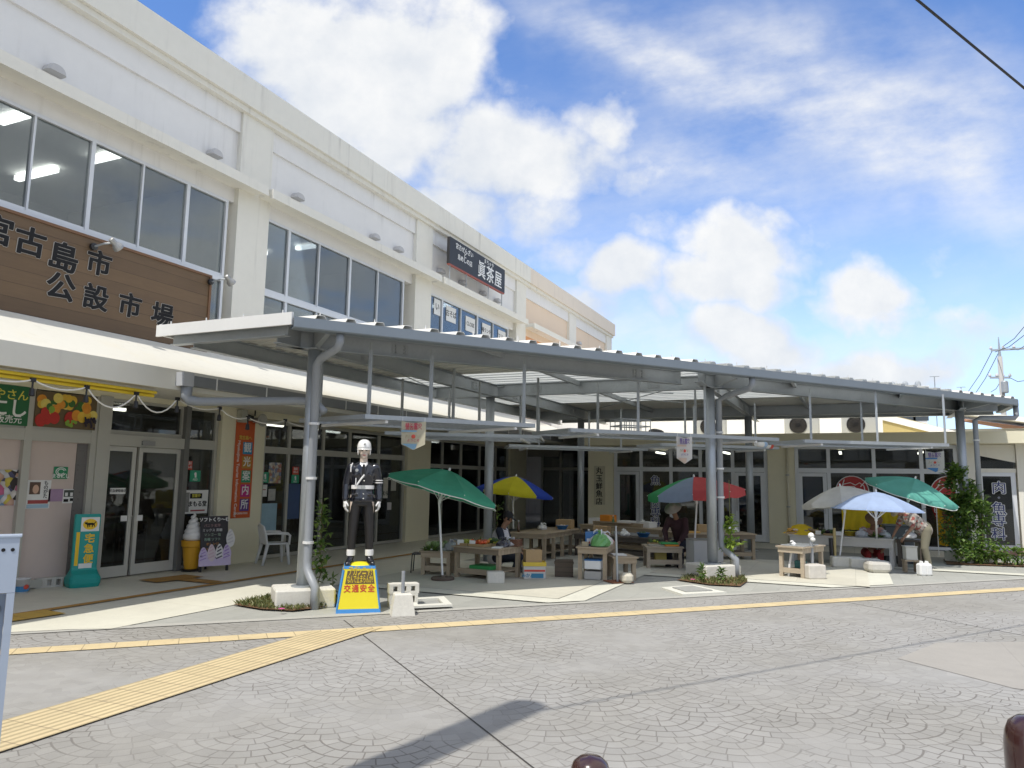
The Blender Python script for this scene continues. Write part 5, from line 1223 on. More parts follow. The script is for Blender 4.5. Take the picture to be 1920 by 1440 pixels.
# ------------------------------------------------------------------ figures
def fused(name, mb, voxel, parent, mat, smooth_it=6, world=False, label=None):
    """overlapping closed shapes merged into one continuous skin"""
    if world: mb.xform(wmat(parent).inverted())
    tmp = link('tmp', mb.mesh('tmp'))
    r = tmp.modifiers.new('r', 'REMESH'); r.mode = 'VOXEL'; r.voxel_size = voxel; r.use_smooth_shade = True
    if smooth_it:
        s = tmp.modifiers.new('s', 'SMOOTH'); s.iterations = smooth_it; s.factor = .5
    bpy.context.view_layer.update(); dg = bpy.context.evaluated_depsgraph_get()
    me = bpy.data.meshes.new_from_object(tmp.evaluated_get(dg)); bpy.data.objects.remove(tmp)
    me.materials.clear(); me.materials.append(mat); me.name = name
    o = link(name, me, parent)
    if label: o['label'] = label
    return o
def limb(m, pts, rs, n=12):
    pts = [Vector(p) for p in pts]; m.tube(pts, rs, n)
    for p, r in zip(pts, rs): m.ell(p, (r, r, r), 12, 8)
def loft(m, secs, n=20):
    """elliptic cross sections (cx, cy, z, rx, ry)"""
    m.rings([[Vector((cx + rx*math.cos(2*PI*k/n), cy + ry*math.sin(2*PI*k/n), z)) for k in range(n)] for cx, cy, z, rx, ry in secs])
def hand(m, wrist, d, side, curl=.5, s=1.0, palm=Vector((0, 1, 0))):
    """palm with five bent fingers; d = pointing direction, side = towards the thumb, palm = palm normal"""
    w = Vector(wrist); d = Vector(d).normalized(); side = (Vector(side) - d*Vector(side).dot(d)).normalized(); pn = d.cross(side)
    if pn.dot(Vector(palm)) < 0: pn = -pn
    limb(m, [w, w + d*.035*s], [.022*s, .024*s])
    for k in (-1, 0, 1): m.tube([w + d*.03*s + side*(.018*k*s), w + d*.095*s + side*(.023*k*s)], [.017*s, .0155*s], 8)
    for k, L in ((1.5, .070), (.5, .080), (-.5, .074), (-1.5, .058)):
        b = w + d*.088*s + side*(.0165*k*s); a1 = d*math.cos(curl*.6) + pn*math.sin(curl*.6); a2 = d*math.cos(curl*1.7) + pn*math.sin(curl*1.7)
        m.tube([b, b + a1*(L*.5*s), b + a1*(L*.5*s) + a2*(L*.5*s)], [.0098*s, .009*s, .0075*s], 7)
    tb = w + d*.03*s + side*.024*s; t1 = (d*.65 + side*.6 + pn*.35).normalized(); t2 = (d*.9 + side*.15 + pn*.45).normalized()
    m.tube([tb, tb + t1*.042*s, tb + t1*.042*s + t2*.03*s], [.013*s, .011*s, .009*s], 7)
def head(m, c, s=1.0, T=None):
    """skull, jaw, nose, ears; faces -y"""
    q = MB(); q.ell((0, .008, .03), (.076, .096, .105), 18, 14); q.ell((0, -.018, -.045), (.058, .070, .072), 16, 10)
    q.ell((0, -.098, -.005), (.013, .020, .026), 8, 6); q.ell((0, -.085, .022), (.010, .016, .022), 8, 6); q.ell((0, -.064, -.085), (.026, .024, .022), 8, 6)
    for sx in (-1, 1): q.ell((sx*.078, .01, .0), (.012, .022, .034), 8, 6)
    T2 = Matrix.Translation(Vector(c)) @ (T or Matrix.Identity(4)) @ Matrix.Scale(s, 4)
    q.xform(T2); m.v_off = len(m.v); m.add(q.v, q.f); return T2
# --- the traffic policeman statue and its pedestal
FL, FR = at_z(630, 1151), at_z(713, 1149)
ex = (FR - FL).normalized(); ey = Vector((-ex.y, ex.x, 0)); RZ = math.atan2(ex.y, ex.x)
hw = (FR - FL).length/2; pc = (FL + FR)/2 + ey*hw*.92
PH = hgt(675, 1062, pc - ey*.2)
t = thing('statue_pedestal', 'tapered yellow pedestal with blue edges and hand painted black and red lettering', 'pedestal', (pc.x, pc.y, 0), RZ)
YP = M('pedestal_yellow', (.78, .66, .02), .5, .06, 3); BP = M('pedestal_blue', (.06, .26, .60), .5, .1, 4)
b_, tp_ = hw, hw*.70
def fr_(z): return b_ + (tp_ - b_)*z/PH
def ring4(z, e=0): w = fr_(z) + e; return [Vector((-w, -w*.95, z)), Vector((w, -w*.95, z)), Vector((w, w*.95, z)), Vector((-w, w*.95, z))]
part('body', MB().rings([ring4(0), ring4(.012), ring4(PH - .02), ring4(PH)]), t, YP)
eb = MB(); eb.rings([ring4(0, .004), ring4(.055, .004)]); part('blue_foot', eb, t, BP); eb = MB(); eb.rings([ring4(PH - .03, .004), ring4(PH + .003, .004)], cap=True); part('blue_rim', eb, t, BP)
for sx, sy in ((-1, -1), (1, -1), (-1, 1), (1, 1)):
    a, c = fr_(.08), fr_(PH - .05); part('blue_edge', MB().beam((sx*(a + .001), sy*(a*.95 + .001), .056), (sx*(c + .001), sy*(c*.95 + .001), PH - .046), .018, .018), t, BP)
part('mound', MB().ell((0, 0, PH - .012), (tp_*.93, tp_*.88, .055), 16, 8), t, YP)
sl = math.atan2((b_ - tp_)*.95, PH); up_ = Vector((0, math.sin(sl), math.cos(sl)))
def onf(x, z, e=.003): return Vector((x, -fr_(z)*.95 - e, z))
part('dark_panel', MB().slab([onf(-fr_(.38)*.80, .375), onf(fr_(.38)*.86, .375), onf(fr_(.60)*.86, PH - .055), onf(-fr_(.60)*.80, PH - .055)], .004), t, M('panel_brown', (.13, .085, .03), .6, .15, 6))
PYEL = M('paint_yellow', (.62, .46, .03), .55, .08, 8); PRED = M('paint_red', (.55, .05, .03), .5, .1, 8)
text('アガンニャ!', .135, onf(.008, .535, .004), (1, 0, 0), up_, t, PYEL, 'lettering', .026, sx=.44, world=False)
text('なんで止まらんか!', .115, onf(.008, .43, .004), (1, 0, 0), up_, t, PYEL, 'lettering', .022, sx=.36, world=False)
for i, ch in enumerate('交通安全'): text(ch, .105, onf(-.157 + i*.105, .31, .002), (1, 0, 0), up_, t, PRED, 'character', .022, sx=.9, world=False)
def onl(y, z, e=.003): return Vector((-fr_(z) - e, y, z))
part('side_panel', MB().slab([onl(fr_(.38)*.6, .375), onl(-fr_(.38)*.7, .375), onl(-fr_(.6)*.7, PH - .055), onl(fr_(.6)*.6, PH - .055)], .004), t, MATS['panel_brown'])
for i, (s_, z) in enumerate((('アガン', .54), ('なんで', .44))): text(s_, .11, onl(0, z, .005), (0, -1, 0), Vector((math.sin(sl), 0, math.cos(sl))), t, PYEL, 'lettering', .03, sx=.8, world=False)

t = thing('policeman_statue', 'glossy painted statue of a traffic policeman in white helmet and gloves', 'statue', (pc.x, pc.y, PH), RZ)
PAINT = M('glossy_navy_paint', (.008, .009, .015), .16, .05, 4, coat=.8)
PAINT2 = M('black_trouser_paint', (.013, .012, .012), .42, .05, 4, coat=.06)
FACE = M('statue_face_paint', (.62, .52, .43), .3, .04, 5, coat=.3); GLOVE = M('glossy_white_paint', (.80, .79, .76), .25, .03, 5, coat=.4)
hc = (0, -.005, 1.545)
m = MB(); head(m, hc, .93); limb(m, [(0, .01, 1.33), (0, .0, 1.47)], [.056, .053])
loft(m, [(0, .01, .90, .12, .08), (0, .01, 1.1, .13, .09), (0, .01, 1.3, .15, .085), (0, .01, 1.36, .07, .06)])
for sx in (-1, 1):
    limb(m, [(sx*.10, .01, .92), (sx*.115, .0, .5), (sx*.125, .01, .10)], [.07, .05, .04]); limb(m, [(sx*.165, .01, 1.32), (sx*.222, .02, 1.09), (sx*.228, -.02, .88)], [.045, .03, .024])
fused('body', m, .009, t, FACE, 3)
# face
fc = MB()
for sx in (-1, 1): fc.ell((hc[0] + sx*.030, hc[1] - .083, hc[2] + .014), (.013, .006, .006), 8, 6); fc.beam((sx*.014, hc[1] - .088, hc[2] + .034), (sx*.046, hc[1] - .080, hc[2] + .036), .004, .006)
part('eyes', fc, t, INK); part('lips', MB().ell((0, hc[1] - .079, hc[2] - .050), (.023, .009, .0075), 10, 6), t, M('lip_red', (.45, .10, .08), .3, .05, 5))
part('whites', MB().ell((-.030, hc[1] - .080, hc[2] + .014), (.017, .006, .009), 8, 6).ell((.030, hc[1] - .080, hc[2] + .014), (.017, .006, .009), 8, 6), t, GLOVE) if False else None
hp = [(.001, .125), (.03, .123), (.06, .112), (.085, .090), (.10, .055), (.106, .02), (.108, -.01), (.104, -.012), (.09, .0)]
part('helmet', MB().lathe(hp[::-1], n=28, T=Matrix.Translation((0, .012, hc[2] + .048)) @ Matrix.Diagonal((.92, 1.05, 1, 1))).rings([[Vector((.09*math.cos(a)*k, -.03 - .085*k*abs(math.sin(a))*1.0 , hc[2] + .040 + dz)) for a in [PI + PI*i/14 for i in range(15)]] for k, dz in ((1.0, 0), (1.12, -.012), (1.12, -.018), (1.0, -.006))], closed=False), t, GLOVE, smooth=True)
part('ear_guard', MB().ell((-.083, .02, hc[2] - .005), (.014, .05, .055), 10, 8).ell((.083, .02, hc[2] - .005), (.014, .05, .055), 10, 8), t, GLOVE, smooth=True) if False else None
for sx in (-1, 1): part('ear_guard', MB().ell((sx*.080, .025, hc[2] + .0), (.014, .045, .052), 10, 8), t, GLOVE, smooth=True)
part('badge', MB().ell((0, -.105, hc[2] + .105), (.014, .008, .016), 8, 6), t, M('badge_grey', (.45, .45, .42), .3, .05, 5, metal=.6))
# coat, one continuous painted surface
m = MB()
loft(m, [(0, .01, .855, .172, .118), (0, .01, .90, .170, .118), (0, .01, 1.00, .152, .105), (0, .01, 1.06, .146, .10), (0, .01, 1.15, .158, .108), (0, .008, 1.25, .175, .112), (0, .01, 1.32, .178, .10), (0, .012, 1.365, .13, .085), (0, .012, 1.40, .075, .065)])
for sx in (-1, 1):
    limb(m, [(sx*.165, .01, 1.325), (sx*.20, .02, 1.21), (sx*.222, .02, 1.09), (sx*.225, .0, .98), (sx*.228, -.02, .885)], [.066, .060, .052, .047, .043])
for sx in (-1, 1): m.beam((sx*.085, -.095, 1.22), (sx*.165, -.095, 1.22), .03, .012); m.beam((sx*.075, -.102, .955), (sx*.155, -.10, .955), .03, .02)
fused('coat', m, .009, t, PAINT, 4)
lap = MB()
for sx in (-1, 1): lap.slab([(sx*.060, -.070, 1.385), (sx*.105, -.088, 1.29), (sx*.055, -.106, 1.25), (sx*.012, -.112, 1.16), (sx*.030, -.092, 1.30)][::sx], .012)
part('lapels', lap, t, PAINT); 
part('shirt', MB().slab([(-.045, -.066, 1.39), (-.010, -.104, 1.185), (.010, -.104, 1.185), (.045, -.066, 1.39)], .03), t, GLOVE)
col = MB()
for sx in (-1, 1): part('collar', MB().slab([(0, -.075, 1.365), (sx*.050, -.055, 1.405), (sx*.055, -.06, 1.37), (sx*.022, -.088, 1.335)][::-sx], .012), t, GLOVE)
part('tie', MB().slab([(-.013, -.098, 1.355), (-.020, -.122, 1.22), (0, -.124, 1.18), (.020, -.122, 1.22), (.013, -.098, 1.355)], .015).ell((0, -.092, 1.352), (.017, .014, .018), 8, 6), t, INK)
bt = MB(); R = []
for z, e in ((1.028, .002), (1.030, .010), (1.078, .010), (1.080, .002)): R.append([Vector(((.149 + e)*math.cos(2*PI*k/28), .01 + (.103 + e)*math.sin(2*PI*k/28), z)) for k in range(28)])
part('belt', bt.rings(R), t, GLOVE, smooth=False); part('buckle', MB().cbox((0, -.104, 1.054), (.055, .012, .052)).cbox((0, -.110, 1.054), (.03, .006, .026), M('badge_grey', None)), t, M('buckle_cream', (.62, .60, .50), .3, .05, 4))
part('cross_strap', MB().tube([(.012, -.116, 1.225), (-.03, -.122, 1.17), (-.075, -.117, 1.10), (-.10, -.104, 1.055)], .013, 6), t, GLOVE)
part('lanyard', MB().tube([(-.150, -.045, 1.385), (-.172, -.06, 1.33), (-.172, -.066, 1.26)], .008, 6).tube([(-.10, -.118, 1.18), (-.10, -.122, 1.10), (-.115, -.11, 1.06), (-.14, -.09, 1.08)], .007, 6), t, GLOVE)
part('chest_badge', MB().lathe([(.001, 0), (.022, 0), (.022, .006), (.001, .008)], n=14, T=Matrix.Translation((-.092, -.108, 1.285)) @ Matrix.Rotation(PI/2, 4, 'X')), t, M('badge_grey', None))
for z in (1.150, 1.118): part('arm_ring', MB().lathe([(.0585, -.007), (.061, -.006), (.061, .006), (.0585, .007)], (.2175, .02, z), 18), t, GLOVE)
bn = MB()
for z in (1.14, .96, .90): bn.ell((.012, -.115, z), (.009, .006, .009), 8, 6)
part('buttons', bn, t, M('badge_grey', None))
# trousers, gaiters, shoes, gloves
m = MB()
loft(m, [(0, .01, .93, .145, .095), (0, .01, .86, .155, .10), (0, .01, .80, .15, .098)])
for sx in (-1, 1):
    limb(m, [(sx*.082, .01, .84), (sx*.100, .005, .62), (sx*.112, .0, .44), (sx*.122, .01, .21)], [.082, .070, .060, .055])
fused('trousers', m, .009, t, PAINT2, 4)
for sx in (-1, 1):
    part('gaiter', MB().lathe([(.045, .12), (.058, .125), (.060, .205), (.045, .21)], (sx*.124, .012, 0), 16), t, GLOVE)
    s_ = MB(); a = rad(18)*sx; T = Matrix.Translation((sx*.126, .0, 0)) @ Matrix.Rotation(a, 4, 'Z')
    q = MB(); loft(q, [(0, -.055, .004, .046, .125), (0, -.055, .03, .048, .128), (0, -.040, .06, .043, .105), (0, .01, .10, .044, .055), (0, .015, .14, .046, .05)], 16); q.xform(T)
    part('shoe', q, t, PAINT, smooth=True)
    m = MB(); hand(m, (sx*.229, -.022, .885), (sx*.02, -.10, -1), (-sx*.25, -1, 0), .55, 1.12, palm=(-sx, 0, 0)); fused('glove', m, .0045, t, GLOVE, 1)

# --- people at the stalls
SKINM = M('weathered_skin', (.30, .165, .10), .55, .08, 6)
def person(name, loc, rz, label, J, shirt, trousers=None, hair=None, hat=None, sleeves='short', scale=1.0, shoes=True, vest=None):
    """J: joints pelvis, chest, neck, head, and l/r shoulder, elbow, wrist, hip, knee, ankle in local metres (faces -y)"""
    t = thing('person', label, 'person', loc, rz)
    V = {k: Vector(v) for k, v in J.items()}
    m = MB(); d = (V['head'] - V['neck']).normalized()
    lean = J.get('tilt', 0.0) if False else math.atan2(V['neck'].y - V['head'].y, V['head'].z - V['neck'].z)
    T = Matrix.Rotation(J2.get('nod', lean), 4, 'X') if (J2 := {'nod': lean*.9}) else None
    head(m, V['head'], .95, T)
    limb(m, [V['chest'], V['neck'], V['head'] - Vector((0, 0, .03))], [.07, .055, .052])
    limb(m, [V['pelvis'], (V['pelvis'] + V['chest'])/2, V['chest']], [.13, .125, .13])
    for s in 'lr':
        limb(m, [V['chest'].lerp(V[s + 'shoulder'], .5), V[s + 'shoulder'], V[s + 'elbow'], V[s + 'wrist']], [.07, .052, .038, .026])
        limb(m, [V['pelvis'], V[s + 'hip'], V[s + 'knee'], V[s + 'ankle']], [.09, .085, .055, .04])
        dd = (V[s + 'wrist'] - V[s + 'elbow']).normalized(); hand(m, V[s + 'wrist'], dd, (-1 if s == 'l' else 1, -.4, .3), .7, .95, palm=(0, 0, -1))
    fused('body', m, .012, t, SKINM, 3)
    fc = MB()
    T2 = Matrix.Translation(V['head']) @ T @ Matrix.Scale(.95, 4)
    for sx in (-1, 1): fc.ell((sx*.030, -.090, .014), (.012, .006, .006), 8, 6); fc.beam((sx*.014, -.096, .034), (sx*.046, -.088, .036), .004, .006)
    fc.ell((0, -.086, -.050), (.020, .006, .006), 8, 6); fc.xform(T2); part('face_features', fc, t, M('face_dark', (.06, .03, .025), .5, .1, 5))
    m = MB(); lo = V['pelvis']; c = V['chest']
    mid = (lo + c)/2; limb(m, [lo + Vector((0, 0, -.02)), mid, c, c.lerp(V['neck'], .45)], [.165, .155, .165, .10])
    for s in 'lr':
        e = V[s + 'shoulder'].lerp(V[s + 'elbow'], .95 if sleeves == 'long' else .75)
        pts = [c.lerp(V[s + 'shoulder'], .5), V[s + 'shoulder'], e]; rs = [.11, .078, .066]
        if sleeves == 'long': pts.append(V[s + 'elbow'].lerp(V[s + 'wrist'], .85)); rs.append(.048)
        limb(m, pts, rs)
    fused('shirt', m, .014, t, shirt, 3)
    if vest:
        m = MB(); limb(m, [lo + Vector((0, 0, -.03)), mid, c, c.lerp(V['neck'], .40)], [.176, .166, .176, .105])
        for s in 'lr': limb(m, [c.lerp(V[s + 'shoulder'], .3), c.lerp(V[s + 'shoulder'], .72)], [.12, .098])
        fused('vest', m, .014, t, vest, 3)
    if trousers:
        m = MB(); limb(m, [lo + Vector((0, 0, .03)), lo], [.15, .155])
        for s in 'lr': limb(m, [lo.lerp(V[s + 'hip'], .6), V[s + 'hip'], V[s + 'knee'], V[s + 'knee'].lerp(V[s + 'ankle'], .92)], [.12, .108, .078, .065])
        fused('trousers', m, .014, t, trousers, 3)
    if shoes:
        for s in 'lr': q = MB(); loft(q, [(0, -.06, -.06, .045, .125), (0, -.06, -.03, .046, .125), (0, -.02, .0, .042, .07), (0, .0, .04, .04, .045)], 14); q.xform(Matrix.Translation(V[s + 'ankle'])); part('shoe', q, t, BLACKP, smooth=True)
    if hair:
        h = MB().lathe([(.001, .120), (.05, .112), (.082, .075), (.092, .02), (.088, -.045), (.07, -.055)][::-1], n=18, T=T2 @ Matrix.Translation((0, .016, .03)) @ Matrix.Diagonal((.9, 1.08, 1, 1))); part('hair', h, t, hair, smooth=True)
    if hat:
        kind, mat = hat
        if kind == 'cap':
            h = MB().lathe([(.001, .125), (.05, .118), (.088, .08), (.098, .02), (.09, .015)][::-1], n=20, T=T2 @ Matrix.Translation((0, .01, .035)) @ Matrix.Diagonal((.92, 1.1, 1, 1))); h.slab([T2 @ Vector(p) for p in ((-.07, -.075, .062), (-.055, -.165, .05), (0, -.185, .047), (.055, -.165, .05), (.07, -.075, .062))], .008)
        else:
            br_ = .20 if kind == 'brim' else .17
            h = MB().lathe([(.001, .128), (.055, .124), (.088, .10), (.095, .045), (br_, .015), (br_ + .003, .008), (.09, .035)][::-1], n=24, T=T2 @ Matrix.Translation((0, .01, .03)) @ Matrix.Diagonal((.95, 1.08, 1, 1)))
        part('hat', h, t, mat, smooth=kind != 'cap')
    return t
def seated(lean=.15, armz=.62, reach=.32, drop=0.0):
    y = -lean
    J = dict(pelvis=(0, .05, .46), chest=(0, .05 + y*.8, .86), neck=(0, .04 + y*1.2, 1.06), head=(0, .0 + y*1.5, 1.21), lshoulder=(.18, .05 + y, .98), rshoulder=(-.18, .05 + y, .98),
                lelbow=(.24, -.05 + y, .74), relbow=(-.24, -.05 + y, .74), lwrist=(.16, -.05 - reach + y*.5, armz), rwrist=(-.14, -.05 - reach + y*.5, armz),
                lhip=(.10, .0, .46), rhip=(-.10, .0, .46), lknee=(.13, -.40, .47), rknee=(-.13, -.40, .47), lankle=(.13, -.38, .08), rankle=(-.13, -.38, .08))
    return {k: (v[0], v[1], v[2] - (drop if 'ankle' not in k else 0)) for k, v in J.items()}
WHT = M('white_vest_cloth', (.66, .64, .66), .9, .08, 6); DKC = M('dark_maroon_cloth', (.05, .022, .025), .9, .2, 5); KHAKI = M('khaki_cloth', (.20, .185, .13), .9, .12, 5); NAVYC = M('navy_cloth', (.02, .025, .04), .9, .15, 5)
HAIRB = M('black_hair', (.012, .011, .011), .5, .1, 9)
p = person('person', (13.5, 6.38, 0), rad(8), 'vendor in a dark cap and white vest sitting behind the tomato table', seated(.12, drop=.18), NAVYC, NAVYC, HAIRB, ('cap', M('cap_black', (.015, .015, .017), .8, .1, 6)), vest=WHT)
p = person('person', (16.55, 3.42, 0), rad(-100), 'vendor in dark clothes and a pale sun hat leaning forward under the rainbow parasol', seated(.30, .55, .30), DKC, NAVYC, HAIRB, ('brim', M('hat_pale', (.36, .32, .27), .9, .1, 6)), 'long')
p = person('person', (19.35, -.33, 0), rad(-80), 'seated vendor in brown hat and pink top behind the pale blue parasol', seated(.34, .60, .34, .20), M('pink_floral_cloth', (.52, .30, .26), .9, .3, 14), M('red_cloth', (.38, .04, .04), .8, .15, 5), HAIRB, ('brim', M('hat_brown', (.16, .09, .05), .9, .1, 6)), 'long')
bend = dict(pelvis=(0, .12, .86), chest=(0, -.20, 1.10), neck=(0, -.36, 1.20), head=(0, -.47, 1.25), lshoulder=(.18, -.25, 1.15), rshoulder=(-.18, -.25, 1.15), lelbow=(.23, -.32, .90), relbow=(-.23, -.34, .90),
            lwrist=(.17, -.46, .70), rwrist=(-.15, -.50, .72), lhip=(.10, .10, .84), rhip=(-.10, .10, .84), lknee=(.12, .02, .46), rknee=(-.12, .05, .46), lankle=(.13, .10, .07), rankle=(-.13, .13, .07))
FLORAL = patch('floral_shirt', [(.58, .52, .44), (.55, .46, .40), (.60, .55, .48), (.42, .12, .10), (.50, .46, .40), (.22, .20, .17), (.58, .53, .46)], 22, .9)
q = at_z(1733, 1068); p = person('person', (q.x - .05, q.y + .06, 0), rad(-150), 'man in a straw hat and floral shirt bending over a box beside the blue parasol', bend, FLORAL, KHAKI, HAIRB, ('straw', M('straw_hat', (.46, .38, .22), .9, .12, 8)))
# ------------------------------------------------------------------ stalls, parasols and goods
def table(FLp, FRp, depth, H, label, mat=WOODT, apron=.12, shelf=True, group='wooden stall tables', rows=2, name='stall_table', board=None):
    a, b = Vector((*FLp, 0)), Vector((*FRp, 0)); L = (b - a).length; rz = math.atan2(b.y - a.y, b.x - a.x)
    c = (a + b)/2 + Vector((-math.sin(rz), math.cos(rz), 0))*(depth/2)
    t = thing(name, label, 'table', c, rz, group)
    x, y = L/2, depth/2
    tp = MB(); tp.box(-x - .03, x + .03, -y - .03, y + .03, H - .025, H); tp.box(-x, x, -y, -y + .03, H - apron, H - .0255); tp.box(-x, x, y - .03, y, H - apron, H - .0255); tp.box(-x, -x + .03, -y + .031, y - .031, H - apron, H - .0255); tp.box(x - .03, x, -y + .031, y - .031, H - apron, H - .0255)
    part('top', tp, t, mat)
    ny = max(2, rows)
    for sx in (-1, 1):
        for k in range(ny):
            yy = -y + .075 + k*(2*y - .15)/(ny - 1); part('leg', MB().box(sx*(x - .035) - .035, sx*(x - .035) + .035, yy - .035, yy + .035, 0, H - apron - .001), t, mat)
    if shelf:
        sh = MB(); sh.box(-x + .02, x - .02, -y + .05, -y + .085, .10, .19); sh.box(-x + .02, x - .02, y - .085, y - .05, .10, .19); sh.box(-x + .072, x - .072, -y + .086, y - .086, .14, .16); part('shelf', sh, t, mat)
    return t, Matrix.Translation(c) @ Matrix.Rotation(rz, 4, 'Z'), H
def on(Tt, x, y, z=0): return Tt[1] @ Vector((x, y, Tt[2] + z))
T1 = table((12.18, 6.66), (12.06, 5.70), .80, .585, 'weathered stall table of tomatoes and greens under the green parasol')
T1b = table((12.13, 7.32), (12.30, 6.80), .55, .46, 'low weathered side table left of the tomato table', group='wooden stall tables')
T2 = table((15.80, 7.20), (15.78, 6.32), 2.3, .60, 'long bare table top behind the yellow and blue parasol', rows=5, shelf=True)
T3 = table((13.0, 4.56), (13.09, 4.05), 1.5, .61, 'grey stall table with carrier bags on it in the middle of the stalls', shelf=False, rows=3)
T3b = table((13.32, 3.98), (13.56, 3.62), .62, .43, 'low grey table with stool legs right beside the carrier bag table', shelf=False)
T4 = table((15.52, 3.92), (15.80, 3.25), .62, .46, 'small table with a green and an orange tray in front of the rainbow parasol vendor', WOODL)
T5 = table((17.6, 3.75), (18.55, 2.1), .8, .62, 'dark table with a black bag on its shelf behind the middle canopy column')
T6 = table((15.58, 1.36), (15.40, .90), .95, .60, 'pale wooden stand with a sheet of metal on top, right of the middle column', WOODL, shelf=True)
T7 = table((18.6, 1.35), (18.35, -.75), .85, .64, 'long grey white table under the white and blue parasols', M('grey_white_boards', (.50, .485, .45), .8, .15, 4), shelf=False, rows=3, apron=.20)
T8 = table((19.3, 6.7), (18.3, 4.3), .9, .64, 'far table with foam boxes and an orange crate before the passage', rows=3)
T9 = table((17.4, 6.2), (16.9, 4.0), .55, .52, 'dark low bench table behind the carrier bag table', M('dark_bench_wood', (.10, .085, .07), .8, .2, 3))
def stack(Tt, x, y, d, mat, name, label, cat, rz=0.0, z=0.0, group=None, ch=.008, lid=None):
    p = on(Tt, x, y, z); R0 = Tt[0].rotation_euler[2]
    t = thing(name, label, cat, p, R0 + rz, group); part('body', MB().cbox((0, 0, d[2]/2 + .001), d, None, 0, ch), t, mat)
    if lid: part('lid', MB().cbox((0, 0, d[2] + .012), (d[0] + .02, d[1] + .02, .022), None, 0, ch), t, lid)
    return t
CARD = M('brown_cardboard', (.42, .29, .15), .85, .1, 5); FOAM = M('white_foam', (.78, .78, .76), .7, .04, 6)
BLUEP = M('blue_plastic', (.04, .17, .42), .4, .08, 5); YELP = M('yellow_plastic', (.68, .50, .05), .45, .08, 4); GRNP = M('green_plastic', (.05, .36, .10), .45, .08, 4); ORGP = M('orange_plastic', (.72, .26, .03), .45, .08, 4)
# trays of produce on T1
def tray(Tt, x, y, w, d, mats, label, n=26, r=.03, rz=0.0, cat='produce', z=0.0, tm=None, name='produce_tray', long=1.0):
    p = on(Tt, x, y, z); t = thing(name, label, cat, p, Tt[0].rotation_euler[2] + rz); tr = MB()
    tr.box(-w/2, w/2, -d/2, d/2, .001, .012); tr.box(-w/2, w/2, -d/2, -d/2 + .012, .0121, .05); tr.box(-w/2, w/2, d/2 - .012, d/2, .0121, .05); tr.box(-w/2, -w/2 + .012, -d/2 + .0121, d/2 - .0121, .0121, .05); tr.box(w/2 - .012, w/2, -d/2 + .0121, d/2 - .0121, .0121, .05)
    part('tray', tr, t, tm or CARD); g_ = random.Random(hash((round(x, 2), round(y, 2), n)) % 999); h = MB()
    for i in range(n):
        k = g_.uniform(.8, 1.2); h.ell((g_.uniform(-w/2 + r, w/2 - r), g_.uniform(-d/2 + r, d/2 - r), .02 + r + g_.random()*.05), (r*k*long, r*k, r*k*.9), 9, 6, g_.choice(mats), Matrix.Rotation(0, 4, 'Z'))
    part('heap', h, t, None, smooth=True, stuff=False); return t
TOM = M('tomato_red', (.62, .10, .03), .3, .15, 9); TOM2 = M('tomato_orange', (.68, .22, .04), .3, .15, 9); LIM = M('lime_fruit', (.38, .42, .05), .4, .2, 9); DKG = M('dark_greens', (.05, .10, .03), .6, .3, 9); AUB = M('aubergine', (.03, .02, .035), .25, .1, 5)
tray(T1, -.02, -.24, .34, .26, [TOM, TOM, TOM2], 'tray of red tomatoes at the front of the table under the green parasol', 40)
tray(T1, -.33, -.24, .24, .26, [LIM, LIM, M('yellow_fruit', (.62, .48, .07), .4, .2, 9)], 'tray of green and yellow citrus left of the tomatoes', 34, .026)
tray(T1, .10, .05, .40, .24, [DKG, LIM, DKG], 'tray of dark leafy greens behind the tomatoes', 34, .04)
# wrapped vegetables in clear bags
PLAST = M('clear_bag_film', (.55, .56, .58), .12, .2, 20, spec=.8)
def bag(loc, r, mat, label, knot=True, cat='bag', name='carrier_bag', seed=1, mat2=None, group=None, sq=1.0, h=1.3):
    g_ = random.Random(seed); t = thing(name, label, cat, loc, g_.uniform(0, 6), group); n = 16; R = []
    for z, k in ((0, .75), (.06, 1.0), (.3, 1.08), (.55, .95), (.75, .62), (.86, .26), (.92, .16), (1.0, .30), (1.08, .22)):
        R.append([Vector((r*k*math.cos(2*PI*i/n)*(1 + .16*g_.uniform(-1, 1)), r*k*math.sin(2*PI*i/n)*sq*(1 + .16*g_.uniform(-1, 1)), z*r*h)) for i in range(n)])
    m = MB(); m.rings(R, mat)
    if mat2:
        for i, f in enumerate(m.f):
            if 2 < (i % n) < 10: m.mi[i] = 1
        m.mats.append(mat2)
    part('bag_body', m, t, mat, smooth=False)
    for s in (-1, 1): part('handle', MB().tube([(s*r*.14, 0, r*h*.98), (s*r*.40, .02, r*h*1.10), (s*r*.62, .05, r*h*.98), (s*r*.66, .06, r*h*.80)], [.012, .016, .012, .004], 5), t, mat)
    return t
for i, (x, y) in enumerate(((.28, .12), (.40, .2), (.34, -.04))): bag(on(T1, x, y), .11, [M('dark_bag_film', (.05, .05, .07), .15, .5, 22, spec=.9), PLAST, MATS['dark_bag_film'] if 'dark_bag_film' in MATS else PLAST][i], ('bag of dark aubergines at the back right of the tomato table', 'clear bag of vegetables at the right end of the tomato table', 'shiny dark bag of vegetables in front of the clear bag on the tomato table')[i], seed=i + 3, group=None)
stack(T1, .40, -.30, (.16, .24, .02), PAPER, 'newspaper', 'folded newspaper on the right front corner of the tomato table', 'newspaper', .3)
for k in range(4): stack(T1, .47, .22, (.16, .22, .030), BRN, 'wooden_tray', 'dark wooden tray, %s in the stack of four on the tomato table' % ('bottom one', 'second from bottom', 'third from bottom', 'topmost')[k], 'tray', .1, k*.032)
t = stack(T1, -.05, .0, (.44, .42, .07), GRNP, 'plastic_tray', 'green plastic tray on the shelf under the tomato table', 'tray', .05, -.42)
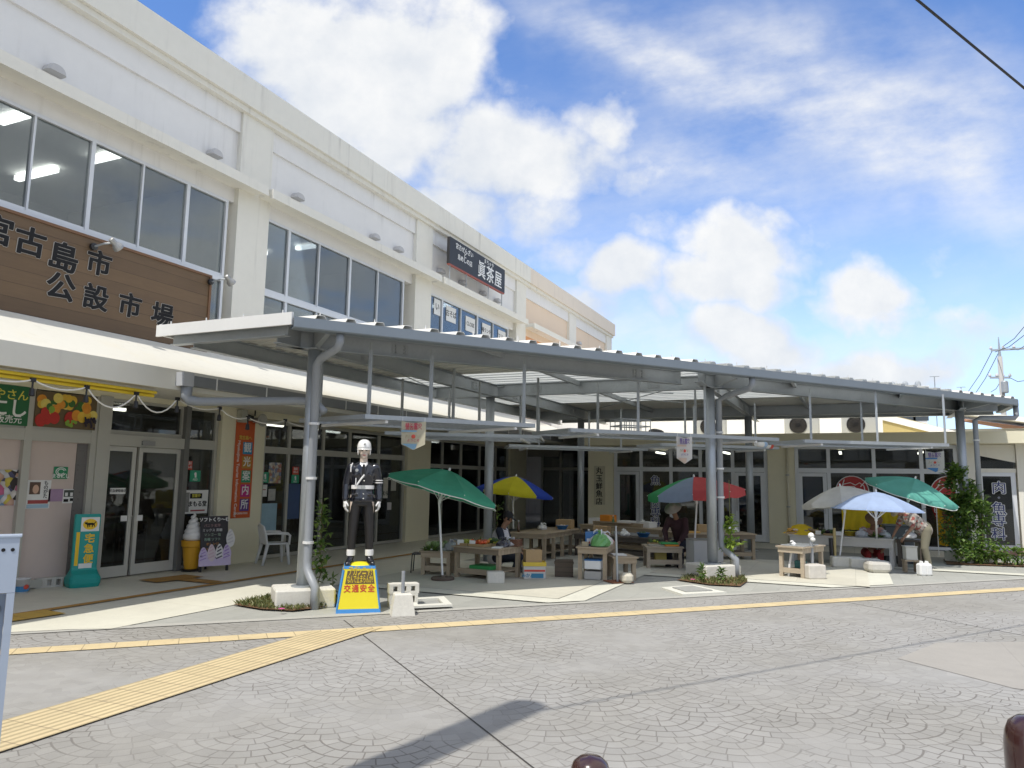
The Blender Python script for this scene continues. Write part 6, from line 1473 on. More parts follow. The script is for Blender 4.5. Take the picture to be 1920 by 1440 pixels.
# melons and leafy things on the side table
tray(T1b, -.05, .05, .42, .34, [M('melon_green', (.16, .24, .08), .5, .25, 9), M('melon_pale', (.34, .38, .22), .5, .25, 9)], 'grey tub of green gourds on the low side table', 14, .055, tm=M('tub_grey', (.36, .37, .33), .6, .1, 4))
bag(on(T1b, .25, .02), .14, M('net_grey', (.38, .39, .40), .5, .35, 25), 'grey netted bag at the right of the low side table', seed=11)
# folding chair frame and crate bits round the first stall
q = at_z(783, 1079); t = thing('folding_stool', 'bent dark metal stool frame left of the low side table', 'stool', (q.x + .3, q.y + .15, 0), .4)
for sx in (-1, 1): part('leg', MB().tube([(sx*.14, -.14, 0), (sx*.14, -.12, .36), (sx*.14, .12, .36), (sx*.14, .14, 0)], .012, 6), t, BLACKP)
part('seat', MB().cbox((0, 0, .375), (.30, .26, .02), None, 0, .006), t, M('stool_seat', (.10, .10, .10), .7, .1, 5))
# cartons beside the first table
q = at_z(992, 1089); R0 = rad(-62)
t = thing('fruit_carton', 'white, red and blue printed fruit carton under the shallow yellow crate', 'carton', (q.x + .22, q.y, .024), R0)
part('carton_body', MB().cbox((0, 0, .115), (.40, .30, .22), None, 0, .004), t, M('carton_white', (.60, .58, .54), .8, .06, 5)); part('red_band', MB().box(-.19, .19, -.153, -.1505, .13, .165), t, RED_S); part('blue_panel', MB().box(-.06, .16, -.153, -.1505, .02, .10), t, M('carton_blue', (.05, .22, .36), .7, .1, 5)); part('side_panel', MB().box(.2005, .203, -.14, .14, .02, .14), t, M('carton_navy', (.10, .13, .20), .7, .15, 5))
text('みかん', .075, (-.12, -.151, .06), (1, 0, 0), FZ, t, M('carton_blue', None), bold=.03, world=False)
P_ = Matrix.Translation((q.x + .22, q.y, .024)) @ Matrix.Rotation(R0, 4, 'Z')
t = thing('yellow_crate', 'shallow yellow plastic crate in the middle of the stack beside the tomato table', 'crate', (q.x + .22, q.y, .024 + .227), R0)
cr = MB(); cr.box(-.21, .21, -.16, .16, 0, .01); cr.box(-.21, .21, -.16, -.145, .0101, .07); cr.box(-.21, .21, .145, .16, .0101, .07); cr.box(-.21, -.195, -.1449, .1449, .0101, .07); cr.box(.195, .21, -.1449, .1449, .0101, .07); part('crate_body', cr, t, YELP); part('rim', MB().box(-.22, .22, -.17, -.1601, .055, .07).box(-.22, .22, .1601, .17, .055, .07), t, YELP) if False else None
t = thing('cardboard_box', 'brown cardboard box on top of the yellow crate beside the tomato table', 'box', (q.x + .20, q.y + .02, .024 + .24), R0 + .12)
part('carton_body', MB().cbox((0, 0, .14), (.30, .24, .26), None, 0, .004), t, CARD); part('flap_tape', MB().box(-.02, .02, -.12, .12, .2701, .2715), t, M('parcel_tape', (.52, .42, .28), .4, .05, 4))
# concrete weights and stones
def block(px, py, d, label, mat=CONC_W, rz=0.0, dx=.1, ch=.015, name='concrete_block'):
    q = at_z(px, py, .024); return solo(name, MB().cbox((0, 0, d[2]/2), d, None, 0, ch), mat, label, 'concrete block', loc=(q.x + dx, q.y + .02, .024), rz=rz)
block(926, 1094, (.30, .22, .19), 'squarish concrete block against the right front leg of the tomato table', rz=rad(-60))
block(1174, 1094, (.22, .20, .17), 'rounded coral stone block at the foot of the parasol pole by the grey table', M('coral_stone', (.58, .54, .44), .9, .25, 14, bmp=.6, bscale=18), rad(-50), ch=.05)
block(1527, 1086, (.36, .30, .26), 'white concrete block with a post stump beside the pale wooden stand', M('coral_concrete', (.58, .55, .50), .9, .2, 12, bmp=.5, bscale=20), rad(-55), .15, .02)
# whitewashed block with a pipe in front of the statue, hollow block behind it
q = at_z(746, 1154); t = thing('pipe_weight', 'white tapered concrete block with a grey pipe standing right of the yellow pedestal', 'parasol base', (q.x + .10, q.y, 0), rad(-50))
part('weight', MB().rings([[Vector((sx*w_, sy*w_*.9, z)) for sx, sy in ((-1, -1), (1, -1), (1, 1), (-1, 1))] for w_, z in ((.155, 0), (.15, .03), (.115, .26), (.10, .275))]), t, CONC_W)
part('pipe', MB().tube([(0, 0, .26), (0, 0, .56)], .024, 10), t, PVC)
q = at_z(748, 1140); hollow((q.x + .12, q.y + .02, 0), rad(-48), 'hollow concrete block lying behind the white tapered block with the pipe', CONC_W, .40, .19, .19); hollow((q.x + .12, q.y + .02, .192), rad(-46), 'hollow concrete block on top of the one behind the white tapered block', CONC_W, .42, .19, .13)
# carrier bags and cartons on T3
t = stack(T3, -.06, -.30, (.26, .34, .24), BLUEP, 'drink_carton', 'blue printed drinks carton on the grey table behind the green and white carrier bag', 'carton', .15); part('white_label', MB().box(-.10, .10, -.1725, -.1705, .03, .13), t, PAPER); part('red_label', MB().box(-.06, .08, -.1745, -.1726, .04, .08), t, RED_S)
bag(on(T3, .12, -.56), .17, M('bag_white_film', (.70, .72, .74), .3, .1, 20), 'green and white carrier bag standing at the front of the grey table', seed=21, mat2=M('bag_green_film', (.14, .36, .12), .3, .1, 20), h=1.6)
bag(on(T3, .14, -.15), .15, M('bag_clear_white', (.68, .68, .66), .25, .15, 20), 'white knotted carrier bag with a red tag on the grey table', seed=25, h=1.5)
stack(T3, -.14, -.62, (.12, .10, .08), M('pale_brown_box', (.42, .36, .24), .8, .1, 5), 'small_box', 'small pale brown box on the front left corner of the grey table', 'box')
stack(T3, .06, .30, (.40, .30, .05), M('red_tray_plastic', (.55, .06, .05), .4, .1, 5), 'plastic_tray', 'red plastic tray at the back of the grey table', 'tray')
stack(T3, 0, -.50, (.30, .34, .15), FOAM, 'foam_box', 'white foam box under the grey table, upper one below the blue lid', 'box', 0, -.40, lid=BLUEP)
stack(T3, 0, -.50, (.30, .36, .14), M('drawer_grey', (.42, .41, .38), .6, .1, 5), 'drawer_box', 'grey drawer box on the ground under the grey table', 'box', 0, -.58); 
t = thing('wooden_crate', 'dark wooden crate on the ground left of the grey table', 'crate', (13.35, 4.95, .024), rad(-70)); part('crate_body', MB().cbox((0, 0, .15), (.34, .26, .30), None, 0, .006), t, mat_wood('dark_crate_wood', (.14, .11, .08), (.07, .055, .04), .09, 'z', 'x', .85)); part('batten', MB().cbox((0, -.137, .26), (.36, .012, .05)), t, MATS['dark_crate_wood'])
# carts and trays by T4
stack(T4, .16, -.12, (.30, .22, .035), ORGP, 'plastic_tray', 'orange plastic tray, lower of the two at the right of the small pale table', 'tray', .1); stack(T4, .12, -.08, (.36, .24, .035), GRNP, 'plastic_tray', 'bright green plastic tray on top of the orange one on the small pale table', 'tray', .05, .040)
stack(T4, -.14, -.06, (.34, .26, .025), M('worn_sheet', (.42, .39, .32), .6, .2, 5), 'board_sheet', 'curled grey sheet on the left of the small pale table', 'sheet')
stack(T4, -.04, .02, (.24, .16, .20), M('yellow_tin', (.52, .42, .10), .5, .2, 6), 'yellow_tin', 'yellow tin on the shelf of the small pale table', 'tin', 0, -.30)
tray(T4, -.15, .16, .26, .18, [LIM, DKG], 'small tray of yellow green fruit at the back of the small pale table', 16, .03)
q = at_z(1315, 1074); t = thing('metal_cabinet', 'pale grey metal cabinet box half hidden behind the middle canopy column', 'cabinet', (q.x + .28, q.y - .02, .024), rad(-58)); part('casing', MB().cbox((0, 0, .31), (.62, .45, .60), None, 0, .01), t, M('cabinet_pale_grey', (.42, .43, .44), .5, .06, 3)); part('top_edge', MB().cbox((0, 0, .618), (.64, .47, .014)), t, M('cabinet_edge', (.32, .31, .28), .5, .1, 3))
t = stack(T5, .38, .0, (.42, .26, .16), M('black_carrier', (.04, .045, .05), .4, .2, 5), 'tool_bag', 'black and white bag on the shelf of the dark table', 'bag', .1, -.42); part('white_roll', MB().tube([(-.16, -.15, .08), (.16, -.15, .08)], .07, 10), t, M('roll_white', (.6, .6, .58), .7, .3, 20))
stack(T5, -.55, -.25, (.36, .24, .035), M('orange_board', (.62, .36, .10), .6, .15, 5), 'produce_board', 'orange brown board overhanging the left end of the dark table', 'tray', .1)
# T6 goods
stack(T6, .0, -.05, (.46, .70, .02), M('steel_sheet', (.55, .58, .60), .3, .1, 2, metal=.6), 'metal_sheet', 'bright sheet of metal covering the pale wooden stand', 'sheet', .02)
bag(on(T6, -.02, -.28, .02), .05, FOAM, 'small white knotted bag on the sheet of metal', seed=31)
t = stack(T6, .02, -.08, (.20, .16, .14), M('teal_net', (.06, .20, .19), .7, .4, 25), 'net_bundle', 'teal net bundle under the pale wooden stand', 'net', .2, -.43)
solo('drain_hose', MB().tube([on(T6, -.06, -.30, -.12), on(T6, -.08, -.34, -.35), on(T6, -.10, -.36, -.585)], .022, 8), WHITEP, 'white pipe slanting down through the pale wooden stand', 'pipe')
q = at_z(1526, 1086); t = thing('post_stump', 'grey post with white rag knot standing in the concrete block beside the pale stand', 'post', (q.x + .16, q.y + .03, .284)); part('post', MB().tube([(0, 0, 0), (0, 0, .50)], .035, 10), t, PVC); part('rag', MB().ell((0, 0, .52), (.07, .06, .06), 9, 6).ell((-.03, -.03, .45), (.06, .05, .04), 9, 6), t, FOAM)
# T7 goods
YTARP = cloth('yellow_tarp', (.82, .60, .04), .25)
tm_ = MB(); n = 9; g_ = random.Random(5)
R = [[Vector((r*(.45)*math.cos(2*PI*k/n)*(1 + g_.uniform(-.2, .2)), r*.36*math.sin(2*PI*k/n)*(1 + g_.uniform(-.2, .2)), z)) for k in range(n)] for r, z in ((1.0, 0), (.9, .07), (.55, .17), (.2, .22))]
tm_.rings(R); o = solo('yellow_tarpaulin', tm_, YTARP, 'crumpled yellow tarpaulin heaped on the left end of the long grey white table', 'tarpaulin', loc=on(T7, -.88, .0), rz=.3)
tray(T7, -.65, -.18, .40, .22, [M('potato_brown', (.30, .22, .12), .8, .2, 9), DKG], 'tray of brown roots on the left of the long grey white table', 22, .04, long=1.4)
tray(T7, -1.0, -.25, .34, .22, [M('pumpkin_orange', (.55, .30, .06), .6, .2, 9), M('onion_pale', (.62, .52, .42), .5, .2, 9)], 'tray of onions and pumpkins at the left corner of the long grey white table', 18, .04)
tray(T7, -.15, -.12, .42, .26, [AUB, DKG], 'tray of dark vegetables in the middle of the long grey white table', 22, .035, long=1.6)
bag(on(T7, .42, -.08), .13, MATS['clear_bag_film'], 'clear bag in front of the pink topped vendor', seed=41)
for (px, py, d, lab, rz) in ((1589, 1064, (.62, .34, .22), 'pale concrete planter block holding the foot of the white parasol pole', rad(-78)), (1622, 1066, (.60, .32, .20), 'pale concrete block lying right of the white parasol planter', rad(-76))): block(px, py, d, lab, CONC_W, rz, .15, .02)
block(1648, 1074, (.46, .40, .22), 'rounded grey concrete foot of the blue parasol', CONC, rad(-70), .2, .06)
q = at_z(1678, 1056); t = thing('foam_box', 'white foam box on two short legs right of the blue parasol', 'box', (q.x - .4, q.y + .12, .20), rad(-75)); part('body', MB().cbox((0, 0, .16), (.40, .28, .30), None, 0, .012), t, FOAM); part('lid', MB().cbox((0, 0, .322), (.42, .30, .03), None, 0, .008), t, M('box_lid_brown', (.30, .22, .16), .8, .2, 6))
for sx in (-1, 1): part('leg', MB().cbox((sx*.14, 0, -.0855), (.06, .2, .17)), t, DARK)
q = at_z(1709, 1076); t = thing('wooden_stool', 'small grey wooden stool before the bending man', 'stool', (q.x + .15, q.y, .024), rad(-75)); part('seat', MB().cbox((0, 0, .235), (.28, .24, .03)), t, WOODT)
for sx in (-1, 1): part('leg', MB().cbox((sx*.11, 0, .11), (.04, .2, .219)), t, WOODT)
t2 = thing('storage_box', 'off white box standing on the small grey stool', 'box', (q.x + .15, q.y, .024 + .25), rad(-75)); part('body', MB().cbox((0, 0, .13), (.22, .22, .26), None, 0, .01), t2, M('box_offwhite', (.55, .54, .48), .7, .1, 5)); part('lid', MB().cbox((0, 0, .27), (.24, .24, .018)), t2, MATS['box_offwhite'])
for k, (px, py) in enumerate(((1729, 1080), (1739, 1080))):
    q = at_z(px, py); t = thing('plastic_jug', ('white plastic jug nearer the stool', 'white plastic jug nearer the flower bed')[k], 'jug', (q.x + .05, q.y, .004), .5); part('body', MB().cbox((0, 0, .12), (.17, .15, .24), None, 0, .03), t, FOAM); part('cap', MB().lathe([(.03, .24), (.03, .28), (.001, .28)], n=10), t, PAPER)
    part('handle', MB().tube([(-.06, 0, .24), (-.04, 0, .28), (.04, 0, .28), (.06, 0, .24)], .01, 6), t, FOAM)
bag(Vector((18.70, -1.12, .66)), .12, FOAM, 'white carrier bag in the hands of the bending man', seed=51)
# washing table surface under it
T10 = table((18.75, -.85), (18.62, -1.35), .5, .62, 'small dark counter where the bending man works', MATS['dark_bench_wood'], shelf=False, apron=.05)
stack(T10, 0, 0, (.46, .40, .03), M('pale_blue_board', (.50, .54, .57), .6, .1, 4), 'work_board', 'pale board on the small dark counter of the bending man', 'board')
t = thing('dark_cooler', 'dark grey cooler box behind the seated vendor, under the yellow sheet', 'cooler', (20.0, -1.0, .012), rad(-80)); part('body', MB().cbox((0, 0, .42), (.75, .4, .84), None, 0, .02), t, M('cooler_grey', (.09, .10, .115), .5, .1, 3)); part('lid', MB().cbox((0, 0, .86), (.77, .42, .03)), t, M('cooler_lid', (.16, .17, .18), .5, .1, 3))
# hung yellow sheets
def hung(px0, py0, px1, py1, X_, label, mat=YTARP):
    a, b = at_x(px0, py0, X_), at_x(px1, py1, X_); n = 14; m = MB(); vs = []; W_ = b.y - a.y
    for j in range(5):
        for i in range(n + 1): vs.append((X_ + .05*math.sin(i*1.7 + j*.6)*(.3 + j*.2), a.y + W_*i/n, a.z + (b.z - a.z)*j/4 - .03*math.sin(i*PI/n*2)*(j == 0)))
    m.add(vs, [(j*(n + 1) + i, j*(n + 1) + i + 1, (j + 1)*(n + 1) + i + 1, (j + 1)*(n + 1) + i) for j in range(4) for i in range(n)])
    t = thing('hanging_sheet', label, 'tarpaulin', (X_, (a.y + b.y)/2, b.z)); part('sheet', m, t, mat, True, smooth=True); part('rope', MB().tube([(X_, a.y + .5, a.z + .1), (X_, a.y, a.z), (X_, b.y, a.z), (X_, b.y - .5, a.z + .1)], .008, 4), t, BLACKP, True)
hung(1578, 953, 1645, 995, 20.6, 'yellow sheet hung behind the white parasol pole'); hung(1650, 957, 1707, 998, 20.7, 'yellow sheet hung right of the blue parasol pole above the dark cooler')
# banner by the ivy column
X_ = 22.6; a, b = at_x(1757, 950, X_), at_x(1795, 1024, X_)
t = thing('yellow_banner', 'yellow and orange cloth banner with dark characters left of the ivy covered column', 'banner', (X_, (a.y + b.y)/2, b.z)); m = MB(); n = 8
vs = [(X_ + .05*math.sin(i*1.9), a.y + (b.y - a.y)*i/n, z) for z in (a.z, b.z) for i in range(n + 1)]; m.add(vs, [(i, i + 1, n + 2 + i, n + 1 + i) for i in range(n)]); part('cloth', m, t, cloth('banner_yellow', (.68, .42, .03), .25), True, smooth=True)
part('pole', MB().tube([(X_, a.y + .02, 0.012), (X_, a.y + .02, a.z + .25)], .012, 6), t, WHITEP, True)
for ch, k in (('新', .2), ('鮮', .5), ('魚', .8)): text(ch, .26, (X_ - .06, a.y + (b.y - a.y)*.55, a.z + (b.z - a.z)*k), WX, FZ, t, M('ink_brown', (.10, .03, .02), .6, .1, 5), 'character', .03)
X_ = 22.9; q0, q1, q2, q3 = at_x(1744, 945, X_), at_x(1760, 948, X_), at_x(1772, 990, X_), at_x(1762, 992, X_)
t = thing('red_banner', 'dark red slanting banner with white letters hanging behind the teal parasol', 'banner', (X_, q0.y, q2.z)); part('cloth', MB().slab([q0, q1, q2, q3], .01), t, cloth('banner_red', (.36, .03, .03), .2), True)
for k in (.25, .5, .75): text('ビ' if k < .3 else ('ー' if k < .6 else 'ル'), .16, q0.lerp(q3, k).lerp(q1.lerp(q2, k), .5) + Vector((-.012, 0, 0)), WX, FZ, t, WHITEP, 'character', .02)
# foam boxes and crate on the far table
stack(T8, -.7, .0, (.34, .30, .26), ORGP, 'orange_crate', 'orange crate on the left of the far table', 'crate', .05); stack(T8, -1.05, .0, (.42, .32, .14), FOAM, 'foam_box', 'white foam box left of the orange crate on the far table', 'box', .1, lid=FOAM)
stack(T8, .0, -.1, (.40, .30, .12), FOAM, 'foam_box', 'white foam box in the middle of the far table', 'box', .1, lid=FOAM); stack(T8, .6, .0, (.36, .30, .12), FOAM, 'foam_box', 'white foam box at the right of the far table', 'box', -.1, lid=FOAM)
t = thing('wooden_trough', 'long dark wooden trough lying across the far table', 'trough', on(T8, -.15, -.30), T8[0].rotation_euler[2]); m = MB(); m.rings([[Vector((x, y, z)) for y, z in ((-.12*k, .10), (-.07*k, .005), (.07*k, .005), (.12*k, .10), (.10*k, .10), (.06*k, .03), (-.06*k, .03), (-.10*k, .10))] for x, k in ((-.8, .4), (-.5, 1), (.5, 1), (.8, .4))]); part('hull', m, t, WOODT); part('rim', MB().box(-.5, .5, -.125, -.1205, .08, .105), t, WOODT)
# crate and cloth lying on the hanging rack
def onrack(px, py, X0): q = at_z(px, py, 2.70); return q
q = at_z(1188, 806, 2.73); t = thing('wire_crate', 'grey wire crate lying on the long hanging rack', 'crate', (q.x + .5, q.y + .2, 2.71), rad(-42)); m = MB()
for z in (0, .12, .24): m.tube([(-.32, -.2, z), (.32, -.2, z), (.32, .2, z), (-.32, .2, z), (-.32, -.2, z)], .012, 5)
for i in range(7): m.beam((-.32 + i*.107, -.2, 0), (-.32 + i*.107, -.2, .24), .012, .012); m.beam((-.32 + i*.107, .2, 0), (-.32 + i*.107, .2, .24), .012, .012)
part('wire_frame', m, t, GALV_D); part('tray', MB().box(-.30, .30, -.18, .18, .002, .03), t, M('crate_brown', (.20, .17, .13), .8, .2, 5))
q = at_z(1243, 812, 2.73); solo('folded_tarpaulin', MB().ell((0, 0, .07), (.28, .16, .07), 12, 8).ell((.1, .03, .11), (.16, .12, .05), 12, 8), M('tarp_dark', (.035, .035, .04), .6, .3, 6), 'dark folded tarpaulin on the long hanging rack right of the wire crate', 'tarpaulin', loc=(q.x + .5, q.y + .25, 2.70), rz=.3)
q = at_z(1432, 828, 2.70); t = thing('rolled_paper_sign', 'rolled white printed paper tied to the end of the long hanging rack', 'paper roll', (q.x, q.y, 2.66), rad(-40)); part('roll', MB().tube([(-.22, 0, 0), (.22, 0, -.05)], [.07, .055], 12), t, PAPER); part('red_print', MB().tube([(.16, 0, -.042), (.23, 0, -.052)], [.064, .060], 12), t, RED_S); part('blue_print', MB().tube([(-.03, 0, -.02), (.05, 0, -.03)], [.066, .064], 12), t, M('print_sky', (.35, .5, .7), .6, .3, 12))
# pennants hung from the racks
def pennant(px, py, w_, h_, z, facing, label, mats):
    d = ray(px, py); q = at_z(px, py, z); t = thing('pennant', label, 'pennant', (q.x, q.y, q.z - h_*.9), facing, 'printed pennants hung from the racks')
    x = w_/2; H = h_*.9
    def ws(pts, e, mat, name): part(name, MB().slab([(a_, -e - .02*math.sin(a_*9), b2) for a_, b2 in pts], .004), t, mat)
    ws([(-x*.96, H*.18), (0, -.02*H), (x*.96, H*.18), (x, H), (x*.4, H*.965), (0, H*.93), (-x*.4, H*.965), (-x, H)], 0, mats[0], 'cloth')
    part('blue_tip', MB().slab([(-x*.95, -.006, H*.20), (0, -.004, 0), (x*.95, -.006, H*.20)], .002), t, mats[1])
    part('blue_band', MB().box(-x*.97, x*.97, -.005, -.0035, H*.62, H*.68), t, mats[1])
    text('緑と愛の', w_*.17, (0, -.012, H*.86), (1, 0, 0), FZ, t, mats[2], 'lettering', .02, world=False); text('宮古島へ', w_*.17, (0, -.012, H*.755), (1, 0, 0), FZ, t, mats[2], 'lettering', .02, world=False)
    part('red_flower', MB().ell((0, -.01, H*.46), (.03, .004, .03), 8, 6), t, RED_S)
    for s in (-1, 1): part('line_print', MB().tube([(s*x*.65, -.008, H*.40), (s*x*.55, -.008, H*.52), (s*x*.40, -.008, H*.43), (s*x*.28, -.008, H*.52)], .006, 4), t, M('print_olive', (.5, .45, .3), .6, .2, 6))
    text('ようこそ', w_*.13, (0, -.008, H*.32), (1, 0, 0), FZ, t, mats[2], 'lettering', .005, world=False)
    for s in (-1, 1): part('tie', MB().beam((s*x*.9, 0, H), (s*x*.9, 0, H + .06), .006, .006), t, WHITEP)
PC = cloth('pennant_cream', (.62, .58, .44), .3); PB = cloth('pennant_blue', (.30, .50, .66), .3)
pennant(776, 790, .36, .46, 2.62, rad(-60), 'cream and blue pennant hanging under the rack above the green parasol', (PC, PB, M('print_red', (.50, .06, .10), .6, .1, 6)))
pennant(1283, 818, .34, .55, 2.63, rad(-38), 'pinkish white pennant hanging left of the thick middle column', (cloth('pennant_white', (.68, .66, .62), .3), cloth('pennant_peach', (.66, .52, .42), .3), M('print_violet', (.16, .10, .30), .6, .1, 6)))
pennant(1752, 846, .40, .55, 2.62, rad(-100), 'white pennant with a blue tip hanging over the teal parasol', (MATS['pennant_white'], cloth('pennant_deep_blue', (.12, .30, .60), .3), MATS['print_violet']))
# parasols
def parasol(apex, R, drop, tilt, az, cols, foot, label, n=8, valance=.10, sag=.10, pole_r=.017, base=None, rz=0.0, names=None, vents=False, kink=.52, stand=True, trim=False):
    """tilt from upright towards compass direction az; foot = pole foot"""
    A = Vector(apex); F = Vector(foot)
    t = thing('parasol', label, 'parasol', (F.x, F.y, F.z), 0, 'market parasols')
    ax = Vector((math.sin(tilt)*math.cos(az), math.sin(tilt)*math.sin(az), math.cos(tilt)))
    e1 = Vector((math.cos(az), math.sin(az), 0)); e1 = (e1 - ax*e1.dot(ax)).normalized(); e2 = ax.cross(e1)
    def W(r, a, z): return A + (e1*math.cos(a + rz) + e2*math.sin(a + rz))*r + ax*z
    m = MB(); S = 6; K = 6
    for p in range(n):
        mat = cols[p % len(cols)]; a0, a1 = 2*PI*p/n, 2*PI*(p + 1)/n; vs = []
        for j in range(K + 1):
            s = j/K
            for i in range(S + 1):
                u = i/S; a = a0 + (a1 - a0)*u; b = math.sin(PI*u)
                chord = math.cos(PI/n)/math.cos((u - .5)*2*PI/n)
                r = R*s*(chord + (1 - chord)*.15)*(1 - .045*b*s*s); z = -drop*(s**1.45) - sag*.45*b*s*(1 - s)*1.2
                vs.append(W(r, a, z))
        o = len(m.v)
        for i in range(S + 1):
            u = i/S; a = a0 + (a1 - a0)*u; b = math.sin(PI*u); chord = math.cos(PI/n)/math.cos((u - .5)*2*PI/n)
            r = R*(chord + (1 - chord)*.15)*(1 - .045*b); vs.append(W(r*1.008, a, -drop - valance*(.78 + .22*b)))
        K2 = K + 1
        m.add(vs, [(j*(S + 1) + i, (j + 1)*(S + 1) + i, (j + 1)*(S + 1) + i + 1, j*(S + 1) + i + 1) for j in range(K2) for i in range(S)], mat)
    part('canopy_cloth', m, t, None, True, smooth=True)
    if trim:
        tr_ = MB(); tr_.tube([W(R*(1 - .03*abs(math.sin(PI*k/6))), 2*PI*k/(6*n), -drop - valance*(.80 + .20*abs(math.sin(PI*k/6)))) for k in range(6*n + 1)], .008, 4); part('edge_trim', tr_, t, WHITEP, True)
    hub = A - ax*(drop + .22)
    for p in range(n):
        a = 2*PI*p/n; pts = [W(R*s, a, -drop*(s**1.45) - .012) for s in (.03, .4, .75, 1.02)]; rb_ = part('rib', MB().tube(pts, .006, 4), t, WHITEP, True); part('strut', MB().tube([hub, W(R*.5, a, -drop*(.5**1.45) - .015)], .006, 4), rb_, WHITEP, True)
    part('finial', MB().lathe([(.022, -.01), (.022, .02), (.012, .05), (.003, .055)], n=8, T=Matrix.Translation(A) @ ax.to_track_quat('Z', 'Y').to_matrix().to_4x4()), t, WHITEP, True)
    kn = hub if tilt > .05 else A - ax*.02
    part('upper_pole', MB().tube([A - ax*.01, hub, hub - ax*.05], pole_r, 8), t, WHITEP, True); part('pole', MB().tube([hub - ax*.03, F], pole_r*1.15, 8), t, WHITEP, True)
    part('hub', MB().lathe([(.03, -.03), (.03, .03)], hub, 10), t, WHITEP, True)
    if base: part('base', base, t, M('rusty_base', (.13, .095, .075), .7, .2, 4), True)
    return t
GREENP = cloth('parasol_green', (.09, .42, .27), .35); TEALP = cloth('parasol_teal', (.17, .52, .43), .35)
BLUEC = cloth('parasol_blue', (.03, .07, .42), .3); YELC = cloth('parasol_yellow', (.60, .56, .03), .35)
RC, GC, SC_, WC = cloth('parasol_red', (.58, .10, .10), .35), cloth('parasol_leaf_green', (.06, .36, .14), .35), cloth('parasol_steel_blue', (.27, .34, .46), .35), cloth('parasol_white', (.74, .73, .68), .35)
LBC = cloth('parasol_pale_blue', (.42, .53, .76), .35)
f = at_z(830, 1087, .024); az_r = math.atan2(RIGHT.y, RIGHT.x)
h_ = hgt(841, 884, f); bs = MB().lathe([(.20, 0), (.21, .03), (.19, .05), (.05, .055), (.03, .08)], (f.x, f.y, .025), 20)
parasol((f.x + .10, f.y - .02, h_ + .02), 1.04, .36, rad(16), az_r + .25, [GREENP], f, 'green parasol tilted over the tomato stall, nearest of the parasols', base=bs, rz=.2, sag=.35, trim=True)
f = Vector((17.0, 7.0, .024)); q = ray(968, 893); 
def along(px, py, X_): return at_x(px, py, X_)
ap = at_x(968, 893, 16.9); parasol(ap, .98, .40, rad(6), az_r, [BLUEC, YELC, YELC], (ap.x - .02, ap.y + .05, .60), 'yellow and blue panelled parasol standing by the long bare table', rz=rad(62), valance=.08, n=9)
ap = at_x(1301, 894, 16.2); parasol(ap, 1.01, .32, rad(5), az_r + PI, [SC_, GC, GC, SC_, RC, RC, SC_, GC], (ap.x + .05, ap.y + .05, .024), 'red, green and grey blue panelled parasol behind the middle canopy column', rz=rad(-107), valance=.17)
ap = at_x(1575, 911, 18.35); parasol(ap, .86, .34, rad(8), az_r + 2.4, [WC], (ap.x - .05, ap.y + .06, .24), 'off white parasol behind the pale blue one', rz=.3, valance=.12)
ap = at_x(1642, 922, 17.6); parasol(ap, .90, .36, rad(2), az_r, [LBC], (at_z(1648, 1060).x + .35, ap.y - .02, .20), 'pale blue parasol nearest the bending man', rz=.15, valance=.035, sag=.02)
ap = at_x(1716, 897, 19.6); parasol(ap, .98, .32, rad(19), az_r - .75, [TEALP], (ap.x + .05, ap.y + .02, .012), 'teal green parasol tilted in front of the right red emblem', rz=.25, sag=.3, trim=True)
# bamboo post by the white parasol, white lamp posts of the stalls
q = at_z(1158, 1094); t = thing('parasol_pole', 'bare grey pole with a rusty foot plate in front of the grey table', 'pole', (q.x, q.y, .024)); part('shaft', MB().tube([(0, 0, 0), (-.02, .02, .80), (-.03, .02, .98)], [.022, .02, .012], 8), t, GALV); part('foot_plate', MB().cbox((.05, 0, .006), (.42, .36, .012), None, rad(-45)), t, M('rusty_plate', (.26, .10, .05), .8, .2, 6))
q = at_z(1572, 1046); t = thing('bamboo_post', 'short bamboo post wrapped in black cloth beside the white parasol', 'post', (q.x - 2.3, q.y + .02, .22)); part('shaft', MB().tube([(0, 0, 0), (.02, 0, .62)], .03, 8), t, M('bamboo', (.45, .36, .16), .6, .2, 6)); part('cloth_wrap', MB().tube([(.005, .07, .02), (.01, .08, .40)], .045, 8), t, BLACKP)
# foreground: steel frame at the left edge and two bollards
BS = M('pale_blue_steel', (.40, .46, .55), .45, .08, 3, metal=.15)
c = at_z(38, 1440) + Vector((-.0, .0, 0)); zt = hgt(35, 1002, at_z(8, 1440))
e0 = at_z(6, 1442)*.52; e0.z = 0; R0 = RIGHT.copy(); R0.z = 0; R0.normalize(); F0 = Vector((-R0.y, R0.x, 0))
zt = hgt(38, 1003, e0 + R0*.02)
XF = Matrix.Rotation(rad(33), 3, 'Z') @ R0
t = thing('steel_frame', 'pale blue grey steel stand with punched holes at the left edge of the view', 'metal stand', (e0.x - XF.x*.54, e0.y - XF.y*.54, 0), math.atan2(XF.y, XF.x))
part('head_plate', MB().box(-.42, .525, -.03, .0, zt - .18, zt - .006), t, BS); part('top_lip', MB().box(-.42, .530, -.034, .05, zt - .0055, zt), t, BS)
for x in (.50, -.40): part('upright', MB().box(x + .003, x + .025, -.03, .0, .0, zt - .181), t, BS); part('return_flange', MB().box(x + .012, x + .022, .0005, .04, .0, zt - .19), t, BS)
part('inner_panel', MB().box(-.38, .502, .015, .03, .40, zt - .19), t, M('blue_steel_shade', (.30, .36, .45), .5, .12, 3)); part('lower_plate', MB().box(-.372, .5025, -.028, -.002, .0, zt - .49), t, BS)
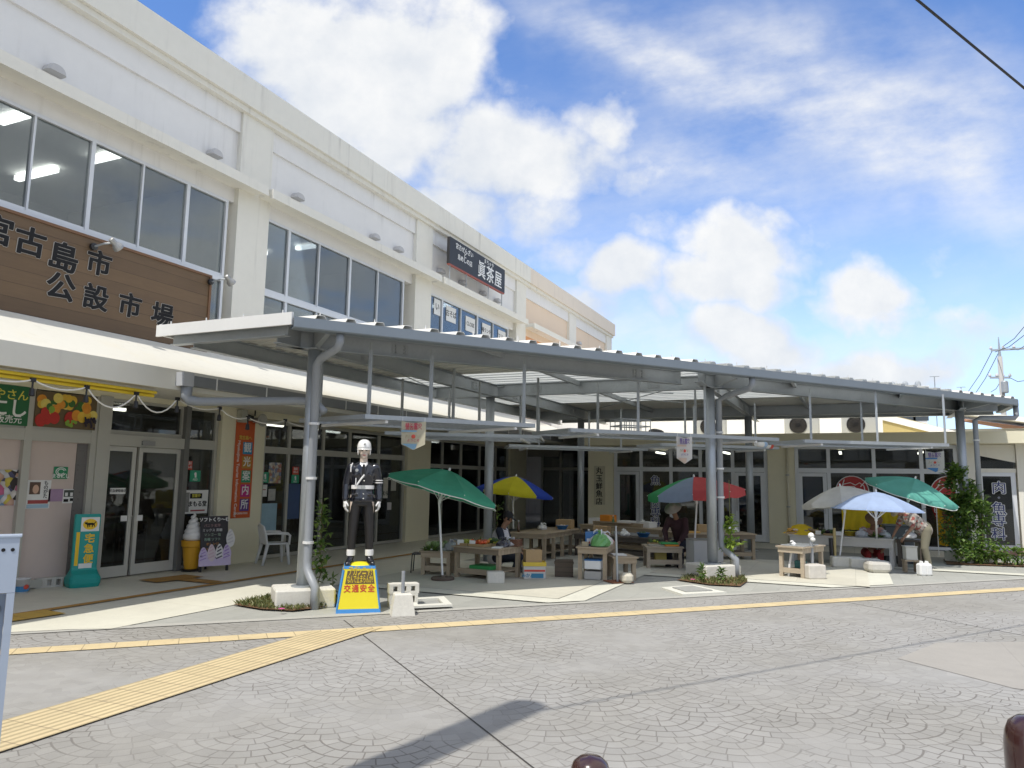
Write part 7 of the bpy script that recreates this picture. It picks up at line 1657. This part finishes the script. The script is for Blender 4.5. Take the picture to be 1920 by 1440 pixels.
for i in range(9): part('hole', MB().lathe([(.001, 0), (.0058, 0), (.0058, .001)], n=10, T=Matrix.Translation((.508 - i*.025, -.0305, zt - .045)) @ Matrix.Rotation(PI/2, 4, 'X')), t, INK)
for i in range(3): part('hole', MB().lathe([(.001, 0), (.008, 0), (.008, .001)], n=10, T=Matrix.Translation((.490 - i*.03, -.0285, zt - .495)) @ Matrix.Rotation(PI/2, 4, 'X')), t, INK)
part('bolt', MB().lathe([(.001, .012), (.014, .012), (.018, 0)][::-1], n=12, T=Matrix.Translation((.475, .0145, zt - .235)) @ Matrix.Rotation(PI/2, 4, 'X')), t, GALV); part('bolt', MB().lathe([(.001, .012), (.014, .012), (.018, 0)][::-1], n=12, T=Matrix.Translation((.475, .0145, zt - .38)) @ Matrix.Rotation(PI/2, 4, 'X')), t, GALV)
def bollard(px, py_top, D, label, group='dark brown bollards'):
    d = ray(px, py_top); k = D/math.hypot(d.x, d.y); q = CAM_POS + d*k; H = q.z; t = thing('bollard', label, 'bollard', (q.x, q.y, 0), 0, group); r = .085
    part('post', MB().lathe([(r, 0), (r, H - .30)], n=28), t, M('bollard_brown', (.045, .018, .016), .22, .1, 5, coat=.6), smooth=True)
    part('ring', MB().lathe([(r*.93, H - .3), (r*.93, H - .28)], n=28), t, M('bollard_ring', (.30, .28, .27), .3, .05, 4, metal=.5)); part('dome', MB().lathe([(r, H - .28), (r*1.06, H - .26), (r*1.06, H - .10), (r*1.0, H - .06), (r*.85, H - .028), (r*.55, H - .008), (.001, H)], n=28), t, M('bollard_brown', None), smooth=True)
bollard(1107, 1416, 3.35, 'dark brown domed bollard at the bottom middle of the view'); bollard(1934, 1341, 3.3, 'dark brown domed bollard cut by the right edge of the view')

# ---- smaller goods that crowd the tables
def goods(Tt, items):
    for (kind, x, y, lab, *a) in items:
        p = on(Tt, x, y); g_ = random.Random(int((x*97 + y*31)*100)); rz = g_.uniform(-.4, .4) + Tt[0].rotation_euler[2]
        if kind == 'bottle':
            t = thing('bottle', lab, 'bottle', p, rz); part('glass_body', MB().lathe([(.032, 0), (.034, .02), (.034, .14), (.014, .19), (.013, .24)], n=12), t, a[0], smooth=True); part('cap', MB().lathe([(.016, .24), (.016, .265), (.001, .265)], n=10), t, WHITEP)
        elif kind == 'basin':
            t = thing('basin', lab, 'basin', p, rz); part('bowl', MB().lathe([(.10, 0), (.15, .09), (.16, .09), (.16, .10), (.145, .10), (.10, .015), (.001, .015)], n=20, cap=False), t, a[0], smooth=True); h = MB()
            for k in range(16): h.ell((g_.gauss(0, .05), g_.gauss(0, .05), .05 + g_.random()*.05), (.032, .032, .03), 8, 6)
            part('heap', h, t, a[1], smooth=True)
        elif kind == 'bunch':
            t = thing('vegetable_bunch', lab, 'vegetables', p, rz); m = MB()
            for k in range(46): d = Vector((g_.gauss(0, 1), g_.gauss(0, .5), g_.uniform(.1, .9))).normalized(); s_ = d.cross(FZ).normalized(); L = g_.uniform(.10, .2); b_ = Vector((g_.gauss(0, .05), g_.gauss(0, .03), .01)); m.add([b_, b_ + d*L*.5 + s_*.02, b_ + d*L - Vector((0, 0, .03)), b_ + d*L*.5 - s_*.02], [(0, 1, 2, 3)])
            part('leaves', m, t, LEAF); part('tie', MB().lathe([(.03, .0), (.03, .03)], (0, 0, .01), 8), t, WHITEP)
        elif kind == 'card':
            t = thing('price_card', lab, 'price card', p, rz); part('card', MB().box(-.06, .06, -.003, 0, .02, .11), t, PAPER); part('stick', MB().box(-.004, .004, .001, .006, 0, .06), t, CARD)
        elif kind == 'bag': bag(p, a[0], a[1], lab, seed=int(abs(x*50 + y*77)) + 60)
        elif kind == 'box': stack(Tt, x, y, a[0], a[1], a[2], lab, a[3], g_.uniform(-.2, .2))
GB = M('brown_glass', (.10, .05, .02), .15, .1, 5, spec=.8); GG = M('green_glass', (.04, .14, .06), .15, .1, 5, spec=.8)
goods(T1, [('card', -.10, -.36, 'small white price card at the front edge of the tomato tray'), ('card', -.36, -.36, 'small white price card at the front edge of the citrus tray'), ('bunch', -.30, .12, 'bunch of leafy greens at the back left of the tomato table'), ('bunch', .22, .28, 'bunch of leafy greens lying behind the dark bags of the tomato table')])
goods(T1b, [('bunch', -.10, -.16, 'bunch of leafy greens on the front edge of the low side table')])
goods(T2, [('bottle', -.30, -.95, 'brown bottle at the near end of the long bare table', GB), ('basin', .18, .55, 'blue basin of onions far down the long bare table', BLUEP, M('onion_pale', None)), ('bag', -.2, .2, 'white carrier bag halfway down the long bare table', .11, FOAM), ('box', .1, .95, 'brown carton at the far end of the long bare table', (.4, .3, .22), CARD, 'carton', 'carton')])
goods(T3, [('bottle', -.18, .05, 'green bottle on the grey table beside the drinks carton', GG), ('basin', -.06, .52, 'red basin of yellow fruit at the back of the grey table', M('red_tray_plastic', None), M('yellow_fruit', None)), ('bag', .12, .22, 'pale clear bag behind the knotted bag on the grey table', .10, MATS['clear_bag_film'])])
goods(T3b, [('box', -.02, .04, 'thin white tray on the low grey table', (.26, .30, .02), PAPER, 'foam_tray', 'tray')])
goods(T5, [('basin', .35, -.1, 'white basin of greens at the right of the dark table', FOAM, DKG), ('box', -.15, .1, 'brown carton on the dark table behind the column', (.3, .25, .18), CARD, 'carton', 'carton'), ('bottle', .1, -.22, 'brown bottle at the front of the dark table', GB), ('bag', .62, .1, 'white carrier bag at the right end of the dark table', .11, FOAM)])
goods(T7, [('card', -.45, -.36, 'white price card by the brown roots of the long grey white table'), ('card', -.02, -.36, 'white price card by the dark vegetables of the long grey white table'), ('basin', .15, .12, 'yellow basin of citrus beside the pink topped vendor', YELP, LIM), ('bunch', .72, -.1, 'bunch of leafy greens at the right end of the long grey white table'), ('bag', .88, .12, 'clear bag of vegetables at the right corner of the long grey white table', .11, MATS['clear_bag_film']), ('bunch', -.40, .10, 'bunch of leafy greens in front of the yellow tarpaulin')])
goods(T9, [('box', -.5, 0, 'brown carton on the left of the dark low bench', (.36, .3, .2), CARD, 'carton', 'carton'), ('bag', .1, .02, 'white carrier bag on the dark low bench', .11, FOAM), ('basin', .6, 0, 'blue basin of greens on the right of the dark low bench', BLUEP, DKG)])
goods(T8, [('bag', .35, .15, 'white carrier bag between the foam boxes of the far table', .12, FOAM), ('bottle', -.35, -.22, 'green bottle in front of the far table trough', GG)])
# ------------------------------------------------------------------ plants
def leaf(m, p, d, L, w, up=(0, 0, 1), bend=.25):
    d = Vector(d).normalized(); s = d.cross(Vector(up))
    if s.length < .01: s = Vector((1, 0, 0))
    s.normalize(); n = s.cross(d); p = Vector(p)
    m.add([p, p + d*L*.45 + s*w/2 + n*L*.05, p + d*L - n*L*bend, p + d*L*.45 - s*w/2 + n*L*.05], [(0, 1, 2), (0, 2, 3)])
def rdir(g, zmin=-.2):
    while True:
        v = Vector((g.uniform(-1, 1), g.uniform(-1, 1), g.uniform(zmin, 1)))
        if .1 < v.length < 1: return v.normalized()
def flower(parent, p, r=.03, mat=PINKF):
    m = MB(); p = Vector(p)
    for k in range(5):
        a = 2*PI*k/5; m.add([p, p + Vector((r*math.cos(a - .5), r*math.sin(a - .5), r*.3)), p + Vector((r*1.3*math.cos(a), r*1.3*math.sin(a), r*.2)), p + Vector((r*math.cos(a + .5), r*math.sin(a + .5), r*.3))], [(0, 1, 2, 3)])
    part('flower', m, parent, mat, True)
# grass patches at the feet of the columns
def turf(poly, n, label_soil, seed, hmax=.09):
    g = random.Random(seed); xs = [p.x for p in poly]; ys = [p.y for p in poly]
    def inside(x, y):
        c = False; j = len(poly) - 1
        for i in range(len(poly)):
            a, b = poly[i], poly[j]
            if (a.y > y) != (b.y > y) and x < (b.x - a.x)*(y - a.y)/(b.y - a.y) + a.x: c = not c
            j = i
        return c
    structure('soil', MB().sheet([(p.x, p.y, .030) for p in poly]), M('planting_soil', (.16, .09, .045), .95, .25, 6, bmp=.5))
    m = MB(); k = 0
    while k < n:
        x, y = g.uniform(min(xs), max(xs)), g.uniform(min(ys), max(ys))
        if not inside(x, y): continue
        k += 1; a = g.uniform(0, 6.28); L = g.uniform(.04, hmax); d = Vector((math.cos(a)*g.uniform(.2, 1), math.sin(a)*g.uniform(.2, 1), 1)); leaf(m, (x, y, .03), d, L, g.uniform(.008, .02), (math.sin(a), -math.cos(a), 0), .4)
    o = link('grass', m.mesh('grass', GRASS)); tag(o, label_soil, 'grass', None, 'stuff'); return o
pA_ = [at_z(*p) for p in ((437, 1137), (520, 1118), (630, 1122), (634, 1137), (600, 1143), (548, 1149), (490, 1146))]
turf(pA_, 1900, 'short green grass and weeds round the first canopy column', 1)
pB_ = [at_z(*p) for p in ((1270, 1090), (1300, 1078), (1390, 1080), (1402, 1092), (1388, 1102), (1330, 1099))]
turf(pB_, 900, 'sparse grass and weeds round the middle column footing', 2)
t = thing('small_flower', 'single magenta flower in the grass before the first column', 'flower', at_z(528, 1142)); p = at_z(528, 1142, .07); flower(t, p, .035); part('stem', MB().tube([(p.x, p.y, .03), p], .004, 4), t, GRASS, True)
t = thing('small_flower', 'pink flower in the weeds at the left of the middle column footing', 'flower', at_z(1299, 1087)); p = at_z(1299, 1087, .07); flower(t, p, .04); part('stem', MB().tube([(p.x, p.y, .03), p], .004, 4), t, GRASS, True)
def weed(px, py, h, n, L, w, label, seed, name='weed'):
    q = at_z(px, py, .03); t = thing(name, label, 'plant', q); g = random.Random(seed); m = MB()
    st = MB().tube([(0, 0, 0), (.01, 0, h)], .006, 5); part('stem', st, t, GRASS)
    for i in range(n):
        z = h*g.uniform(.25, 1); leaf(m, (0, 0, z), rdir(g, -.3), L*g.uniform(.7, 1.2), w)
    part('foliage', m, t, LEAF)
weed(1318, 1092, .26, 40, .12, .035, 'leafy weed in front of the middle column footing, left one', 4); weed(1352, 1093, .26, 36, .12, .035, 'leafy weed in front of the middle column footing, right one', 5); weed(1308, 1070, .20, 30, .13, .02, 'dark spiky weed behind the left of the middle column footing', 6)
# vine climbing beside the first column
def vine(base, top, n, L, label, seed, spread=.09, name='climbing_vine', dense=1.0, low=.1):
    t = thing(name, label, 'climbing plant', base); g = random.Random(seed); b, e = Vector(base), Vector(top); N = 14
    pts = [b.lerp(e, i/N) + Vector((g.uniform(-.03, .03), g.uniform(-.03, .03), 0)) for i in range(N + 1)]
    part('stem', MB().tube(pts, .008, 5), t, M('vine_stem', (.14, .12, .05), .8, .2, 6), True); m = MB()
    for i in range(n):
        s = low + (1 - low)*g.random()**1.0; p = b.lerp(e, s) + Vector((g.gauss(0, spread), g.gauss(0, spread), g.gauss(0, .05))); d = rdir(g, -.6); leaf(m, p, d, L*g.uniform(.6, 1.2), L*.6*g.uniform(.7, 1.1))
    part('foliage', m, t, LEAF, True); return t
q = at_z(589, 1097, .25); vine((q.x + .1, q.y - .02, .2), (q.x + .1, q.y - .02, 1.42), 130, .12, 'thin leafy vine climbing beside the first canopy column', 8, .06)
weed(622, 1120, .30, 24, .10, .03, 'dark weed between the first column footing and the pedestal', 9)
q = Vector((14.93 + .02, 2.28 - .12, .55)); t = thing('climbing_vine', 'bright green leaf tuft tied to the pipe of the middle column', 'climbing plant', q); m = MB(); g = random.Random(12)
for zc, r in ((.95, .10), (.62, .15)):
    for i in range(60): leaf(m, q + Vector((g.gauss(0, r*.5), g.gauss(0, r*.5), zc - .55 + g.gauss(0, .07))), rdir(g, -.5), .13, .07)
part('foliage', m, t, mat_leaf('leaf_lime', (.16, .28, .03), (.34, .44, .07)), True); part('stem', MB().tube([q + Vector((0, 0, -.5)), q + Vector((.02, 0, .1)), q + Vector((0, 0, 1.3))], .007, 5), t, GRASS, True); part('white_tie', MB().cbox(q + Vector((-.10, -.02, .40)), (.26, .02, .03)), t, WHITEP, True)
q = Vector((14.95, 7.33, 0)); vine((15.12, 7.22, 0.02), (15.15, 7.2, 1.25), 60, .10, 'dark vine on the far column behind the tomato stall', 14, .07)
# ivy mound round the right hand column
cx, cy = COLS['C']
t = thing('ivy_bush', 'dense ivy swallowing the right hand canopy column above a leafy mound', 'climbing plant', (cx - .1, cy - .1, 0)); g = random.Random(21); m = MB()
def cloud(c, r, n, L):
    c = Vector(c)
    cl = [c + Vector((g.gauss(0, r[0]*.5), g.gauss(0, r[1]*.5), g.gauss(0, r[2]*.5))) for _ in range(max(4, n//28))]
    for i in range(n):
        k = g.choice(cl); p = k + Vector((g.gauss(0, r[0]*.22), g.gauss(0, r[1]*.22), g.gauss(0, r[2]*.22)))
        if p.z < .03: p.z = .03 + g.random()*.05
        d = (p - c).normalized()*.7 + rdir(g, -.3); leaf(m, p, d, L*g.uniform(.6, 1.3), L*.7*g.uniform(.6, 1.1))
cloud((cx - .10, cy + .12, 2.02), (.28, .24, .22), 380, .14); cloud((cx - .12, cy - .05, 1.55), (.27, .28, .34), 480, .14); cloud((cx - .1, cy + .14, 1.05), (.28, .26, .42), 520, .14); cloud((cx - .05, cy - .32, 1.1), (.16, .14, .6), 380, .12)
cloud((cx - .25, cy + .20, .52), (.40, .38, .28), 620, .11); cloud((cx - .35, cy - .10, .25), (.45, .5, .20), 500, .11)
part('foliage', m, t, LEAF, True)
part('stem', MB().tube([(cx - .14, cy + .05, 0), (cx - .13, cy - .02, 1.0), (cx - .13, cy + .05, 2.1)], .016, 6).tube([(cx - .06, cy - .30, 0), (cx - .05, cy - .34, 1.6)], .014, 6), t, M('vine_stem', None), True)
part('clump', MB().tube([(cx - .45, cy - .2, 0), (cx - .40, cy - .25, .4)], .01, 5), t, M('vine_stem', None), True) if False else None
t = thing('flower_clump', 'low flowering clump with lilac blooms and strap leaves right of the ivy', 'plant', (cx - .35, cy - .75, 0)); m = MB()
cloud((cx - .40, cy - .55, .25), (.35, .45, .18), 330, .11); part('foliage', m, t, mat_leaf('leaf_bright', (.07, .16, .025), (.26, .36, .06)), True)
m = MB()
for i in range(26):
    a = g.uniform(0, 6.28); d = Vector((math.cos(a), math.sin(a), g.uniform(.4, 1.2))); p = Vector((cx - .3 + g.uniform(-.15, .15), cy - .85 + g.uniform(-.2, .2), .04)); L = g.uniform(.35, .6); s = Vector((-math.sin(a), math.cos(a), 0))*.012; q1 = p + d.normalized()*L*.6; q2 = q1 + (d.normalized() - Vector((0, 0, .9))).normalized()*L*.45
    m.add([p - s, p + s, q1 + s*1.3, q1 - s*1.3, q2], [(0, 1, 2, 3), (3, 2, 4)])
part('strap_leaves', m, t, LEAF, True)
LIL = M('lilac_petals', (.42, .27, .50), .6, .1, 9)
for i in range(9): flower(t, (cx - .45 + g.uniform(-.2, .2), cy - .55 + g.uniform(-.65, .4), .36 + g.uniform(-.08, .1)), .035, LIL)
flower(t, (cx - .3, cy - 1.25, .28), .04); structure('soil', MB().sheet([(cx - 1.0, cy + .55, .028), (cx - .55, cy - 1.35, .028), (cx + .1, cy - 1.2, .028), (cx + .3, cy + .5, .028)]), MATS['planting_soil'])
